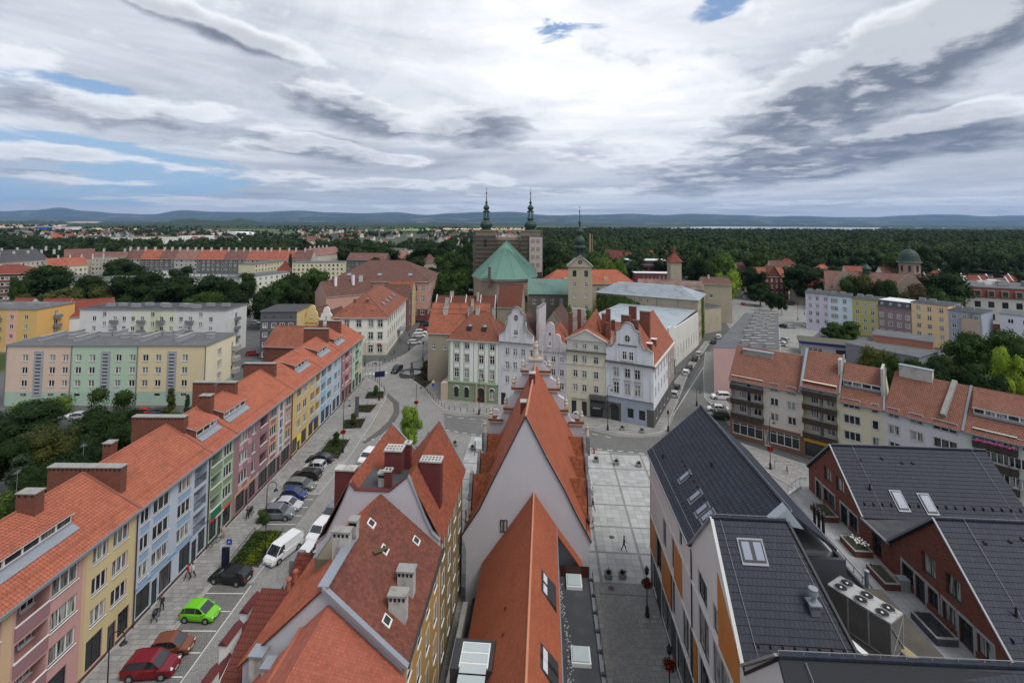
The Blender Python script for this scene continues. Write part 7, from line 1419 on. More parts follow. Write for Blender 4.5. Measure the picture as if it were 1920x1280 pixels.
sr=MB();x0,x1,y0,y1,z=-.6,L+.6,-.6,18.1,15.3;r0,r1,zr_=x0+7,x1-8,19.0;ym=8.7
for f_ in([(x0,y0,z),(x1,y0,z),(r1,ym,zr_),(r0,ym,zr_)],[(x1,y0,z),(x1,y1,z),(r1,ym,zr_)],[(x1,y1,z),(x0,y1,z),(r0,ym,zr_),(r1,ym,zr_)],[(x0,y1,z),(x0,y0,z),(r0,ym,zr_)]):sr.poly(f_,SILV)
for k in range(46):t_=k/45;a=Vector((x0,y0,z)).lerp(Vector((x1,y0,z)),t_);e_x=min(max(a.x,r0),r1);fr_=1 if r0<=a.x<=r1 else(a.x-x0)/(r0-x0)if a.x<r0 else(x1-a.x)/(x1-r1);e=Vector((a.x,y0+(ym-y0)*fr_,z+(zr_-z)*fr_));sr.bar(a+Vector((0,0,.03)),e+Vector((0,0,.05)),.07,.09,SILV)
for j in range(5):fr_=(j+1)/6;sr.bar((x0+(r0-x0)*fr_,y0+(ym-y0)*fr_,z+(zr_-z)*fr_+.04),(x1-(x1-r1)*fr_,y0+(ym-y0)*fr_,z+(zr_-z)*fr_+.04),.05,.06,SILV)
sr.build('roof',st_)
for f in(.45,.62,.82):b=MB();b.box(L*f-.06,L*f+.06,-.15,-.02,0,15,GREYM);b.build('downpipe',st_)
tb=eave_house('school_building','taller plain tan block behind the silver roofed building','building',(1318,531),(1372,533),16.5,16,TANW,right=[(4,z,1.3,1.6,'slot')for z in(4,8)],roof=('gable',2.0,RT2,.5),chim=[(3,6,17,19.5,.8,.8)])
house('school_building','low tan link block with dark flat roof beside the side street','building',(72.5,186),(83,192),10,9.5,TANW,far=True,roof=('flat',ASPHD),right=[(3+2.4*k,4,.9,3.0,'slot')for k in range(3)])
tb2=eave_house('school_building','long tan wing with rusty patched roof between the monastery and the taller block','building',(1195,536),(1320,542),14.5,12,TANW,front=[(3+3.4*k,11,1.3,1.6,'w2')for k in range(9)],roof=('gable',2.6,rooftex('rusty_sheet_roof',(140,110,98),row=2.5,cw=2.2,axis=2,dirt=.7,dc=(.14,.05,.03)),.5))
RDM=C('wine_red_cladding',(120,46,56),dirt=.15);
ms1=eave_house('modern_school','modern wine red building with flat white canopy roof','building',(1180,497),(1262,498),12,20,RDM,front=[(4+4*k,8.5,3,2,'dark')for k in range(6)],roof=('flat',mat('white_roof',(.6,.62,.63),.7),WHITE))
b=MB();b.box(-2,26,-2,12,15.5,15.9,WHITE);b.box(0,24,0,10,12.3,15.5,C('canopy_grey',(120,124,130)));b.build('canopy',ms1)
ms2=eave_house('modern_school','lower wine red wing with white roof edge and a row of small windows','building',(1190,512),(1258,513),9,10,RDM,front=[(6+2.6*k,5.5,1.0,2.0,'w1')for k in range(7)],roof=('flat',mat('white_roof',(0,0,0)),WHITE))
for k,(l,r_,h_,d_,wmz,rm_,ri,lab)in enumerate((((1122,482),(1170,490),13,14,OLDW,RT3,7,'white gabled house with wine red roof left of the modern red building'),((1205,478),(1320,480),13,12,TANW,RT3,4,'long dark red roofed building with small pyramid turret'))):
 t=eave_house('large_house',lab,'building',l,r_,h_,d_,wmz,front=[(3+4*i,h_-3,1.2,1.6,'w2')for i in range(4)],roof=('gable',ri,rm_,.4))
tu=thing('turret','small turret with dark red pyramid roof and chimney','turret',(*GY(1264,480,268)[:1],268,0));tu.scale=(.75,.75,.92);b=MB();b.box(-4,4,-4,4,-.3,23,TANW);b.build('wall',tu);b=MB();b.poly([(-5,-5,23),(5,-5,23),(0,0,29)],RT3);b.poly([(5,-5,23),(5,5,23),(0,0,29)],RT3);b.poly([(5,5,23),(-5,5,23),(0,0,29)],RT3);b.poly([(-5,5,23),(-5,-5,23),(0,0,29)],RT3);b.box(-.9,.9,-.9,.9,27,32,BRK);b.build('roof',tu)
fc=thing('factory_chimney','slim pale brick factory chimney rising above the wood','chimney',(GY(1106,440,330)[0],330,0));b=MB();b.cyl((0,0,0),(0,0,35.0),.9,.6,C('pale_brick_stack',(150,116,88)),12);b.build('shaft',fc);b=MB();b.cyl((1.6,0,0),(1.6,0,34.0),.3,.3,C('pale_brick_stack',(0,0,0)),8);b.build('flue',fc)
A=G(1340,648,11.6);B=G(1462,652,11.6);A2=G(1395,585,11.6)
fb=thing('apartment_block','long low block with pink end wall and dark flat roof full of ventilation boxes','apartment block',(0,0,0));P4=[(50.1,120.6),(66.0,119.6),(91.8,167),(80,166.5)]
b=MB();b.prism([P4[0],P4[1],P4[2],P4[3]],-.3,11.3,C('pale_yellow_side',(206,200,160),dirt=.2));b.poly([(P4[0][0],P4[0][1]-.02,-.3),(P4[1][0],P4[1][1]-.02,-.3),(P4[1][0],P4[1][1]-.02,11.3),(P4[0][0],P4[0][1]-.02,11.3)],C('salmon_render',(196,150,146),dirt=.15));b.build('wall',fb);b=MB();b.prism([(p[0],p[1])for p in P4],11.3,11.6,ZINC,ASPH);b.build('roof',fb)
d_=Vector((P4[2][0]-P4[1][0],P4[2][1]-P4[1][1])).normalized();rnd=random.Random(3)
for k in range(16):
 f=(k+.5)/16;c0=Vector(P4[0]).lerp(Vector(P4[3]),f);c1=Vector(P4[1]).lerp(Vector(P4[2]),f)
 for s in((.45,.72)if k%2 else(.6,.85)):
  c=c0.lerp(c1,s);w_=rnd.uniform(1.4,3.4);b=MB();b.box(-w_/2,w_/2,-.4,.4,11.6,12.35,CHIMP);b.box(-w_/2-.08,w_/2+.08,-.48,.48,12.35,12.45,CONC);b.build('ventilation_box',fb,loc=(c.x,c.y,0),rz=R(-2))
for i in range(12):
 for z in(1.5,4.3,7.1):
  c=Vector(P4[1]).lerp(Vector(P4[2]),(i+.5)/12);put_window(fb,(c.x,c.y),(d_.x,d_.y),0,z,1.5,1.5,'w2',True,rev=-.02)
cr=[(119.7,197.2),(126.3,192.6),(132.3,188.2),(137.6,182.2),(143.2,173.6),(148.5,165.0),(152.9,158.0)]
spec=[('lilac',(186,180,206),'lilac flat roofed house at the left end of the coloured terrace',(.2,.5,.85),14.2,None),('powder blue',(178,206,222),'powder blue house in the coloured terrace',(.15,.3,.68),13.9,None),('olive yellow',(186,176,84),'olive yellow house in the coloured terrace',(.2,.5,.8),13.6,None),('mauve brown',(140,112,116),'mauve brown house with dark attic and four roof windows',(.12,.38,.64,.88),11.6,'attic'),('apricot',(232,190,128),'tall apricot house in the coloured terrace',(.2,.5,.82),14.6,None),('blue grey',(176,182,200),'blue grey house at the right end of the coloured terrace',(.18,.5,.85),13.4,None)]
for k,(nm,rgb,lab,cs,h_,ex)in enumerate(spec):
 A,B=cr[k],cr[k+1];L=math.dist(A,B);nf=4
 hs=[(L*c,z,(1.15 if L>6 else .9),1.6,'x2s')for c in cs for z in[h_-2.6-3.0*i-(1.0 if ex else 0)for i in range(4)]if z>.5]
 t=house('terraced_house',lab,'house',A,B,12,h_,C(nm.replace(' ','_')+'_render',rgb,dirt=.1),far=True,front=hs,roof=('flat',ASPHD,GREYM),group='coloured terrace on the right')
 if ex:b=MB();b.extr([(0,-.1,h_+.2),(0,1.2,h_+2.2),(0,11,h_+2.4),(0,11,h_+.2)],(L,0,0),DARKF);b.box(0,L,1.2,11.5,h_+2.4,h_+2.5,mat('white_roof',(0,0,0)));b.build('attic',t);[roofwin(t,(L*c,.5,h_+1.25),(1,0,0),(0,1.3,2.0),.8,1.0)for c in cs]
 for i in range(2):roofbox(t,1.5+3*i,5,1.8,.8,1.0,h_+.25)
b=MB();b.box(L-2.6,L-2.2,-.4,0,0,13.6,GREYM);b.build('flue',t)
house('ruined_wall','windowless tan stepped wall right of the blue grey house','wall',(153.2,158),(158,164),5,11.5,C('bare_tan_wall',(176,150,126),dirt=.5),far=True,roof=('none',))
house('shed','low building with orange red tiled roof behind the broad tree','building',(160,163),(172,158),8,5.5,TANW,far=True,roof=('gable',3,RT1,.3),gutter=False)
eave_house('apartment_block','pale lilac white block at the right edge behind the broad tree','apartment block',(1874,588),(1960,597),13,12,C('lilac_white_render',(198,200,216),dirt=.1),front=[(2.5+3.4*i,z,1.4,1.4,'w2')for i in range(5)for z in(4.2,7.2,10.2)],roof=('flat',ASPH))
A_=(98,142);B_=(109,128)
t=house('workshop','low grey building with sloping dark felt roof','building',(97.8,142.4),(106.5,127.5),12,7.5,C('mid_grey_render',(116,118,130),dirt=.1),far=True,front=[(13,4.0,1.8,1.6,'w2')],roof=('flat',ASPH,ZINC))
t=house('workshop','brick orange extension with grey flat roof behind the low grey building','building',(107,144),(117,135),9,9.6,C('brick_orange_render',(188,104,76),dirt=.1),far=True,front=[(2,6.6,1.2,1.2,'w2')],roof=('flat',ASPH,ZINC))
house('workshop','dark flat roofed shed at the right edge below the broad tree','building',(124,112),(142,108),14,5,C('mid_grey_render',(0,0,0)),far=True,roof=('flat',ASPH));house('kiosk','small orange walled kiosk at the right edge','kiosk',(131.5,118),(134,114.5),5,9,C('bright_orange_render',(0,0,0)),far=True,roof=('flat',ASPH),front=[(2,6,1,1.8,'w1')])
gs=house('garage','low pavilion with dark blue roof edge and mossy flat roof beside parked cars','building',(94,158),(108,151),8,3.8,C('pavilion_grey',(150,158,166)),far=True,front=[(4,.3,4,2.4,'shop3'),(11,.3,3,2.4,'dark')],roof=('flat',mat('mossy_flat',(.10,.095,.07),.95,var=.3),mat('dark_blue_edge',(.02,.025,.16),.4)))
b=MB();b.box(-.5,gs['_L']+.5,-.5,8.5,3.7,4.5,mat('dark_blue_edge',(0,0,0)),mat('mossy_flat',(0,0,0)));b.build('fascia',gs)
BRB=C('brown_pink_render',(160,134,116),dirt=.3);RPB=rooftex('pinkish_brown_roof',(136,92,82),row=.5,cw=.5,axis=2,dirt=.3)
bb=thing('civic_building','long brown roofed civic building with curved dormers','building',(*G(1548,538,12),0),R(-30));L=40;b=MB();b.box(0,L,0,14,-.3,12,BRB);b.build('wall',bb);r=roof_gable(0,L,0,14,12,7.5,.6,RPB,OFFW);r.build('roof',bb)
for x in(3,27):g=MB();curved_gable(g,[(x,11),(x,14),(x+.8,16),(x+2.5,18)]+arc(x+5,17.6,2.4,170,10,6)+[(x+7.5,18),(x+9.2,16),(x+10,14),(x+10,11)],-.8,1.0,BRB);g.build('gable',bb);[put_window(bb,(0,-.8),(1,0),x+3+2*i,12.5,1.3,1.9,'x2',True,rev=-.01)for i in range(3)]
for i in range(9):put_window(bb,(0,0),(1,0),3+4.1*i,7.5,1.5,2.2,'x2',True,rev=-.01)
b=MB();b.lathe([(1.6,0),(1.6,2),(2.2,2.2),(1.4,3.2),(.3,4.2),(.05,5.4)],COPD,8,(17,7,19));b.build('ridge_turret',bb)
dtw=thing('domed_tower','stone tower with dark green bell shaped dome','tower',(GY(1705,500,236)[0],236,0),R(8));b=MB();b.lathe([(4.4,0),(4.4,23.4),(4.7,23.6),(4.7,24.0)],BRB,8,(0,0,0),math.pi/8)
for i in range(8):a=i*math.pi/4-math.pi/2;b.box(4.1*math.cos(a)-.5,4.1*math.cos(a)+.5,4.1*math.sin(a)-.3,4.1*math.sin(a)+.3,19.8,22.6,DARKF)
b.build('wall',dtw);b=MB();b.lathe([(5.3,0),(4.5,.6),(4.2,1.8),(3.9,3.2),(3.3,4.6),(2.2,5.7),(1.0,6.3),(.7,6.9),(.8,7.5),(.2,7.8),(.06,10)],COPD,16,(0,0,24.0));b.build('dome',dtw)
vil=house('brick_villa','dark red brick villa with steep gables and pale windows behind the traffic junction','house',(138.5,271),(155,271),14,13,brickmat('villa_brick',(.16,.04,.03),(.11,.03,.025),(.1,.06,.05),wall='b'),far=True,front=[(2+2.7*i,z,1.1,2.0,'x2')for i in range(6)for z in(2.5,6.5,10)],right=[(3+4*i,z,1.1,2,'x2')for i in range(3)for z in(2.5,6.5)],roof=('gable',4.5,RT1,.4))
g=MB();curved_gable(g,[(5,13),(8.5,18.5),(12,13)],-.3,1,MATS['villa_brick']);g.build('gable',vil)
g=MB();slab(g,[(4.6,-.6,12.8),(4.6,8,12.8),(8.5,8,18.9),(8.5,-.6,18.9)][::-1],.2,RT1);slab(g,[(12.4,-.6,12.8),(12.4,8,12.8),(8.5,8,18.9),(8.5,-.6,18.9)],.2,RT1);g.build('cross_roof',vil)
ht=thing('hotel','large pale hotel with red mansard storey and roof full of machinery','building',(*G(1810,560,10),0),R(-28));b=MB();HW=C('hotel_white',(196,192,184),dirt=.3)
wwin(ht,b,(0,0),(1,0),70,-.3,11,[(4+4.4*i,z,2.0,2.6,'dark')for i in range(15)for z in(1.5,6.8)],HW,True);b.box(0,70,.3,30,-.3,10.9,HW);b.poly([(0,30,-.3),(0,0,-.3),(0,0,11),(0,30,11)],HW);b.build('wall',ht)
b=MB();RM=mat('red_mansard',(.16,.045,.035),.7,var=.2);b.extr([(0,-.4,11),(0,.8,15.2),(0,30,15.2),(0,30,11)],(70,0,0),RM);b.box(-.3,70.3,.6,30.2,15.2,15.5,GREYM,ASPH);b.build('roof',ht)
for i in range(15):b=MB();x=4+4.4*i;b.box(x-1.2,x+1.2,-.7,.5,11.4,14.2,mat('dull_beige',(.24,.21,.16),.8));b.box(x-.8,x+.8,-.74,-.7,11.7,13.9,DARKF);b.build('dormer',ht)
rnd=random.Random(8)
for i in range(22):b=MB();w_,d2=rnd.uniform(1,5),rnd.uniform(1,3);x,y=rnd.uniform(8,60),rnd.uniform(5,25);b.box(x,x+w_,y,y+d2,15.5,15.5+rnd.uniform(.8,2.4),rnd.choice([CHIMP,GREYM,CONC,WHITE]));b.build('roof_machine',ht)
DW=C('soot_grey_render',(96,96,96),dirt=.3);LGW=C('dove_grey_render',(168,166,160),dirt=.3);OWL=C('dull_orange_render',(200,150,110),dirt=.2);YBL=C('pale_yellow_block',(206,196,150),dirt=.15);TANB=C('far_tan_render',(168,156,136),dirt=.3);BRD=C('far_brick',(120,66,56),dirt=.2)
ORF=rooftex('far_orange_roof',(186,92,68),row=1.2,cw=1.2,axis=2,dirt=.2);BRF=rooftex('far_brown_roof',(132,84,76),row=1.2,cw=1.2,axis=2,dirt=.3);PKF=rooftex('far_pink_roof',(160,104,92),row=1.2,cw=1.2,axis=2,dirt=.3)
segs=[(233,262,LGW,BRF,'pinkish roofed house at the left end of the long far row'),(262,298,DW,ORF,'soot grey house with orange roof, second in the long far row'),(298,327,DW,BRF,'soot grey house with brown roof, third in the long far row'),(327,369,LGW,PKF,'dove grey house with pink brown roof in the long far row'),(369,420,DW,ORF,'broad soot grey house with orange roof in the middle of the long far row'),(420,461,DW,BRF,'soot grey house with brown roof right of the broad one'),(461,501,OWL,ORF,'dull orange walled house in the long far row'),(501,548,LGW,ORF,'dove grey house with orange roof near the right end of the far row'),(548,583,LGW,BRF,'brown roofed house at the right end of the long far row')]
for a,b_,wm_,rm_,lab in segs:
 ya,yb2=484+(a-233)*.006,484+(b_-233)*.006;Lg=(b_-a)*.43
 n_=max(3,int(Lg/3.2));eave_house('terraced_house',lab,'house',(a,ya),(b_,yb2),13,12,wm_,front=[(x,z,1.5,1.6,'w1s')for x in lerp(0,Lg,n_)for z in(4,7.2,10.2)],roof=('gable',6.6,rm_,.5),gutter=False,group='long red roofed row beyond the trees',chim=[(Lg*f,5.5,18,21.4,.9,1.6,OFFW)for f in((.02,.5)if Lg<16 else(.02,.35,.7))])
def far_house(lab,l,r_,h,d,wm_,roof,rows=(),n_=6,cat='building',name='house',st='w1',**k):
 Lg=math.dist(G(l[0],l[1],h),G(r_[0],r_[1],h));return eave_house(name,lab,cat,l,r_,h,d,wm_,front=[(x,z,1.4,1.5,st)for x in lerp(0,Lg,n_)for z in rows],roof=roof,gutter=False,**k)
far_house('tan flat fronted block left of the long red roofed row',(172,481),(232,480),15,14,TANB,('gable',3,BRF,.3),(2,5,8,11),9,chim=[(5,7,16,20.5,1,2),(18,7,16,20.5,1,2)])
far_house('tan gabled block with dark brown roof left of the tan flat fronted block',(120,486),(178,484),13,18,TANB,('gable',7,BRF,.3),(2,5,8),5)
far_house('long red roof running obliquely in front of the tan blocks',(92,500),(165,496),12,14,C('cream_far',(200,190,160)),('gable',5,ORF,.3),(2,5,8),8,chim=[(6*i,7,15,18.8,.8,.8,OFFW)for i in range(1,6)])
far_house('dark mansard row with pale walls at the left edge',(-60,497),(92,486),14,14,C('pale_far_pink',(190,176,160)),('gable',5,rooftex('far_slate',(84,84,90),row=1.2,cw=1.2,axis=2),.3),(2,5,8,11),16,chim=[(9*i+4,7,17,20.6,.9,1.2,OFFW)for i in range(7)])
far_house('second dark roofed row farther back at the left edge',(-60,486),(80,478),14,14,TANB,('gable',5,rooftex('far_slate',(0,0,0)),.3),(8,11),14,chim=[(10*i+4,7,17,20.6,.9,1.2,OFFW)for i in range(7)])
far_house('dark red brick building with tidy red roof at the left edge',(-50,515),(58,512),14.5,16,BRD,('hip',4.2,RT3,.5),(1.5,5,8.4,11.4),13,st='w1s')
far_house('grey flat roofed block half hidden by the trees at left',(118,520),(178,518),11,12,LGW,('flat',ASPH),(1,4,7.5),7)
far_house('pale green grey flat roofed block behind the trees at left',(180,521),(238,523),9,12,C('pale_green_grey',(186,196,184)),('flat',ASPH),(1,4,6.5),7)
far_house('white low block with dark windows under the long red roofed row',(275,508),(345,506),9,12,C('plain_white_far',(200,200,196)),('flat',ASPHD),(2,5.6),9)
far_house('long grey flat roof with pale vents between trees',(345,519),(425,521),9,22,TANB,('flat',ASPHD),(1,4,6.5),8)
t=house('apartment_block','pale five storey slab block with many small windows between trees','apartment block',(-132,235),(-121,264),12,14.5,C('ivory_block',(206,206,186)),far=True,front=[(x,z,1.4,1.3,'w1')for x in lerp(0,31,9)for z in(1.5,4.2,6.9,9.6,12.2)],roof=('flat',ASPH,ZINC))
house('apartment_block','long flat roofed ivory wing left of the pale slab block','apartment block',(-168,243),(-133,237),12,13.8,C('ivory_block',(0,0,0)),far=True,front=[(x,z,1.4,1.3,'w1')for x in lerp(0,35,8)for z in(6.9,9.6,12.0)],roof=('flat',ASPH,ZINC),chim=[(4*i+3,5,14,15,2.2,.8,WHITE)for i in range(8)])
far_house('yellow five storey block with flat roof',(548,493),(645,492),15,12,YBL,('flat',ASPH),(1.5,4.3,7.0,9.8,12.4),12,right=[(6,z,1.5,1.3,'w1')for z in(4.3,7,9.8,12.4)])
far_house('long ivory slab with flat grey roof between the yellow block and the red row',(478,496),(545,488),14,12,YBL,('flat',ASPH),(9.2,12),12)
far_house('brown roofed long building behind the yellow block',(650,486),(722,487),11,14,DW,('gable',5,BRF,.5),(3,6.5),9)
far_house('pinkish gabled house group right of the brown roofed long building',(720,482),(750,484),11,16,C('pale_far_pink',(0,0,0)),('gable_f',6,PKF,.5),(3,6.5),4)
far_house('pale yellow and cream block far behind with flat roof',(752,471),(797,469),14,12,C('pale_yellow_far',(214,208,160)),('flat',ASPH),(2,5,8,11),9)
far_house('pale grey block far behind beside the cream block',(714,466),(752,467),14,12,LGW,('flat',ASPH),(5,8,11),8)
far_house('row of pink roofs far behind',(590,479),(640,474),12,14,C('pale_far_pink',(0,0,0)),('gable',6,PKF,.4),(),3,chim=[(6*i+3,7,15,20,1,1,OFFW)for i in range(5)])
far_house('brown roof with gable beside the red roof near the firs',(520,545),(540,544),8,12,DW,('gable_f',6,ORF,.3),(),2)if False else None
far_house('small dark red house between the yellow block and the pale slab',(519,508),(540,508),9,10,BRD,('hip',6,RT3,.4),(),2)
far_house('small brown house with tall roof among the trees left of the church',(792,492),(816,492),10,12,TANB,('hip',7,BRF,.6),(4,),3)
for l,r_,lab in(((0,590),(36,590),'red gabled roof behind the orange block, leftmost of three'),((62,592),(116,590),'red gabled roof behind the orange block, middle of three'),((128,594),(208,588),'red gabled roof behind the orange block, rightmost of three')):
 far_house(lab,l,r_,9,11,C('plain_white_far',(0,0,0)),('gable',5,RT3,.3),(),3)
for k,(l,r_,c_,lab)in enumerate((((178,445),(258,445),C('far_cream',(206,206,190)),'far cream slab block, left of three in a line'),((262,444),(330,444),C('far_yellow',(210,208,176)),'far yellowish slab block, middle of three in a line'),((338,442),(402,441),C('far_white',(212,212,210)),'far white slab block, right of three in a line'))):
 far_house(lab,l,r_,14,14,c_,('flat',ASPH),(2,5.5,9),14,name='apartment_block',cat='apartment block')
far_house('low white school like building in front of the far slabs',(292,451),(345,450),9,20,C('far_white',(0,0,0)),('flat',LCON),(2,5.5),8,st='dark')
X,z_=GY(428,441,1150);ar=thing('sports_hall','white sports hall with long curved roof','hall',(X,1150,0));b=MB();pts=[(-48,0)]+[(x,11+5.5*(1-(x/50)**2))for x in range(-48,49,8)]+[(48,0)];b.extr([(x,0,z)for x,z in pts],(0,60,0),C('far_white',(0,0,0)));b.box(-46,46,-.3,0,3,9,C('hall_grey',(140,146,150)));b.build('hall',ar)
X,_=GY(95,433,2100);wh=thing('warehouse','long far warehouse, blue on the left and white on the right','warehouse',(X-70,2100,0));b=MB();b.box(0,80,0,60,0,13,mat('warehouse_blue',(.03,.12,.42),.6));b.box(80,160,0,50,0,12,C('far_white',(0,0,0)));b.box(0,160,-1,0,12.2,13.2,WHITE);b.build('hall',wh)
def small_house(nm,wm_,rm_,w_=11,d=9,h=5.5,rise=4.5,hip=False):
 t=thing(nm,'','house');b=MB();b.box(0-w_/2,w_/2,-d/2,d/2,-.2,h,wm_)
 for x in(-w_*.3,0,w_*.3):b.box(x-.6,x+.6,-d/2-.03,-d/2,1.0,2.4,DARKF);b.box(x-.6,x+.6,-d/2-.03,-d/2,3.6,4.9,DARKF)
 wb2=b if not hip else None
 r=roof_hip(-w_/2,w_/2,-d/2,d/2,h,rise,.4,rm_,OFFW)if hip else roof_gable(-w_/2,w_/2,-d/2,d/2,h,rise,.4,rm_,OFFW,'x',b,wm_)
 b.build('wall',t);r.build('roof',t);r2=MB();r2.box(1,1.7,-.3,.4,h+rise-1.2,h+rise+.9,BRK);r2.build('chimney',t);return t
WV=C('villa_white',(206,200,186),dirt=.2);YV=C('villa_yellow',(206,186,140),dirt=.2)
protos=[small_house('detached_house',WV,RT1),small_house('detached_house',YV,RT3,13,10,6,5,True),small_house('detached_house',WV,RT2,12,10,6,6),small_house('detached_house',TANB,ORF,14,11,7,6,True)]
vill=[(1405,505,0,'red roofed white house left of the brick villa',300),(1395,497,2,'small brown roofed house deep in the trees left of the brick villa',360),(1487,512,1,'house with hipped red roof just right of the brick villa',300),(1520,515,3,'house with orange hipped roof above the lilac terrace house',260),(1553,512,1,'pair house with orange hip roof left of the long civic roof',280),(1541,500,3,'house with orange hipped roof behind the pair house',330),(1612,503,0,'long low red roofed house above the civic roof',300),(1640,506,0,'red roofed house next to the long low one',300),(1668,497,2,'brown roofed house left of the domed tower',330),(1600,495,0,'house with salmon roof at the wood edge',360),(1780,520,3,'orange roofed house right of the domed tower behind the dark tree',235),(1890,512,2,'brown timbered house at the right edge',240),(1458,498,2,'brown pinkish roofed house behind the brick villa',380),(1475,492,1,'red hipped house at the foot of the wood',420)]
def place_copy(p,used,x,y,rz,label,group,s=1):
 o=p if p not in used else copy_tree(p);used.add(p);o.location=(x,y,0);o.rotation_euler[2]=rz;o.scale=(s,s,s);o['label']=label;o['group']=group;return o
used=set();rnd=random.Random(21)
for px,py,k,lab,Y in vill:place_copy(protos[k],used,GY(px,py,Y)[0],Y,rnd.uniform(-.6,.4),lab,'detached houses at the edge of the wood',1.15)
rp=small_house('row_house',WV,RT3,20,10,7.5,4.0)
g=MB();[g.extr([(x-.2,-5.2,7),(x-.2,0,12.6),(x-.2,5.2,7)],(.4,0,0),WHITE)for x in(-10,-3,10)];g.build('parapet',rp)
usr=set()
for px,Y,lab in((1742,305,'white row house with wine red roof just right of the domed tower'),(1765,290,'white row house with wine red roof, second right of the domed tower'),(1812,300,'white row house with wine red roof in front of the wood, third from left'),(1845,285,'white row house with wine red roof beside the fir'),(1900,300,'white row house with wine red roof at the right edge'),(1728,330,'white row house with wine red roof partly behind the dome')):place_copy(rp,usr,GY(px,500,Y)[0],Y,R(-12),lab,'white row houses before the wood')
fk=[]
for wm_,rm_ in((WV,ORF),(WV,BRF),(C('far_cream',(0,0,0)),BRF),(LGW,rooftex('far_slate',(0,0,0)))):
 b=MB();b.box(-7,7,-5,5,0,7,wm_);r=roof_gable(-7,7,-5,5,7,5,.4,rm_,OFFW,'x',b,wm_);b.v_off=len(b.v)
 k0=len(b.v);b.v+=r.v;b.f+=[tuple(k0+i for i in f)for f in r.f];b.m+=[b.mi(r.mats[m])for m in r.m];b.t+=r.t
 for x in(-4,0,4):b.box(x-.8,x+.8,-5.1,-5,3.5,5.2,DARKF)
 fk.append(b.mesh('suburb_house'))
def suburb(n,x0,x1,y0,y1,lab,grp):
 for _ in range(n):
  px,Y=rnd.uniform(x0,x1),y0*(y1/y0)**rnd.random();X=GY(px,430,Y)[0]
  o=inst('suburb_house',rnd.choice(fk),None,(X,Y,0),rnd.uniform(-.5,.5)+rnd.choice((0,1.57)),(rnd.uniform(.9,1.6),1,rnd.uniform(.8,1.1)));tag(o,lab,'house',grp)
suburb(130,20,470,900,1900,'one of the small pale houses of the suburb at far left','small houses of the far left suburb')
suburb(100,560,890,850,2300,'one of the small pale houses of the suburb left of the church towers','small houses left of the church towers')
suburb(28,925,968,700,1900,'one of the small pale houses seen between the two church towers','small houses between the church towers')
LK=mat('lake_water',(.30,.34,.36),.18,spec=.6,var=.03)
lk=MB();P=[G(1245,428.0),G(1330,429.5),G(1480,431.5),G(1600,431),G(1880,430.5),G(1900,428.5),G(1600,425.4),G(1330,424.6)];lk.poly([(p[0],p[1],.06)for p in P],LK);struct(lk,'lake_water')
def field(pts,rgb,nm,z=.03):b=MB();b.poly([(*G(x,y),z)for x,y in pts],mat(nm,tuple(v*.9 for v in lin(rgb)),1,var=.15,vs=.002));struct(b,'field')
field([(-300,429),(110,426.5),(150,421.5),(-300,420.5)],(190,160,138),'stubble_field');field([(120,417.5),(300,419.0),(360,415.6),(150,414.6)],(196,170,144),'pale_stubble');field([(165,431),(260,431.5),(262,428.4),(175,427.5)],(206,184,130),'straw_field');field([(730,432),(830,433),(830,427.5),(760,427)],(128,150,80),'green_meadow');field([(820,430.4),(1010,431),(1010,427.5),(810,427.2)],(206,180,140),'wheat_field');field([(560,423),(800,424),(820,421.5),(560,420.6)],(170,160,120),'dull_field')
WOODM=mat('far_wood',(.020,.038,.016),1,var=.4,vs=.01,var2=.3,vs2=.05);MTN=mat('mountain_forest',(.022,.042,.026),1,var=.35,vs=.0006,dirt=((.16,.15,.10),.5,.0012))
def band(name,px0,px1,y_near,depth,hgt,seed,n_=160,m=None,top=None,kind='structure'):
 """low wooded ridge: strip of ground risen by noise"""
 b=MB();rows=5;V=[]
 for j in range(rows):
  t_=j/(rows-1)
  for i in range(n_+1):
   px=px0+(px1-px0)*i/n_;Y=y_near+depth*t_;X=GY(px,420,Y)[0];s=math.sin(math.pi*t_)**.6 if 0<t_<1 else 0
   end=min(1,i/6,(n_-i)/6);nz=noise.fractal(Vector((i*.23+seed,j*.7,seed)),1.0,2.1,4)
   H=(top(px)if top else hgt*(1+.5*nz))*s*(1 if top else end);V.append((X,Y,max(H+(nz*hgt*.05*s if top else 0),-5 if t_ in(0,1)else 0)))
 F=[(j*(n_+1)+i,j*(n_+1)+i+1,(j+1)*(n_+1)+i+1,(j+1)*(n_+1)+i)for j in range(rows-1)for i in range(n_)]
 b.idx(V,F,m or WOODM);o=b.build(name);o['kind']=kind;return o
band('far_wood',-150,130,5200,900,30,1,kind='stuff');band('far_wood',120,470,2900,500,20,2,kind='stuff');band('far_wood',290,520,4800,1200,55,5,26,kind='stuff');band('far_wood',330,900,3600,700,22,3,kind='stuff');band('far_wood',500,1000,6500,1500,35,9,kind='stuff')
band('far_wood',900,1500,9000,1500,30,7,kind='stuff');band('far_wood',1250,1990,8700,1500,40,11,kind='stuff');band('far_wood',1640,1990,3600,900,22,4,kind='stuff');band('far_wood',180,560,7600,800,30,14,kind='stuff')
prof1=[(-400,398),(0,396),(60,394),(110,389),(160,395.5),(220,400),(280,402),(340,394),(400,397),(480,398),(560,394.5),(620,398),(690,400),(740,398),(800,403),(850,399.5),(900,397.5),(960,397),(1030,403.5),(1100,403),(1180,401),(1240,403),(1290,401),(1380,403),(1450,406),(1500,405),(1560,407),(1640,407),(1700,404),(1750,402),(1800,403),(1850,406),(1900,404),(2300,404)]
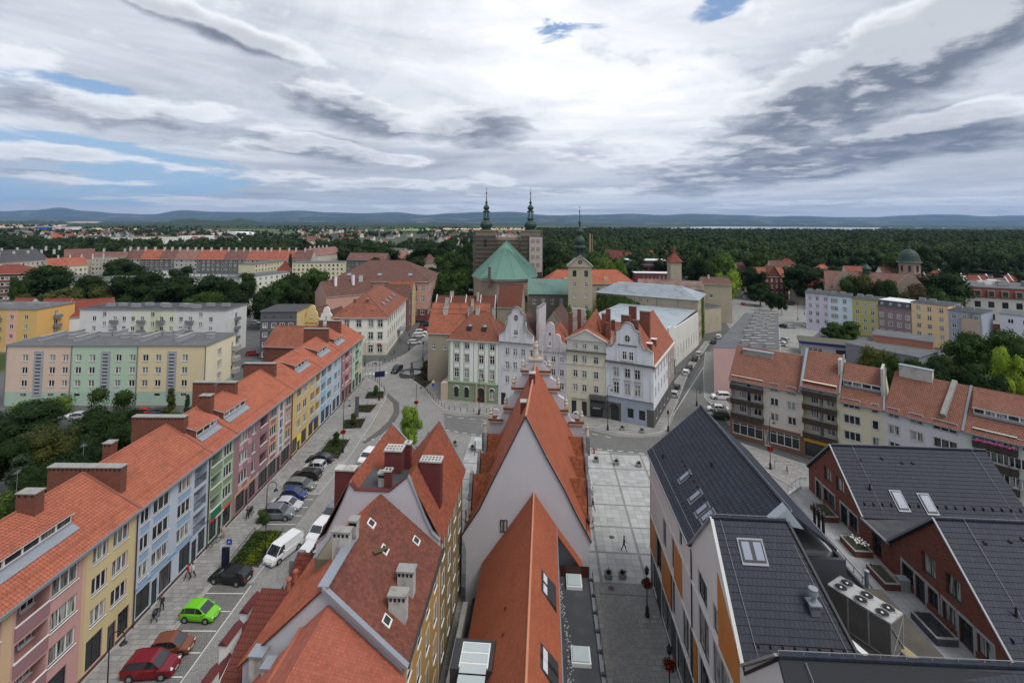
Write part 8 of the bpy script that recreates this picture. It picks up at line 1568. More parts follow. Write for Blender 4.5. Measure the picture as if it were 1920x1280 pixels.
def interp(pf,x):
 for(a,ya),(b_,yb2)in zip(pf[:-1],pf[1:]):
  if a<=x<=b_:t_=(x-a)/(b_-a);t_=t_*t_*(3-2*t_);return ya+(yb2-ya)*t_
 return pf[0][1]if x<pf[0][0]else pf[-1][1]
YM=20500
band('mountains',-400,2300,YM,4500,260,3.3,260,MTN,top=lambda px:GY(px,interp(prof1,px),YM+2250)[1])
prof2=[(-400,405),(100,404),(250,407),(420,404),(520,407),(640,404),(820,408),(1000,405),(1150,409),(1400,410),(1600,413),(1800,411),(2300,411)]
band('foothills',-400,2300,15500,3000,160,8.1,220,MTN,top=lambda px:GY(px,interp(prof2,px)+1,17000)[1])
hz_m=bpy.data.materials.new('haze');hz_m.use_nodes=True;n=NT(hz_m.node_tree);n.n.clear();pv=n.new('ShaderNodeVolumePrincipled');pv.inputs['Color'].default_value=(.34,.56,.95,1);pv.inputs['Density'].default_value=2.7e-5;pv.inputs['Anisotropy'].default_value=.1
oo=n.new('ShaderNodeOutputMaterial');n.l.new(pv.outputs[0],oo.inputs[1])
b=MB();b.box(-39000,39000,-700,31000,-1.0,1300,hz_m);b.poly([(-39000,-700,-1),(-39000,31000,-1),(39000,31000,-1),(39000,-700,-1)],hz_m)if False else None
tag(b.build('haze'),kind='stuff')
def leafmat(name,c,piece=.45):
 M=bpy.data.materials.new(name);M.use_nodes=True;n=NT(M.node_tree);n.n.clear()
 at=n.new('ShaderNodeAttribute',attribute_name='tint').outputs['Fac'];oi=n.new('ShaderNodeObjectInfo').outputs['Random']
 geo=n.new('ShaderNodeNewGeometry').outputs['Position']
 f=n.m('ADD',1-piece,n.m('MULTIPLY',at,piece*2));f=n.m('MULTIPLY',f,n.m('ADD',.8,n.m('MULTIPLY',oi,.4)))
 f=n.m('MULTIPLY',f,n.m('ADD',.7,n.m('MULTIPLY',n.noise(geo,.35,3),.6)))
 v=n.vm('SCALE',c);n.put(v.node.inputs[3],f)
 hs=n.mix(n.m('MULTIPLY',n.ss(n.noise(geo,.06,3),.45,.65),.45),v,tuple(x*k for x,k in zip(c,(1.7,1.35,.9))))
 b=n.new('ShaderNodeBsdfPrincipled');b.inputs['Roughness'].default_value=.65;b.inputs['Specular IOR Level'].default_value=.1;n.put(b.inputs[0],hs)
 tr=n.new('ShaderNodeBsdfTranslucent');n.put(tr.inputs[0],hs);mx=n.new('ShaderNodeMixShader');mx.inputs[0].default_value=.25;n.l.new(b.outputs[0],mx.inputs[1]);n.l.new(tr.outputs[0],mx.inputs[2])
 oo=n.new('ShaderNodeOutputMaterial');n.l.new(mx.outputs[0],oo.inputs[0]);MATS[name]=M;return M
LD=leafmat('dark_leaf',(.020,.040,.012));LM=leafmat('mid_leaf',(.036,.070,.017));LL=leafmat('light_leaf',(.085,.155,.028));LY=leafmat('lime_leaf',(.17,.27,.035));LO=leafmat('olive_leaf',(.062,.075,.022));LB=leafmat('blue_green_leaf',(.035,.060,.038));LC=leafmat('copper_leaf',(.07,.05,.028));LW_=leafmat('forest_leaf',(.027,.048,.017),.75)
BARK=mat('bark',(.07,.055,.04),.95,var=.3,vs=3)
def lumps(kind,rg):
 L_=[]
 if kind=='round':
  for i in range(15):
   a=rg.uniform(0,6.28);z=rg.uniform(.30,.88);rr=.34*math.sqrt(max(0,1-((z-.52)/.48)**2))*rg.uniform(.6,1.05);L_.append((rr*math.cos(a),rr*math.sin(a),z,rg.uniform(.14,.22)))
  L_.append((0,0,.6,.27))
 elif kind=='tall':
  for i in range(20):
   a=i*2.4;z=.24+.66*i/19;rr=.26*math.sqrt(max(0,1-((z-.5)/.5)**2))*rg.uniform(.4,1.1);L_.append((rr*math.cos(a),rr*math.sin(a),z,rg.uniform(.10,.18)))
  L_.append((0,0,.5,.22))
 elif kind=='cone':
  for i in range(22):
   z=rg.uniform(.12,.95);a=rg.uniform(0,6.28);rr=.30*(1-z)*rg.uniform(.3,1.0);L_.append((rr*math.cos(a),rr*math.sin(a),z,.05+.12*(1-z)))
  L_.append((0,0,.3,.16))
 elif kind=='bush':
  for i in range(10):a=rg.uniform(0,6.28);L_.append((rg.uniform(0,.35)*math.cos(a),rg.uniform(0,.35)*math.sin(a),rg.uniform(.2,.75),rg.uniform(.15,.28)))
 elif kind=='willow':
  for i in range(16):a=rg.uniform(0,6.28);z=rg.uniform(.35,.9);rr=rg.uniform(.05,.36)*(1.1-abs(z-.55));L_.append((rr*math.cos(a),rr*math.sin(a),z,rg.uniform(.08,.16)))
 return L_
def crown_arrays(kind,seed,nleaf,ls,core=2):
 """arrays of quads for one crown, unit height; ls = leaf size relative to the height"""
 rg=np.random.default_rng(seed);L_=np.array(lumps(kind,rg));w_=L_[:,3]**2;w_/=w_.sum();k=rg.choice(len(L_),nleaf,p=w_);d=rg.normal(size=(nleaf,3));d/=np.linalg.norm(d,axis=1)[:,None]
 rad=L_[k,3]*rg.uniform(.78,1.10,nleaf);c=L_[k,:3]+d*rad[:,None]*np.array([1,1,.85])
 if kind=='willow':c[:,2]-=rg.uniform(0,.18,nleaf)*(rg.random(nleaf)<.6)
 keep=c[:,2]>.06;c=c[keep];d=d[keep];n_=len(c)
 nrm=d+rg.normal(size=(n_,3))*.75+np.array([0,0,.35]);nrm/=np.linalg.norm(nrm,axis=1)[:,None];t=rg.normal(size=(n_,3));t-=(t*nrm).sum(1)[:,None]*nrm;t/=np.linalg.norm(t,axis=1)[:,None];bt=np.cross(nrm,t)
 s=ls*rg.uniform(.6,1.35,n_)[:,None];a2=rg.uniform(.5,.9,n_)[:,None]
 if kind=='willow':t=t*.35+np.array([0,0,-.9]);
 V=np.stack([c-t*s,c+bt*s*a2,c+t*s,c-bt*s*a2],1).reshape(-1,3);tint=rg.random(n_)
 F=np.arange(n_*4).reshape(-1,4)
 if core:
  Vc,Fc=[],[];off=len(V)
  LL_=L_ if core==2 else L_[np.argsort(-L_[:,3])][:6];kb=4 if core==2 else 2
  for(x,y,z,r)in LL_:
   r*=.80 if core==2 else 1.0;m=6 if core==2 else 4;base=len(Vc)
   for j in range(kb+1):
    ph=math.pi*j/kb-math.pi/2 if kb>2 else(-.9,.3,1.35)[j]
    for i in range(m):a=6.2832*i/m+j;q=r*rg.uniform(.8,1.1);Vc.append((x+q*math.cos(ph)*math.cos(a),y+q*math.cos(ph)*math.sin(a),max(.05,z+q*.85*math.sin(ph))))
   for j in range(kb):
    for i in range(m):Fc.append((off+base+j*m+i,off+base+j*m+(i+1)%m,off+base+(j+1)*m+(i+1)%m,off+base+(j+1)*m+i))
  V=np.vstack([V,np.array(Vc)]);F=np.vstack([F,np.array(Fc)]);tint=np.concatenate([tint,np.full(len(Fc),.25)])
 return V.astype(np.float32),F.astype(np.int32),tint.astype(np.float32)
def np_mesh(name,V,F,tint,m):
 me=bpy.data.meshes.new(name);me.vertices.add(len(V));me.vertices.foreach_set('co',V.ravel());nf=len(F);me.loops.add(nf*4);me.loops.foreach_set('vertex_index',F.ravel())
 me.polygons.add(nf);me.polygons.foreach_set('loop_start',np.arange(0,nf*4,4,dtype=np.int32));pass
 me.materials.append(m);at=me.attributes.new('tint','FLOAT','FACE');at.data.foreach_set('value',tint);me.update(calc_edges=True);me.validate();return me
TREES={}
def tree_proto(nm,kind,seed,nleaf,ls,m,trunk=True):
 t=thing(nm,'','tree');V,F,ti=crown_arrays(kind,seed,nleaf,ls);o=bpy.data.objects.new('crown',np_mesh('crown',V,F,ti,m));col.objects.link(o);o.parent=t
 b=MB();rg=random.Random(seed);top=.55;b.cyl((0,0,0),(rg.uniform(-.02,.02),0,.3),.022,.016,BARK,7,False);b.cyl((0,0,.3),(.01,.01,top),.016,.007,BARK,6,False)
 for k in range(5):a=rg.uniform(0,6.28);z=rg.uniform(.22,.42);b.cyl((0,0,z),(.22*math.cos(a),.22*math.sin(a),z+rg.uniform(.12,.28)),.010,.003,BARK,5,False)
 b.build('trunk',t);return t
_protos_used=set()
def plant_tree(kind,x,y,h,wid,label,group=None,sp=None,z=0):
 """kind: (shape, material, level of detail)"""
 shape,m,lod=kind;key=(shape,m.name,lod,random.randrange(2)if lod!='near' else 0)
 nm=sp or('conifer' if shape=='cone' else 'bush' if shape=='bush' else 'deciduous_tree')
 if key not in TREES:
  nl,ls={'near':(8500,.013),'mid':(2600,.023),'far':(900,.036)}[lod]
  TREES[key]=tree_proto(nm,shape,hash(shape)%7*0+len(shape)*13+key[3]*7+3,nl,ls,m);o=TREES[key]
 else:o=copy_tree(TREES[key])
 o.name=nm;o.location=(x,y,z);o.scale=(wid/.92 if shape in('round','bush','willow')else wid/.66,wid/.92 if shape in('round','bush','willow')else wid/.66,h);o.rotation_euler[2]=random.uniform(0,6.28);o['label']=label
 if group:o['group']=group
 return o
def tree_px(kind,px,ytop,Y,wpx,label,group,hmin=5,sp=None):
 X,zt=GY(px,ytop,Y);return plant_tree(kind,X,Y,max(hmin,zt),wpx*Y/900,label,group,sp)
g1='garden trees behind the pastel row'
tree_px(('round',LD,'near'),20,762,88,150,'dark broad tree at the left edge in front of the peach section',g1)
tree_px(('round',LL,'near'),82,742,96,100,'fresh light green tree in front of the peach block',g1)
tree_px(('willow',LM,'near'),196,728,88,105,'drooping willow like tree in front of the sage block',g1)
tree_px(('round',LO,'near'),118,790,80,125,'olive tinged tree below the light green tree',g1)
tree_px(('round',LD,'near'),212,772,80,120,'very dark tree between the willow and the long brick chimney',g1)
tree_px(('round',LD,'near'),245,770,92,60,'small dark tree right of the willow',g1)
tree_px(('cone',LO,'near'),322,725,97,42,'brownish conifer in front of the straw section',g1)
tree_px(('cone',LB,'near'),352,738,99,26,'thin conifer beside the brownish conifer',g1)
tree_px(('cone',LB,'near'),38,850,66,120,'blue green fir behind the second brick chimney',g1)
tree_px(('round',LD,'near'),-10,805,72,130,'dark tree at the very left edge below the broad one',g1)
tree_px(('round',LD,'near'),150,835,70,120,'dark tree just behind the ridge near the long brick chimney',g1)
tree_px(('bush',LL,'near'),22,905,58,70,'light green bush low behind the smallest chimney',g1)
tree_px(('round',LD,'near'),75,870,60,100,'dark tree low behind the small square chimney',g1)
MNAME={'dark_leaf':'dark green','mid_leaf':'mid green','light_leaf':'light green','lime_leaf':'lime green','olive_leaf':'olive green','blue_green_leaf':'blue green','copper_leaf':'brownish'}
ORD=['','second ','third ','fourth ','fifth ','sixth ','seventh ','eighth ','ninth ','tenth ','eleventh ','twelfth ','thirteenth ','fourteenth ','fifteenth ','sixteenth ','seventeenth ','eighteenth ','nineteenth ','twentieth ','twenty first ']
def treelabels(L_,where):
 out=['']*len(L_);groups={}
 for i,t in enumerate(L_):groups.setdefault((t[4].name,'broad' if t[3]>=56 else 'narrow' if t[3]<38 else 'medium'),[]).append(i)
 for(mn,sz),ids in groups.items():
  ids.sort(key=lambda i:L_[i][0])
  for k,i in enumerate(ids):out[i]=('only ' if len(ids)==1 else 'leftmost ' if k==0 else 'rightmost ' if k==len(ids)-1 else ORD[k]+'from left ')+sz+' '+MNAME[mn]+(' conifer ' if L_[i][4]is LB else ' tree ')+where
 return out
g2='broad trees between the left blocks'
MIDT=[(85,493,235,92,LD),(38,515,215,30,LM),(120,540,210,70,LO),(165,512,225,62,LD),(205,530,215,70,LO),(255,505,215,95,LD),(300,545,205,50,LM),(338,514,205,90,LD),(395,512,215,66,LD),(410,545,195,62,LM),(440,520,215,50,LD),(458,508,240,48,LM),(520,522,200,66,LM),(556,510,215,60,LD),(590,500,230,62,LM),(500,545,190,55,LD),(240,483,320,66,LD),(212,495,310,40,LD),(340,498,300,44,LD),(62,548,205,60,LO),(375,548,190,55,LM),(570,530,200,60,LD),(700,480,330,30,LD),(545,475,330,22,LB),(725,492,350,34,LM),(447,540,190,50,LD),(185,560,190,50,LD),(130,560,190,50,LM),(290,560,188,50,LD)]
TL=treelabels(MIDT,'between the left blocks and the far red row')
for i,(px,yt,Y,wd,m)in enumerate(MIDT):tree_px(('cone' if m is LB else 'round',m,'mid'),px,yt,Y,wd,TL[i],g2)
g3='trees along the street to the church'
G3L=[(845,505,232,62,LM),(828,530,222,50,LD),(858,540,226,50,LD),(870,520,240,50,LD),(842,470,290,60,LM),(868,478,270,60,LD),(790,455,400,60,LD),(830,450,420,50,LD),(870,450,330,40,LD),(740,500,300,50,LM),(762,495,290,56,LM),(800,500,290,50,LD),(776,480,340,44,LD),(735,462,420,60,LD),(700,455,460,70,LD),(652,452,520,60,LD),(860,500,262,44,LM),(885,560,222,26,LD)]
TL=treelabels(G3L,'along the street toward the church')
for i,(px,yt,Y,wd,m)in enumerate(G3L):tree_px(('round',m,'mid'),px,yt,Y,wd,TL[i],g3)
g4='trees around the monastery garden'
for px,yt,Y,wd,m,lab in[(1075,566,150,78,LM,'bushy tree in the garden below the clock tower'),(1050,585,143,50,LD,'darker tree left in the garden below the clock tower'),(1098,580,146,50,LL,'lighter tree right in the garden below the clock tower'),(1026,590,150,40,LD,'dark tree by the scrolled gable'),(1135,478,255,60,LL,'fresh green tree behind the clock tower'),(1100,470,270,60,LM,'mid green tree just right of the clock tower lantern'),(1160,485,250,40,LL,'light tree in front of the white gabled house'),(1035,452,300,60,LD,'dark tree right of the church tower'),(1045,490,260,50,LM,'tree between church tower and clock tower')]:tree_px(('round',m,'mid'),px,yt,Y,wd,lab,g4)
g5='street and park trees on the right'
RT=[(1310,478,275,50,LD),(1345,480,262,55,LM),(1360,470,280,50,LL),(1362,503,240,46,LY),(1330,500,250,36,LD),(1420,500,270,44,LD),(1385,500,300,44,LD),(1505,492,260,80,LD),(1470,500,290,36,LD),(1560,497,250,40,LD),(1600,515,225,46,LM),(1632,512,222,52,LO),(1660,520,215,40,LM),(1755,504,215,96,LD),(1720,530,200,50,LC),(1775,545,195,50,LM),(1700,548,190,30,LO),(1725,460,320,40,LD),(1690,470,330,60,LM),(1790,470,310,40,LD),(1870,488,300,26,LB),(1905,492,300,24,LB),(1920,505,270,40,LD),(1580,600,170,56,LM),(1560,612,165,40,LD),(1640,645,122,60,LO),(1664,660,112,44,LM),(1700,668,112,40,LD),(1850,612,128,92,LM),(1810,625,128,66,LM),(1900,625,122,60,LM),(1735,660,108,60,LM),(1790,665,104,80,LD),(1845,680,98,76,LD),(1765,675,98,70,LD),(1880,705,88,60,LD),(1445,545,235,26,LD),(1465,548,225,20,LD),(1400,585,183,26,LY),(1412,470,350,44,LM),(1425,530,250,40,LD),(1300,490,300,36,LD),(1890,648,112,50,LY)]
RA=[t for t in RT if t[0]<1540];RB_=[t for t in RT if t[0]>=1540 and t[1]<560];RC=[t for t in RT if t[0]>=1540 and t[1]>=560]
for L_,wh_ in((RA,'in the streets beyond the silver roof'),(RB_,'around the long civic roof and dome'),(RC,'in the yards before the coloured terrace')):
 TL=treelabels(L_,wh_)
 for i,(px,yt,Y,wd,m)in enumerate(L_):tree_px(('cone' if m is LB else 'round',m,'mid'),px,yt,Y,wd,TL[i],g5)
sx,sy=G(768,850);plant_tree(('tall',LY,'near'),sx,sy,8.6,4.0,'slim fresh lime green tree standing in a square planting bed',None,'street_tree')
iv=MB();rg=random.Random(5);A=Vector((st_.location.x,st_.location.y));rz_=st_.rotation_euler[2]
for k in range(5200):
 if k<3800:
  x=rg.uniform(0,14)if rg.random()<.7 else rg.uniform(6,21);z=rg.uniform(4,14.5)
  if x>10 and abs(z-(12.5-(x-10)*.3))>2.3:continue
  if rg.random()<abs(noise.noise(Vector((x*.3,z*.3,0))))*1.2:continue
  p=(x,-.02-rg.random()*.35,z);N_=(0,-1,0)
 else:
  y=rg.uniform(9,14.5)+rg.gauss(0,.6);z=rg.uniform(.5,14.5);p=(st_['_L']+.02+rg.random()*.3,y,z);N_=(1,0,0)
 s=rg.uniform(.18,.4);a=rg.uniform(0,6.28);iv.cur=rg.random()+.01
 if N_[0]==0:iv.poly([(p[0]+s*math.cos(a+q),p[1]+rg.uniform(-.12,.12),p[2]+s*math.sin(a+q))for q in(0,1.57,3.14,4.71)],LL)
 else:iv.poly([(p[0]+rg.uniform(-.12,.12),p[1]+s*math.cos(a+q),p[2]+s*math.sin(a+q))for q in(0,1.57,3.14,4.71)],LL)
tag(iv.build('ivy',st_),kind='stuff')
def wood(name,pts,nleaf,ls,seed,m,shapes=('round','round','tall')):
 Vs,Fs,Ts=[],[],[];off=0;var=[crown_arrays(shapes[i%len(shapes)],seed+i,nleaf,ls,core=1)for i in range(5)];rg=np.random.default_rng(seed)
 for(x,y,h,wd)in pts:
  V,F,t=var[rg.integers(5)];a=rg.uniform(0,6.28);ca,sa=math.cos(a),math.sin(a);W_=wd
  Q=np.empty_like(V);Q[:,0]=(V[:,0]*ca-V[:,1]*sa)*W_+x;Q[:,1]=(V[:,0]*sa+V[:,1]*ca)*W_+y;Q[:,2]=V[:,2]*h
  tt=rg.uniform(.05,.75);Vs.append(Q);Fs.append(F+off);Ts.append(np.clip(t*.45+tt,.01,1.2));off+=len(V)
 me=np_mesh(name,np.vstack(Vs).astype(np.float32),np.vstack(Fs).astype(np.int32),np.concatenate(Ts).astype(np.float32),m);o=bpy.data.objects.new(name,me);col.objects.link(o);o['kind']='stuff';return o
rg=np.random.default_rng(12)
def scatter(n_,px0,px1,Y0,Y1,hr=(14,22),mask=None,pw_=1.0):
 out=[]
 for _ in range(n_):
  px=rg.uniform(px0,px1);Y=(Y0**pw_+(Y1**pw_-Y0**pw_)*rg.random())**(1/pw_);X=GY(px,430,Y)[0]
  if mask and not mask(px,X,Y):continue
  h=rg.uniform(*hr);out.append((X,Y,h,h*rg.uniform(.75,1.15)))
 return out
def fedge(px,X,Y):
 e=330 if px<1120 else 345 if px<1300 else 385 if px<1420 else 440 if px<1560 else 400
 return Y>e+25*noise.noise(Vector((px*.02,0,0)))
wood('woodland',scatter(1250,1008,1960,330,640,(15,23),fedge,2.0),240,.055,31,LW_)
wood('woodland',scatter(2600,1005,1990,600,1250,(16,25),None,2.0),90,.08,41,LW_)
wood('woodland',scatter(3300,1005,2000,1200,2300,(16,26),None,1.6),24,.12,51,LW_)
nm_=lambda sc,th,s:(lambda px,X,Y:noise.noise(Vector((X*sc,Y*sc*.8,s)))>th)
wood('tree_belt',scatter(900,-40,880,430,700,(12,19),lambda px,X,Y:noise.noise(Vector((X*.012,Y*.02,4)))>-.02 and not(Y<470 and px<560),1.5),200,.055,61,LW_)
wood('tree_belt',scatter(1500,-40,900,700,1500,(10,18),nm_(.006,.02,9),1.2),60,.09,71,LW_)
wood('tree_belt',scatter(1500,-40,1010,1500,3600,(10,17),nm_(.0028,.03,2),1.0),30,.12,81,LW_)
wood('tree_belt',scatter(140,925,975,330,900,(10,17),nm_(.006,-.1,19),1.2),120,.07,91,LW_)
def paint(name,c,rough=.25):return mat(name,c,rough,0,var=.02,var2=.01,spec=.6)
CARG=mat('car_glass',(.02,.025,.03),.05,spec=.8,var=0,var2=0);TYRE=mat('tyre',(.015,.015,.016),.8);RIM=mat('rim',(.32,.33,.34),.35,.5);LAMPW=mat('headlamp',(.55,.57,.6),.1);LAMPR=mat('tail_lamp',(.30,.015,.01),.2);PLATE=mat('number_plate',(.6,.6,.58),.5)
CTYPES={'hatch':(3.7,.83,[(-1.85,.62),(-1.80,.88),(-.6,.93),(.55,.92),(1.15,.86),(1.72,.70),(1.85,.52)],[(-1.72,.93),(-1.45,1.38),(-.9,1.49),(.0,1.49),(.35,1.42),(1.05,.93)]),'sedan':(4.6,.89,[(-2.3,.60),(-2.25,.95),(-1.2,.97),(.3,.93),(1.0,.90),(2.1,.72),(2.3,.50)],[(-1.75,.99),(-1.0,1.36),(-.4,1.44),(.3,1.43),(.65,1.35),(1.35,.93)]),'estate':(4.7,.90,[(-2.35,.60),(-2.3,.95),(-.8,.96),(.4,.94),(1.1,.90),(2.15,.74),(2.35,.52)],[(-2.2,1.0),(-1.95,1.36),(-1.4,1.47),(.25,1.46),(.6,1.38),(1.3,.94)]),'suv':(4.5,.93,[(-2.25,.7),(-2.2,1.05),(-.8,1.07),(.4,1.05),(1.1,1.02),(2.05,.88),(2.25,.62)],[(-2.1,1.1),(-1.85,1.55),(-1.3,1.68),(.25,1.67),(.55,1.58),(1.2,1.05)]),'van':(4.9,.96,[(-2.45,.7),(-2.42,1.1),(-.8,1.1),(.9,1.1),(1.5,1.06),(2.2,.92),(2.45,.60)],[(-2.40,1.15),(-2.3,1.80),(-2.0,1.92),(.9,1.92),(1.15,1.84),(1.85,1.08)])}
CARM={}
def car_parts(typ,pm):
 key=(typ,pm.name)
 if key in CARM:return CARM[key]
 L,hw,low,roof=CTYPES[typ];b=MB();zb=.24
 def ring(x,zt):t=abs(x)/(L/2);k=1-.16*max(0,t-.72)/.28;w_=hw*k;return[(x,-w_*.95,zb),(x,-w_,zb+.18),(x,-w_,zt-.12),(x,-w_*.93,zt),(x,w_*.93,zt),(x,w_,zt-.12),(x,w_,zb+.18),(x,w_*.95,zb)]
 xs=[low[0][0]]+[l[0]for l in low[1:]];R_=[ring(x,z)for x,z in low]
 for a,c in zip(R_[:-1],R_[1:]):
  for i in range(7):b.poly([a[i+1],a[i],c[i],c[i+1]][::-1]if False else[a[i],c[i],c[i+1],a[i+1]],pm)
 b.poly(R_[0],pm);b.poly(R_[-1][::-1],pm);b.poly([R_[0][0],R_[-1][0],R_[-1][7],R_[0][7]],BLACK)
 rw=hw*.80;gl=MB()
 def bz(x):
  for(a,za),(c,zc)in zip(low[:-1],low[1:]):
   if a<=x<=c:return za+(zc-za)*(x-a)/(c-a)
  return low[-1][1]
 top=roof[1:-1]
 for(a,za),(c,zc)in zip(top[:-1],top[1:]):b.poly([(a,-rw,za),(c,-rw,zc),(c,rw,zc),(a,rw,za)],pm)
 A,Bk,Cq,D_=roof[0],roof[1],roof[-2],roof[-1]
 van=typ=='van'
 gl.poly([(A[0],-hw*.88,A[1]),(Bk[0],-rw,Bk[1]),(Bk[0],rw,Bk[1]),(A[0],hw*.88,A[1])][::-1],CARG if not van else pm);gl.poly([(D_[0],-hw*.86,D_[1]+.02),(D_[0],hw*.86,D_[1]+.02),(Cq[0],rw,Cq[1]),(Cq[0],-rw,Cq[1])],CARG)
 for s in(-1,1):
  P=[(x,s*rw,z)for x,z in top];Q=[(D_[0],s*hw*.90,D_[1]),(A[0],s*hw*.90,A[1])]
  if van:
   f=top[-2][0]-.3;b.poly([(Q[1][0],Q[1][1],Q[1][2])]+[p for p in P if p[0]<=f]+[(f,s*rw,top[-2][1]),(f,s*hw*.9,1.1)],pm);gl.poly([(f+.05,s*hw*.9,1.12),(f+.05,s*rw,top[-2][1]-.06)]+[p for p in P if p[0]>f+.1]+[Q[0]],CARG)
  else:
   gl.poly(P+Q if s>0 else(P+Q)[::-1],CARG)
   for x in(A[0]+(0.45 if typ!='sedan' else .55),-.1,):b.bar((x,s*(hw*.905),bz(x)),(x+.06,s*(rw+.02),1.40 if typ in('hatch','sedan','estate')else 1.6),.09,.03,pm)
  for p,q in((Bk,A),(Cq,D_)):b.bar((p[0],s*(rw+.01),p[1]),(q[0],s*hw*.9,q[1]),.07,.05,pm)
  for(a,za),(c,zc)in zip(top[:-1],top[1:]):b.bar((a,s*(rw+.01),za),(c,s*(rw+.01),zc),.06,.05,pm)
  b.box(.75,.95,s*(hw+.02)-.09,s*(hw+.02)+.09,.95 if typ!='van' else 1.15,1.08 if typ!='van' else 1.35,pm)
  for x in(-L*.30,L*.31):b.lathe([(0.0,0)],pm,3)if False else None
 wr=.31 if typ in('hatch','sedan')else .34
 for x in(-L*.30,L*.31):
  for s in(-1,1):b.cyl((x,s*(hw-.12),wr),(x,s*(hw+.006),wr),wr+.055,wr+.055,BLACK,14)
 b.poly([(L/2+.01,-.5,.42),(L/2+.01,.5,.42),(L/2-.0,.5,.28),(L/2,-.5,.28)],BLACK);b.box(L/2-.02,L/2+.02,-.26,.26,.36,.46,PLATE);b.box(-L/2-.02,-L/2+.02,-.26,.26,.52,.62,PLATE)
 w_=MB();w_.cyl((0,-.10,0),(0,.115,0),wr,wr,TYRE,16);rm=MB();rm.cyl((0,.11,0),(0,.122,0),wr*.62,wr*.62,RIM,10);rm.cyl((0,-.122,0),(0,-.105,0),wr*.62,wr*.62,RIM,10)
 hl=MB();hl.idx([(-.05,-.14,-.07),(.10,-.12,-.06),(.10,.12,-.05),(-.25,.17,.0),(-.28,.15,.07),(-.1,-.12,.07)],[(0,1,2,3),(3,4,5,0),(1,0,5),(2,1,5),(5,4,2),(4,3,2)],LAMPW)
 tl=MB();tl.box(-.06,.05,-.10,.10,-.12,.12,LAMPR)
 CARM[key]=(b.mesh('body'),gl.mesh('windows'),w_.mesh('wheel'),rm.mesh('rim'),hl.mesh('headlight'),tl.mesh('tail_light'),L,hw,wr,low);return CARM[key]
def car(typ,pm,x,y,heading,label,group=None,z=0.02,name='parked_car',cat='car',full=True):
 """heading: direction the front points to, degrees from +X"""
 bo,gl,wh,rim,hl,tl,L,hw,wr,low=car_parts(typ,pm);t=thing(name,label,cat,(x,y,z),R(heading),group)
 inst('body',bo,t);inst('windows',gl,t)
 for sx in(-L*.30,L*.31):
  for s in(-1,1):w_=inst('wheel',wh,t,(sx,s*(hw-.10),wr));inst('rim',rim,w_)
 if full:
  zf=low[-2][1]-.06;zt=low[1][1]-.16
  for s in(-1,1):inst('headlight',hl,t,(L/2-.10,s*hw*.68,zf),0,(1,s,1));inst('tail_light',tl,t,(-L/2+.03,s*hw*.80,zt))
 return t
def cpx(typ,pm,px,py,hd,label,group,**k):x,y=G(px,py);return car(typ,pm,x,y,hd,label,group,**k)
gp='cars parked in the bays along the pastel row'
GRN=paint('lime_paint',(.14,.50,.012));COPR=paint('copper_paint',(.16,.048,.02));WINE=paint('wine_red_paint',(.16,.004,.012));BLK=paint('black_paint',(.010,.011,.013));SIL=paint('silver_paint',(.42,.44,.46));GRY=paint('steel_grey_paint',(.13,.145,.165));BLU=paint('deep_blue_paint',(.010,.035,.14));GRG=paint('grey_green_paint',(.14,.15,.135));NAVY=paint('dark_navy_paint',(.012,.015,.03));WHT=paint('white_paint',(.66,.67,.68));REDP=paint('red_paint',(.35,.01,.01));DGR=paint('dark_green_paint',(.02,.035,.025))
cpx('hatch',GRN,375,1158,-4,'bright lime green hatchback parked alone in a bay',gp);cpx('hatch',COPR,322,1222,8,'copper brown hatchback parked beside the wine red car',gp);cpx('suv',WINE,283,1262,5,'wine red car at the bottom edge beside the copper brown one',gp)
cpx('estate',BLK,432,1088,172,'black estate car with roof rails parked below the planting bed',gp)
for typ,pm_,px,py,hd,lab in(('suv',GRY,521,970,2,'steel grey car nearest the planting bed in the row of parked cars'),('sedan',SIL,536,953,-3,'silver saloon, second from the near end of the row of parked cars'),('hatch',BLU,551,934,0,'deep blue car in the row of parked cars'),('estate',GRG,563,916,-5,'grey green estate car in the row of parked cars'),('estate',BLK,574,897,175,'black car between the grey green one and the silver hatchback'),('hatch',SIL,590,881,178,'silver hatchback, second from the far end of the row of parked cars'),('sedan',NAVY,600,866,176,'dark navy saloon at the far end of the row of parked cars')):cpx(typ,pm_,px,py,hd,lab,gp)
cpx('van',WHT,532,1040,247,'white delivery van standing in the lane beside the planting bed',None,name='delivery_van',cat='van')
gq='cars parked across the lane beside the ochre block'
cpx('estate',WHT,574,1050,262,'white estate car half hidden behind the mossy roof',gq);cpx('suv',WHT,600,1003,258,'white car with dark windows beside the lilac grey gable wall',gq);cpx('hatch',GRY,622,968,260,'dark grey car half hidden behind the dark red chimney',gq);cpx('estate',WHT,690,860,258,'white estate car emerging from behind the left red gable',gq);cpx('hatch',GRG,676,892,260,'grey green hatchback behind the dark red chimney of the twin gables',gq)
car('suv',BLK,*G(744,697),255,'dark car driving past the fountain',None,name='moving_car')
gr='cars parked on the street toward the church'
for typ,pm_,px,py,hd,lab in(('estate',WHT,777,645,10,'white estate nearest the zebra hatching on the church street'),('estate',WHT,785,632,10,'second white estate on the church street'),('suv',WHT,789,626,10,'third white car on the church street'),('hatch',REDP,792,619,10,'red and white car on the church street'),('estate',BLK,798,611,10,'black car behind the red one on the church street'),('sedan',BLK,791,604,10,'black saloon close to the red ground floor of the salmon building'),('hatch',WHT,815,598,80,'white hatchback beside the salmon building'),('hatch',SIL,823,588,80,'silver car farther up beside the salmon building'),('hatch',WHT,829,581,80,'white car at the trees at the end of the church street')):cpx(typ,pm_,px,py,hd,lab,gr)
gs_='cars along the side street on the right'
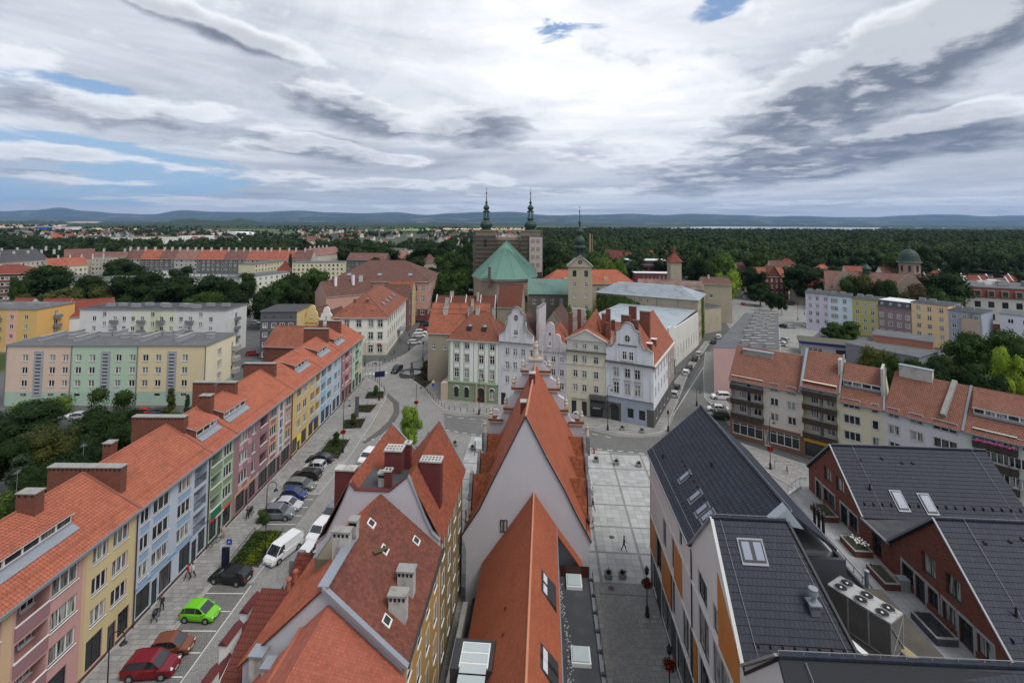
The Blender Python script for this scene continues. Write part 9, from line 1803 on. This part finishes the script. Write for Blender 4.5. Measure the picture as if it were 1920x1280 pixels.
for typ,pm_,px,py,hd,lab in(('hatch',SIL,1266,743,62,'silver car nearest the hatched corner of the side street'),('hatch',BLK,1268,731,62,'black car behind the silver one at the hatched corner'),('hatch',WHT,1287,702,62,'white car beside the low dark annex'),('hatch',DGR,1292,693,62,'dark green car behind the white one'),('hatch',BLK,1303,676,62,'black car in the middle of the side street'),('hatch',SIL,1311,667,62,'silver car in the middle of the side street'),('hatch',NAVY,1338,643,60,'dark car farther up the side street'),('hatch',WHT,1348,634,60,'white car farthest up the side street')):cpx(typ,pm_,px,py,hd,lab,gs_)
gt='cars in the yard beside the pink end wall'
for typ,pm_,px,py,hd,lab in(('suv',WHT,1352,748,170,'white off road car beside the pink end wall'),('sedan',WHT,1346,771,165,'white car in the yard above the dark green one'),('suv',DGR,1347,784,165,'dark green car beside the corner of the beige apartment house')):cpx(typ,pm_,px,py,hd,lab,gt)
gu='cars around the pavilion with the dark blue edge'
for typ,pm_,px,py,hd,lab in(('sedan',WHT,1538,652,195,'white car right of the pavilion with the dark blue edge'),('hatch',SIL,1481,615,170,'silver car at the pale square left of the pavilion'),('hatch',BLK,1467,614,120,'black car at the pale square beside the long flat roof'),('hatch',SIL,1470,640,120,'silver car between the long flat roof and the pavilion'),('hatch',WHT,1466,648,120,'white car between the long flat roof and the pavilion'),('hatch',WHT,1511,612,100,'white car at the foot of the lilac house'),('van',NAVY,1480,572,175,'dark blue van on the road beyond the pale square')):cpx(typ,pm_,px,py,hd,lab,gu)
for i,(px,py,pm_)in enumerate(((1395,560,WHT),(1398,552,BLK),(1402,543,WHT),(1406,534,SIL),(1394,572,REDP),(1412,526,WHT))):cpx('hatch',pm_,px,py,80,'one of the small cars parked by the trees beyond the tan block','cars parked beyond the tan block',full=False)
gv='cars in front of the peach and sage block'
for px,py,pm_,lab in((112,785,WHT,'white car behind the trees in front of the peach section'),(150,786,SIL,'silver car behind the trees in front of the sage section'),(272,778,REDP,'red car in front of the straw coloured section'),(298,779,NAVY,'dark car next to the red one in front of the straw section'),(468,688,BLK,'black car beside the end wall of the pastel block'),(498,687,NAVY,'dark blue car below the charcoal block'),(473,666,REDP,'red car far behind beside the charcoal block'),(478,608,SIL,'silver car between the worn white and charcoal blocks')):cpx('hatch',pm_,px,py,15,lab,gv,full=False)
GBUS=paint('bus_green',(.14,.42,.01),.4)
bs=thing('bus','green bus half hidden behind the green corner house','bus',(-25.3,156,0),R(6));b=MB();b.box(0,11,0,2.5,.35,3.0,GBUS,WHITE);b.build('body',bs);b=MB();b.box(.4,10.6,-.03,0,1.4,2.5,CARG);b.box(-.03,0,.2,2.3,1.2,2.6,CARG);b.build('windows',bs)
for x in(2.2,8.2):b=MB();b.cyl((x,-.04,.48),(x,.25,.48),.48,.48,TYRE,14);b.build('wheel',bs)
def skin_mesh(V,E,Rr):
 me=bpy.data.meshes.new('body');me.from_pydata(V,E,[]);o=bpy.data.objects.new('body',me);col.objects.link(o);md=o.modifiers.new('s','SKIN');md.use_smooth_shade=True
 for i,r in enumerate(Rr):me.skin_vertices[0].data[i].radius=(r,r)if not isinstance(r,tuple)else r
 me.skin_vertices[0].data[0].use_root=True;s=o.modifiers.new('u','SUBSURF');s.levels=1
 dg=bpy.context.evaluated_depsgraph_get();m2=bpy.data.meshes.new_from_object(o.evaluated_get(dg));bpy.data.objects.remove(o);return m2
SK=mat('skin_tone',(.42,.24,.17),.6)
def body_mesh(pose,sit=0):
 st,arm={'walk':(.30,.28),'stand':(.05,.03),'push':(.16,0)}[pose];V=[(0,0,.95)];E=[];Rr=[(.155,.12)]
 def add(p,par,r):V.append(p);E.append((par,len(V)-1));Rr.append(r);return len(V)-1
 ch=add((0,.02,1.18),0,(.15,.11));sh=add((0,.02,1.40),ch,(.17,.11));nk=add((0,.02,1.50),sh,.055);hd_=add((0,.05,1.60),nk,(.075,.085));add((0,.05,1.73),hd_,(.07,.085))
 for s in(-1,1):
  hp=add((s*.10,0,.88),0,.10);kn=add((s*.11,s*st*.55+.04,.50),hp,.068);an_=add((s*.11,s*st*1.0-.04,.09),kn,.045);add((s*.12,s*st*1.0+.13,.04),an_,(.045,.035))
  so=add((s*.20,.02,1.40),sh,.06)
  if pose=='push':e_=add((s*.25,.16,1.15),so,.045);add((s*.20,.38,1.08),e_,.035)
  else:e_=add((s*.26,-s*arm*.4,1.13),so,.045);h_=add((s*.25,-s*arm+.08,.88),e_,.033);add((s*.25,-s*arm+.11,.79),h_,(.04,.02))
 return skin_mesh(V,E,Rr)
POSE={p:body_mesh(p)for p in('walk','stand','push')}
def person(pose,x,y,rz,top,leg,label,hair=(.03,.02,.015),h=1.0,z=.02,bare_legs=False,shorts=False):
 t=thing('person',label,'person',(x,y,z),R(rz),'people on foot');t.scale=(h,h,h);me=POSE[pose].copy();me.name='body';me.materials.clear()
 T=mat('cloth_%d_%d_%d'%tuple(int(v*100)for v in top),top,.9);Lg=mat('cloth_%d_%d_%d'%tuple(int(v*100)for v in leg),leg,.9)
 for m_ in(SK,T,Lg,BLACK):me.materials.append(m_)
 for p in me.polygons:
  c=p.center;a=0
  if c.z>1.49:a=0
  elif abs(c.x)>.185 and c.z<1.12 and c.z>.7:a=0
  elif c.z>.93:a=1
  elif c.z>(.55 if shorts else .12):a=2
  elif c.z>.12:a=0
  else:a=3
  p.material_index=a
 inst('body',me,t);hb=MB();hb.ball((0,.02,1.73),.115,mat('hair_%d'%int(hair[0]*1000),hair,.8),8,(.9,1.0,.95));hb.build('hair',t);return t
P_=lambda px,py:G(px,py)
person('walk',*P_(1170,1033),-95,(.012,.014,.025),(.012,.013,.02),'man in dark clothes striding across the pale slabs',h=1.03,z=.04)
person('stand',*P_(1111,936),20,(.35,.38,.33),(.25,.27,.25),'person in pale clothes standing near the ornate side gables',(.2,.12,.05),z=.04)
person('walk',*P_(352,1087),150,(.35,.02,.04),(.03,.03,.05),'person in a red top walking along the blue house',z=.13)
person('walk',*P_(361,1086),160,(.55,.55,.55),(.02,.02,.03),'person in a white top beside the one in red',(.02,.015,.01),z=.13)
person('push',*P_(303,1148),200,(.03,.03,.03),(.04,.035,.035),'person in black pushing a pram along the pink and yellow house',(.12,.04,.02),z=.13)
person('push',*P_(464,975),10,(.06,.055,.05),(.03,.03,.03),'person in dark grey pushing a pram near the mauve house',z=.13)
person('walk',*P_(408,1003),30,(.02,.02,.06),(.02,.02,.05),'person in navy at the light green house door',z=.13)
person('stand',*P_(418,1011),200,(.45,.35,.30),(.40,.28,.22),'person in beige standing by the bicycle',(.1,.06,.03),z=.13,shorts=True)
person('stand',*P_(739,666),90,(.03,.03,.035),(.02,.02,.02),'distant person in dark clothes on the corner pavement',z=.13)
person('walk',*P_(1112,958),120,(.02,.02,.025),(.02,.02,.02),'person in black half hidden behind the side gables',z=.04)
def pram(x,y,rz,label):
 t=thing('pram',label,'pram',(x,y,.13),R(rz),'prams on the pavement');b=MB();b.idx([(-.22,-.35,.55),(.22,-.35,.55),(.2,.35,.6),(-.2,.35,.6),(-.26,-.4,.85),(.26,-.4,.85),(.24,.4,.8),(-.24,.4,.8)],[(0,3,2,1),(0,1,5,4),(1,2,6,5),(2,3,7,6),(3,0,4,7)],BLACK);b.lathe_c((0,.2,.85),.28,mat('pram_hood',(.04,.045,.06),.8),8,(.9,.9,.9));b.build('carrycot',t)
 b=MB();b.bar((-.2,.3,.3),(-.2,-.6,1.05),.03,.03,GREYM);b.bar((.2,.3,.3),(.2,-.6,1.05),.03,.03,GREYM);b.bar((-.2,-.6,1.05),(.2,-.6,1.05),.03,.03,BLACK);b.build('frame',t)
 for xx in(-.24,.24):
  for yy in(-.3,.35):b=MB();b.cyl((xx-.02,yy,.14),(xx+.02,yy,.14),.14,.14,TYRE,10);b.build('wheel',t)
pram(*P_(291,1163),200,'black pram pushed along the pink and yellow house');pram(*P_(470,966),10,'dark pram pushed near the mauve house')
def bicycle(x,y,rz,label,m=BLACK,lean=0):
 t=thing('bicycle',label,'bicycle',(x,y,.13),R(rz),'parked bicycles')
 for xx in(-.52,.52):
  b=MB();n_=16;P=[(xx+.33*math.cos(2*math.pi*i/n_),0,.34+.33*math.sin(2*math.pi*i/n_))for i in range(n_)]
  for i in range(n_):b.bar(P[i],P[(i+1)%n_],.035,.035,TYRE)
  for i in range(0,n_,2):b.bar((xx,0,.34),P[i],.008,.008,RIM)
  b.build('wheel',t)
 b=MB();S,Hh,BB,RW,FW=(-.15,0,.85),(.36,0,.88),(-.05,0,.30),(-.52,0,.34),(.52,0,.34)
 for p,q in((S,BB),(S,Hh),(BB,Hh),(RW,BB),(RW,S),(Hh,FW),(Hh,(.34,0,1.0))):b.bar(p,q,.04,.04,m)
 b.build('frame',t);b=MB();b.box(-.28,-.02,-.06,.06,.88,.93,BLACK);b.build('saddle',t);b=MB();b.bar((.34,-.28,1.02),(.34,.28,1.02),.03,.03,BLACK);b.build('handlebar',t)
bicycle(*P_(402,1023),70,'bicycle leaning near the light green house shop');bicycle(*P_(1453,878),60,'bicycle beside the tall lamp before the beige apartment house');bicycle(*P_(1476,887),70,'second bicycle to the right of the tall lamp',mat('teal_frame',(.03,.1,.1),.5));bicycle(*P_(833,669),80,'bicycle beside the green corner house')
def lamp(x,y,h,rz,label,style='crook',basket=None,box=None,z=.12):
 t=thing('street_lamp',label,'street lamp',(x,y,z),R(rz),'black street lamps');b=MB();b.lathe([(.24,0),(.24,.25),(.17,.35),(.2,.8),(.15,.95),(.09,1.1)],BLACK,10);b.build('base',t)
 b=MB();b.cyl((0,0,1.0),(0,0,h),.065,.045,BLACK,8);b.build('pole',t)
 if style=='crook':
  a=MB();P=[(0 if i==0 else .55-.55*math.cos(math.pi*i/10),0,h+.55*math.sin(math.pi*i/10)*1.2)for i in range(11)];P+=[(1.06,0,h-.25),(.85,0,h-.35)]
  for p,q in zip(P[:-1],P[1:]):a.bar(p,q,.06,.06,BLACK)
  a.build('arm',t);a=MB();a.cyl((1.0,0,h-.2),(1.0,0,h-.35),.05,.08,BLACK,8);a.lathe([(.30,0),(.22,.1),(.1,.16)],BLACK,12,(1.0,0,h-.5));a.build('lamp_shade',t)
 else:
  a=MB();a.lathe([(.06,0),(.20,.08),(.24,.5),(.28,.52),(.12,.72),(.03,.95)],BLACK,6,(0,0,h));a.build('lantern',t)
 if basket:
  f=MB();rg=random.Random(int(x*10));zc=h-.9 if style!='crook' else h*.42;r_=.62 if style!='crook' else .5;Rm=mat('red_blossom',basket,.8,piece=.4)
  for k in range(620):d=Vector((rg.gauss(0,1),rg.gauss(0,1),rg.gauss(0,1))).normalized()*r_*rg.uniform(.35,1.05);f.cur=rg.random()+.01;s=rg.uniform(.05,.1);p=Vector((0,0,zc))+Vector((d.x,d.y,d.z*.7));q=Vector((rg.gauss(0,1),rg.gauss(0,1),rg.gauss(0,1))).normalized()*s;w2=q.cross(Vector((.3,.5,.8))).normalized()*s;f.poly([p+q,p+w2,p-q,p-w2],Rm if rg.random()<(.35 if basket[0]<.3 else .8)else LD)
  tag(f.build('flower_basket',t),kind='stuff')
 if box:a=MB();a.box(-box[0]/2,box[0]/2,-.16,.0,box[1],box[1]+box[2],mat('display_blue',(.012,.014,.06),.3));a.build('display',t)
 return t
LP=[(497,1042,904,'lamp with curled arm beside the big planting bed','crook',None,None),(642.5,848,750,'lamp with curled arm and red flowers before the sunny yellow house','crook',(.5,.02,.015),None),(711,750,670,'lamp with dark blue display board at the end of the left pavement','crook',None,(2.3,5.4,1.3)),(780,776,718,'lamp just above the lime green street tree','crook',(.5,.12,.02),None),(684,686,636,'lamp before the white corner building','crook',None,None),(793,676,641,'lamp near the fountain','plain',None,None),(898,776,703,'lamp with red flowers before the green corner house','crook',(.5,.01,.02),None),(1139.5,806,722,'lamp between the cream and the cold white house','crook',None,None),(1253,808,770,'short lamp at the corner of the side street','plain',None,None),(1444.5,879,782,'tall lamp with red flowers before the glazed shop front','crook',(.5,.01,.02),None),(1306.5,760,728,'lamp at the bend of the side street','crook',None,None),(767,655,625,'thin lamp by the hatched end of the church street bays','plain',None,None)]
for px,py,pt,lab,stl,bk,bx_ in LP:
 x,y=G(px,py,.12);h=GY(px,pt,y)[1]-.3;lamp(x,y,max(3.2,h-.5),20 if stl=='crook' else 0,lab,stl,bk,bx_)
x,y=G(1213.5,1155);lamp(x,y,4.3,0,'lantern with a big round basket of red flowers beside the modern block','lantern',(.16,.02,.015),z=.02);x,y=G(1256,1320);lamp(x,y,4.2,0,'second flower basket lantern at the bottom edge beside the modern block','lantern',(.16,.02,.015),z=.02)
x,y=-34.2,43.0;lamp(x,y,6.0,20,'lamp with curled arm at the bottom left edge of the parking row','crook')
for px,py,pt in((1544,560,500),):pass
for px,py,hh,lab in((1425,588,6,'first lamp at the traffic junction'),(1434,562,7,'second lamp at the traffic junction'),(1496,600,6.5,'lamp on the pale square before the lilac house'),(1508,590,6.5,'lamp on the far side of the pale square'),(1450,571,6,'lamp by the villa at the junction')):x,y=G(px,py);lamp(x,y,hh,0,lab,'plain',z=.02)
def sign(px,py,h,label,kind):
 x,y=G(px,py);t=thing('road_sign',label,'road sign',(x,y,.1),0,'road signs');b=MB();b.cyl((0,0,0),(0,0,h),.035,.035,GREYM,6);b.build('post',t);BL=mat('sign_blue',(.01,.06,.36),.4);YW=mat('sign_yellow',(.75,.5,.01),.4)
 b=MB()
 if kind=='P':b.box(-.32,.32,-.08,-.04,h-.65,h,BL)
 if kind=='both':b.box(-.32,.32,-.08,-.04,h-1.35,h-.75,BL);b.extr([(-.42,-.08,h-.3),(0,-.08,h-.72),(.42,-.08,h-.3),(0,-.08,h+.12)],(0,.03,0),WHITE);b.extr([(-.26,-.10,h-.3),(0,-.10,h-.56),(.26,-.10,h-.3),(0,-.10,h-.04)],(0,.02,0),YW)
 if kind=='board':b.box(-.4,.4,-.1,0,.1,h,mat('grey_board',(.10,.11,.13),.5))
 if kind=='small':b.box(-.45,.45,-.08,-.04,h-.6,h,GREYM)
 b.build('panel',t)
 if kind=='P':text(t,'P',0,-.085,h-.55,.5,WHITE)
sign(429,1052,2.6,'blue parking sign beside the planting bed','P');sign(823,656,3.4,'blue parking sign at the corner of the green house','P');sign(812,742,3.6,'yellow diamond and blue sign on one post by the kerb','both');sign(669,783,4.4,'tall grey board between two planting beds','board');sign(703,716,5.0,'small sign on a thin pole near the mint house','small')
x,y=G(422,1068);t=thing('info_pillar','dark blue information pillar behind the black estate car','pillar',(x,y,.12));b=MB();b.box(-.42,.42,-.12,.12,0,2.5,mat('pillar_blue',(.012,.014,.04),.4));b.build('panel',t);b=MB();b.box(-.5,.5,-.2,.2,0,.12,CONC);b.build('foot',t)
def planter(px,py,lab,s=.42,m=CONC,h=.55,z=.035):
 x,y=G(px,py);t=thing('planter',lab,'planter',(x,y,z),0,'stone planters on the square');b=MB();b.idx([(-s*.85,-s*.85,0),(s*.85,-s*.85,0),(s*.85,s*.85,0),(-s*.85,s*.85,0),(-s,-s,h),(s,-s,h),(s,s,h),(-s,s,h)],[(0,3,2,1),(0,1,5,4),(1,2,6,5),(2,3,7,6),(3,0,4,7),(4,5,6,7)],m);b.build('tub',t)
 f=MB();rg=random.Random(int(px))
 for k in range(260):d=Vector((rg.gauss(0,.16),rg.gauss(0,.16),h+abs(rg.gauss(0,.2))));f.cur=rg.random()+.01;q=Vector((rg.gauss(0,1),rg.gauss(0,1),rg.gauss(0,1))).normalized()*.07;w2=q.cross(Vector((.3,.5,.8)));f.poly([d+q,d+w2,d-q,d-w2],LM)
 tag(f.build('shrub',t),kind='stuff')
for px,py,lab in((1118,866,'stone planter left of three at the edge of the square'),(1156,871,'stone planter in the middle of three at the edge of the square'),(1198,875,'stone planter right of three near the dark roof corner'),(1141,1083,'left of two square planters where the slabs end'),(1167,1083,'right of two square planters where the slabs end'),(804,820,'stone planter right of the lime green street tree'),(853,836,'stone planter between the right red gable and the shelter'),(886,843,'stone planter nearest the glass shelter'),(1204,812,'dark planter at the pavement edge before the cold white house'),(1167,807,'dark planter nearer the lamp before the cold white house')):planter(px,py,lab)
x,y=G(768,850);t=thing('tree_bed','square stone edged bed around the lime green street tree','planting bed',(x,y,.03),-AX);b=MB()
for a in((-2.2,2.2,-2.2,-1.8),(-2.2,2.2,1.8,2.2),(-2.2,-1.8,-1.8,1.8),(1.8,2.2,-1.8,1.8)):b.box(*a,0,.45,CONC)
b.build('rim',t);b=MB();b.box(-1.8,1.8,-1.8,1.8,0,.2,SOIL);b.build('soil',t);f=MB();rg=random.Random(3)
for k in range(500):p=Vector((rg.uniform(-1.7,1.7),rg.uniform(-1.7,1.7),.22+rg.random()*.3));q=Vector((rg.gauss(0,1),rg.gauss(0,1),rg.gauss(0,1))).normalized()*.09;w2=q.cross(Vector((.3,.5,.8)));f.cur=rg.random()+.01;f.poly([p+q,p+w2,p-q,p-w2],LM)
tag(f.build('ground_cover',t),kind='stuff')
def bed(pts,lab,m1,m2=None,n_=900,hh=.5):
 P=Gs(pts);cx=sum(p[0]for p in P)/len(P);cyy=sum(p[1]for p in P)/len(P);t=thing('planting_bed',lab,'planting bed',(cx,cyy,.12),0,'planting beds on the left pavement');b=MB();Q=[(p[0]-cx,p[1]-cyy)for p in P]
 if sum(Q[i][0]*Q[(i+1)%4][1]-Q[(i+1)%4][0]*Q[i][1]for i in range(4))<0:Q=Q[::-1]
 b.prism(Q,-.05,.10,KERB,SOIL);b.build('soil',t);f=MB();rg=random.Random(int(cx*7))
 for k in range(n_):
  u,v=rg.uniform(.04,.96),rg.uniform(.05,.95);p=Vector(Q[0]).lerp(Vector(Q[1]),u).lerp(Vector(Q[3]).lerp(Vector(Q[2]),u),v);hz_=rg.random()*hh*(.5+noise.noise(Vector((p.x,p.y,0))));p=Vector((p.x,p.y,.12+abs(hz_)));q=Vector((rg.gauss(0,1),rg.gauss(0,1),rg.gauss(0,1)*.6)).normalized()*.11;w2=q.cross(Vector((.3,.5,.8)));f.cur=rg.random()+.01
  mm=m2 if m2 and v>.62 else m1;f.poly([p+q,p+w2,p-q,p-w2],mm)
 tag(f.build('ground_cover',t),kind='stuff');b=MB()
 for i in range(4):
  a,c=Q[i],Q[(i+1)%4];
  if i%2==0:b.bar((*a,.55),(*c,.55),.04,.04,BLACK);[b.bar((a[0]+(c[0]-a[0])*f_,a[1]+(c[1]-a[1])*f_,0),(a[0]+(c[0]-a[0])*f_,a[1]+(c[1]-a[1])*f_,.55),.04,.04,BLACK)for f_ in(0,.33,.66,1)]
 b.build('rail',t)
LG_=leafmat('bed_green',(.055,.10,.02));LYG=leafmat('bed_lime',(.17,.21,.02))
bed([(428,1060),(478,998),(531,998),(484,1066)],'large planting bed with grasses and lime yellow shrubs beside the white van',LG_,None,2600,.6);bed([(596,856),(618,826),(656,826),(634,862)],'planting bed with bright grass before the sunny yellow house',LG_,None,1600,.7)
bed([(644,806),(645,789),(686,786),(677,804)],'low planting bed third from the crossing',LO,LG_,900);bed([(664,774),(672,761),(707,760),(694,775)],'low planting bed second from the crossing',LO,LG_,800);bed([(684,749),(690,736),(720,735),(719,748)],'low planting bed nearest the crossing',LO,LG_,700);bed([(773,712),(799,706),(816,711),(797,728)],'flower bed with dark shrubs and pale stones beside the fountain',LD,LG_,900,.9)
lb=MB();rg=random.Random(9);Xa,Ya=G(470,1064);Xb,Yb=G(528,1000)
for k in range(1100):f_=rg.random();p=Vector((Xa+(Xb-Xa)*f_+rg.uniform(-1.1,.1),Ya+(Yb-Ya)*f_,.25+rg.random()*.35));q=Vector((rg.gauss(0,1),rg.gauss(0,1),rg.gauss(0,1))).normalized()*.11;w2=q.cross(Vector((.3,.5,.8)));lb.cur=rg.random()+.01;lb.poly([p+q,p+w2,p-q,p-w2],LYG)
o=lb.build('lime_shrubs');o['kind']='stuff'
plant_tree(('bush',LG_,'near'),*G(493,983),2.2,2.0,'round green bush at the near end of the row of parked cars',None,'bush');plant_tree(('tall',LL,'mid'),*G(705,742),2.6,1.4,'thin young tree in the bed nearest the crossing','young trees on the left pavement','young_tree');plant_tree(('tall',LO,'mid'),*G(662,798),2.6,1.2,'thin young tree between the two middle beds','young trees on the left pavement','young_tree');plant_tree(('tall',LC,'mid'),*G(799,712),5.2,2.8,'dark leaved small tree behind the flower bed by the fountain',None,'small_tree');plant_tree(('tall',LM,'mid'),*G(630,838),2.8,1.3,'thin young tree with red flowers near the sunny yellow house','young trees on the left pavement','young_tree')
bm=MB();bm.lathe([(.06,0),(.06,.7),(.075,.75),(.05,.85),(.01,.9)],BLACK,6);bmesh_=bm.mesh('bollard')
def bollards(pts,n_,lab,z=.12):
 P=[Vector(G(*p))for p in pts];Ls=[0]
 for a,c in zip(P[:-1],P[1:]):Ls.append(Ls[-1]+(c-a).length)
 for k in range(n_):
  d=Ls[-1]*(k+.5)/n_
  for i in range(len(P)-1):
   if d<=Ls[i+1]:q=P[i].lerp(P[i+1],(d-Ls[i])/(Ls[i+1]-Ls[i]));break
  o=inst('bollard',bmesh_,None,(q.x,q.y,z));tag(o,lab,'bollard',lab.replace('one of the ',''))
bollards([(752,697),(757,705),(778,713),(799,733),(815,753),(834,767),(861,772),(900,773),(930,776)],30,'one of the black bollards along the curved kerb by the green house');bollards([(682,704),(703,713),(721,730),(722,745)],11,'one of the black bollards at the rounded end of the left pavement');bollards([(688,687),(706,688),(744,677)],9,'one of the black bollards before the white corner building')
x,y=G(772,703);t=thing('fountain','octagonal stone fountain basin with a small statue on a pedestal','fountain',(x,y,.1));b=MB();b.lathe([(3.4,0),(3.5,.35),(3.2,.4),(3.1,.75),(3.25,.85),(2.9,.85),(2.8,.5),(0,.5)],DSTONE,8);b.build('basin',t);b=MB();b.lathe([(2.82,.62),(0.01,.62)],mat('fountain_water',(.10,.12,.12),.1),8);b.build('water',t);b=MB();b.lathe([(.8,.4),(.6,.8),(.45,1.4),(.6,1.6),(.4,1.8)],DSTONE,8);b.build('pedestal',t);b=MB();figure(b,(0,0,1.8),1.7,DSTONE);b.build('statue',t)
t=thing('glass_shelter','small glass roofed shelter left of the gabled hall','shelter',(*G(902,851)[:2],.03),-AX);b=MB();[b.box(xx-.04,xx+.04,yy-.04,yy+.04,0,2.5,BLACK)for xx in(-1.1,1.1)for yy in(-.6,.6)];b.build('frame',t);b=MB();b.box(-1.2,1.2,-.7,.7,2.5,2.58,mat('milky_glass',(.42,.48,.46),.2));b.build('roof',t)
x,y=G(1114,850);t=thing('hydrant','small red hydrant at the edge of the square','hydrant',(x,y,.03));b=MB();b.cyl((0,0,0),(0,0,.8),.13,.11,mat('hydrant_red',(.4,.01,.01),.5),8);b.build('barrel',t);b=MB();b.ball((0,0,.85),.15,mat('hydrant_red',(0,0,0)),8);b.build('cap',t)
for k,(px,py,lab)in enumerate(((1147,1007,'round rusty manhole cover in the pale slabs'),(1146,1103,'round manhole cover in the cobbled lane'))):x,y=G(px,py);o=MB();o.cyl((0,0,0),(0,0,.022),.36,.36,mat('rusty_iron',(.10,.07,.05),.8),18);tag(o.build('manhole_cover',loc=(x,y,.03 if k else .02)),lab,'manhole cover','manhole covers')
def aerial(x,y,z,h,label,group='television aerials'):
 t=thing('tv_aerial',label,'aerial',(x,y,z),R(random.uniform(0,90)),group);b=MB();b.bar((0,0,0),(0,0,h),.035,.035,GREYM);b.build('mast',t);b=MB()
 for k in range(5):b.bar((-.3+.03*k,-.4+.18*k,h-.1),(.3-.03*k,-.4+.18*k,h-.1),.02,.02,GREYM)
 b.bar((0,-.45,h-.1),(0,.4,h-.1),.025,.025,GREYM);b.build('antenna',t)
aerial(-45.9,46.0,16.7,2.0,'aerial on the small square brick chimney of the near pastel house');aerial(-45.5,52.5,17.0,1.2,'aerial on the long brick chimney of the near pastel house');aerial(-44,73,16.4,1.4,'aerial on the mauve house');aerial(12,118,18,2.0,'aerial behind the cream house')
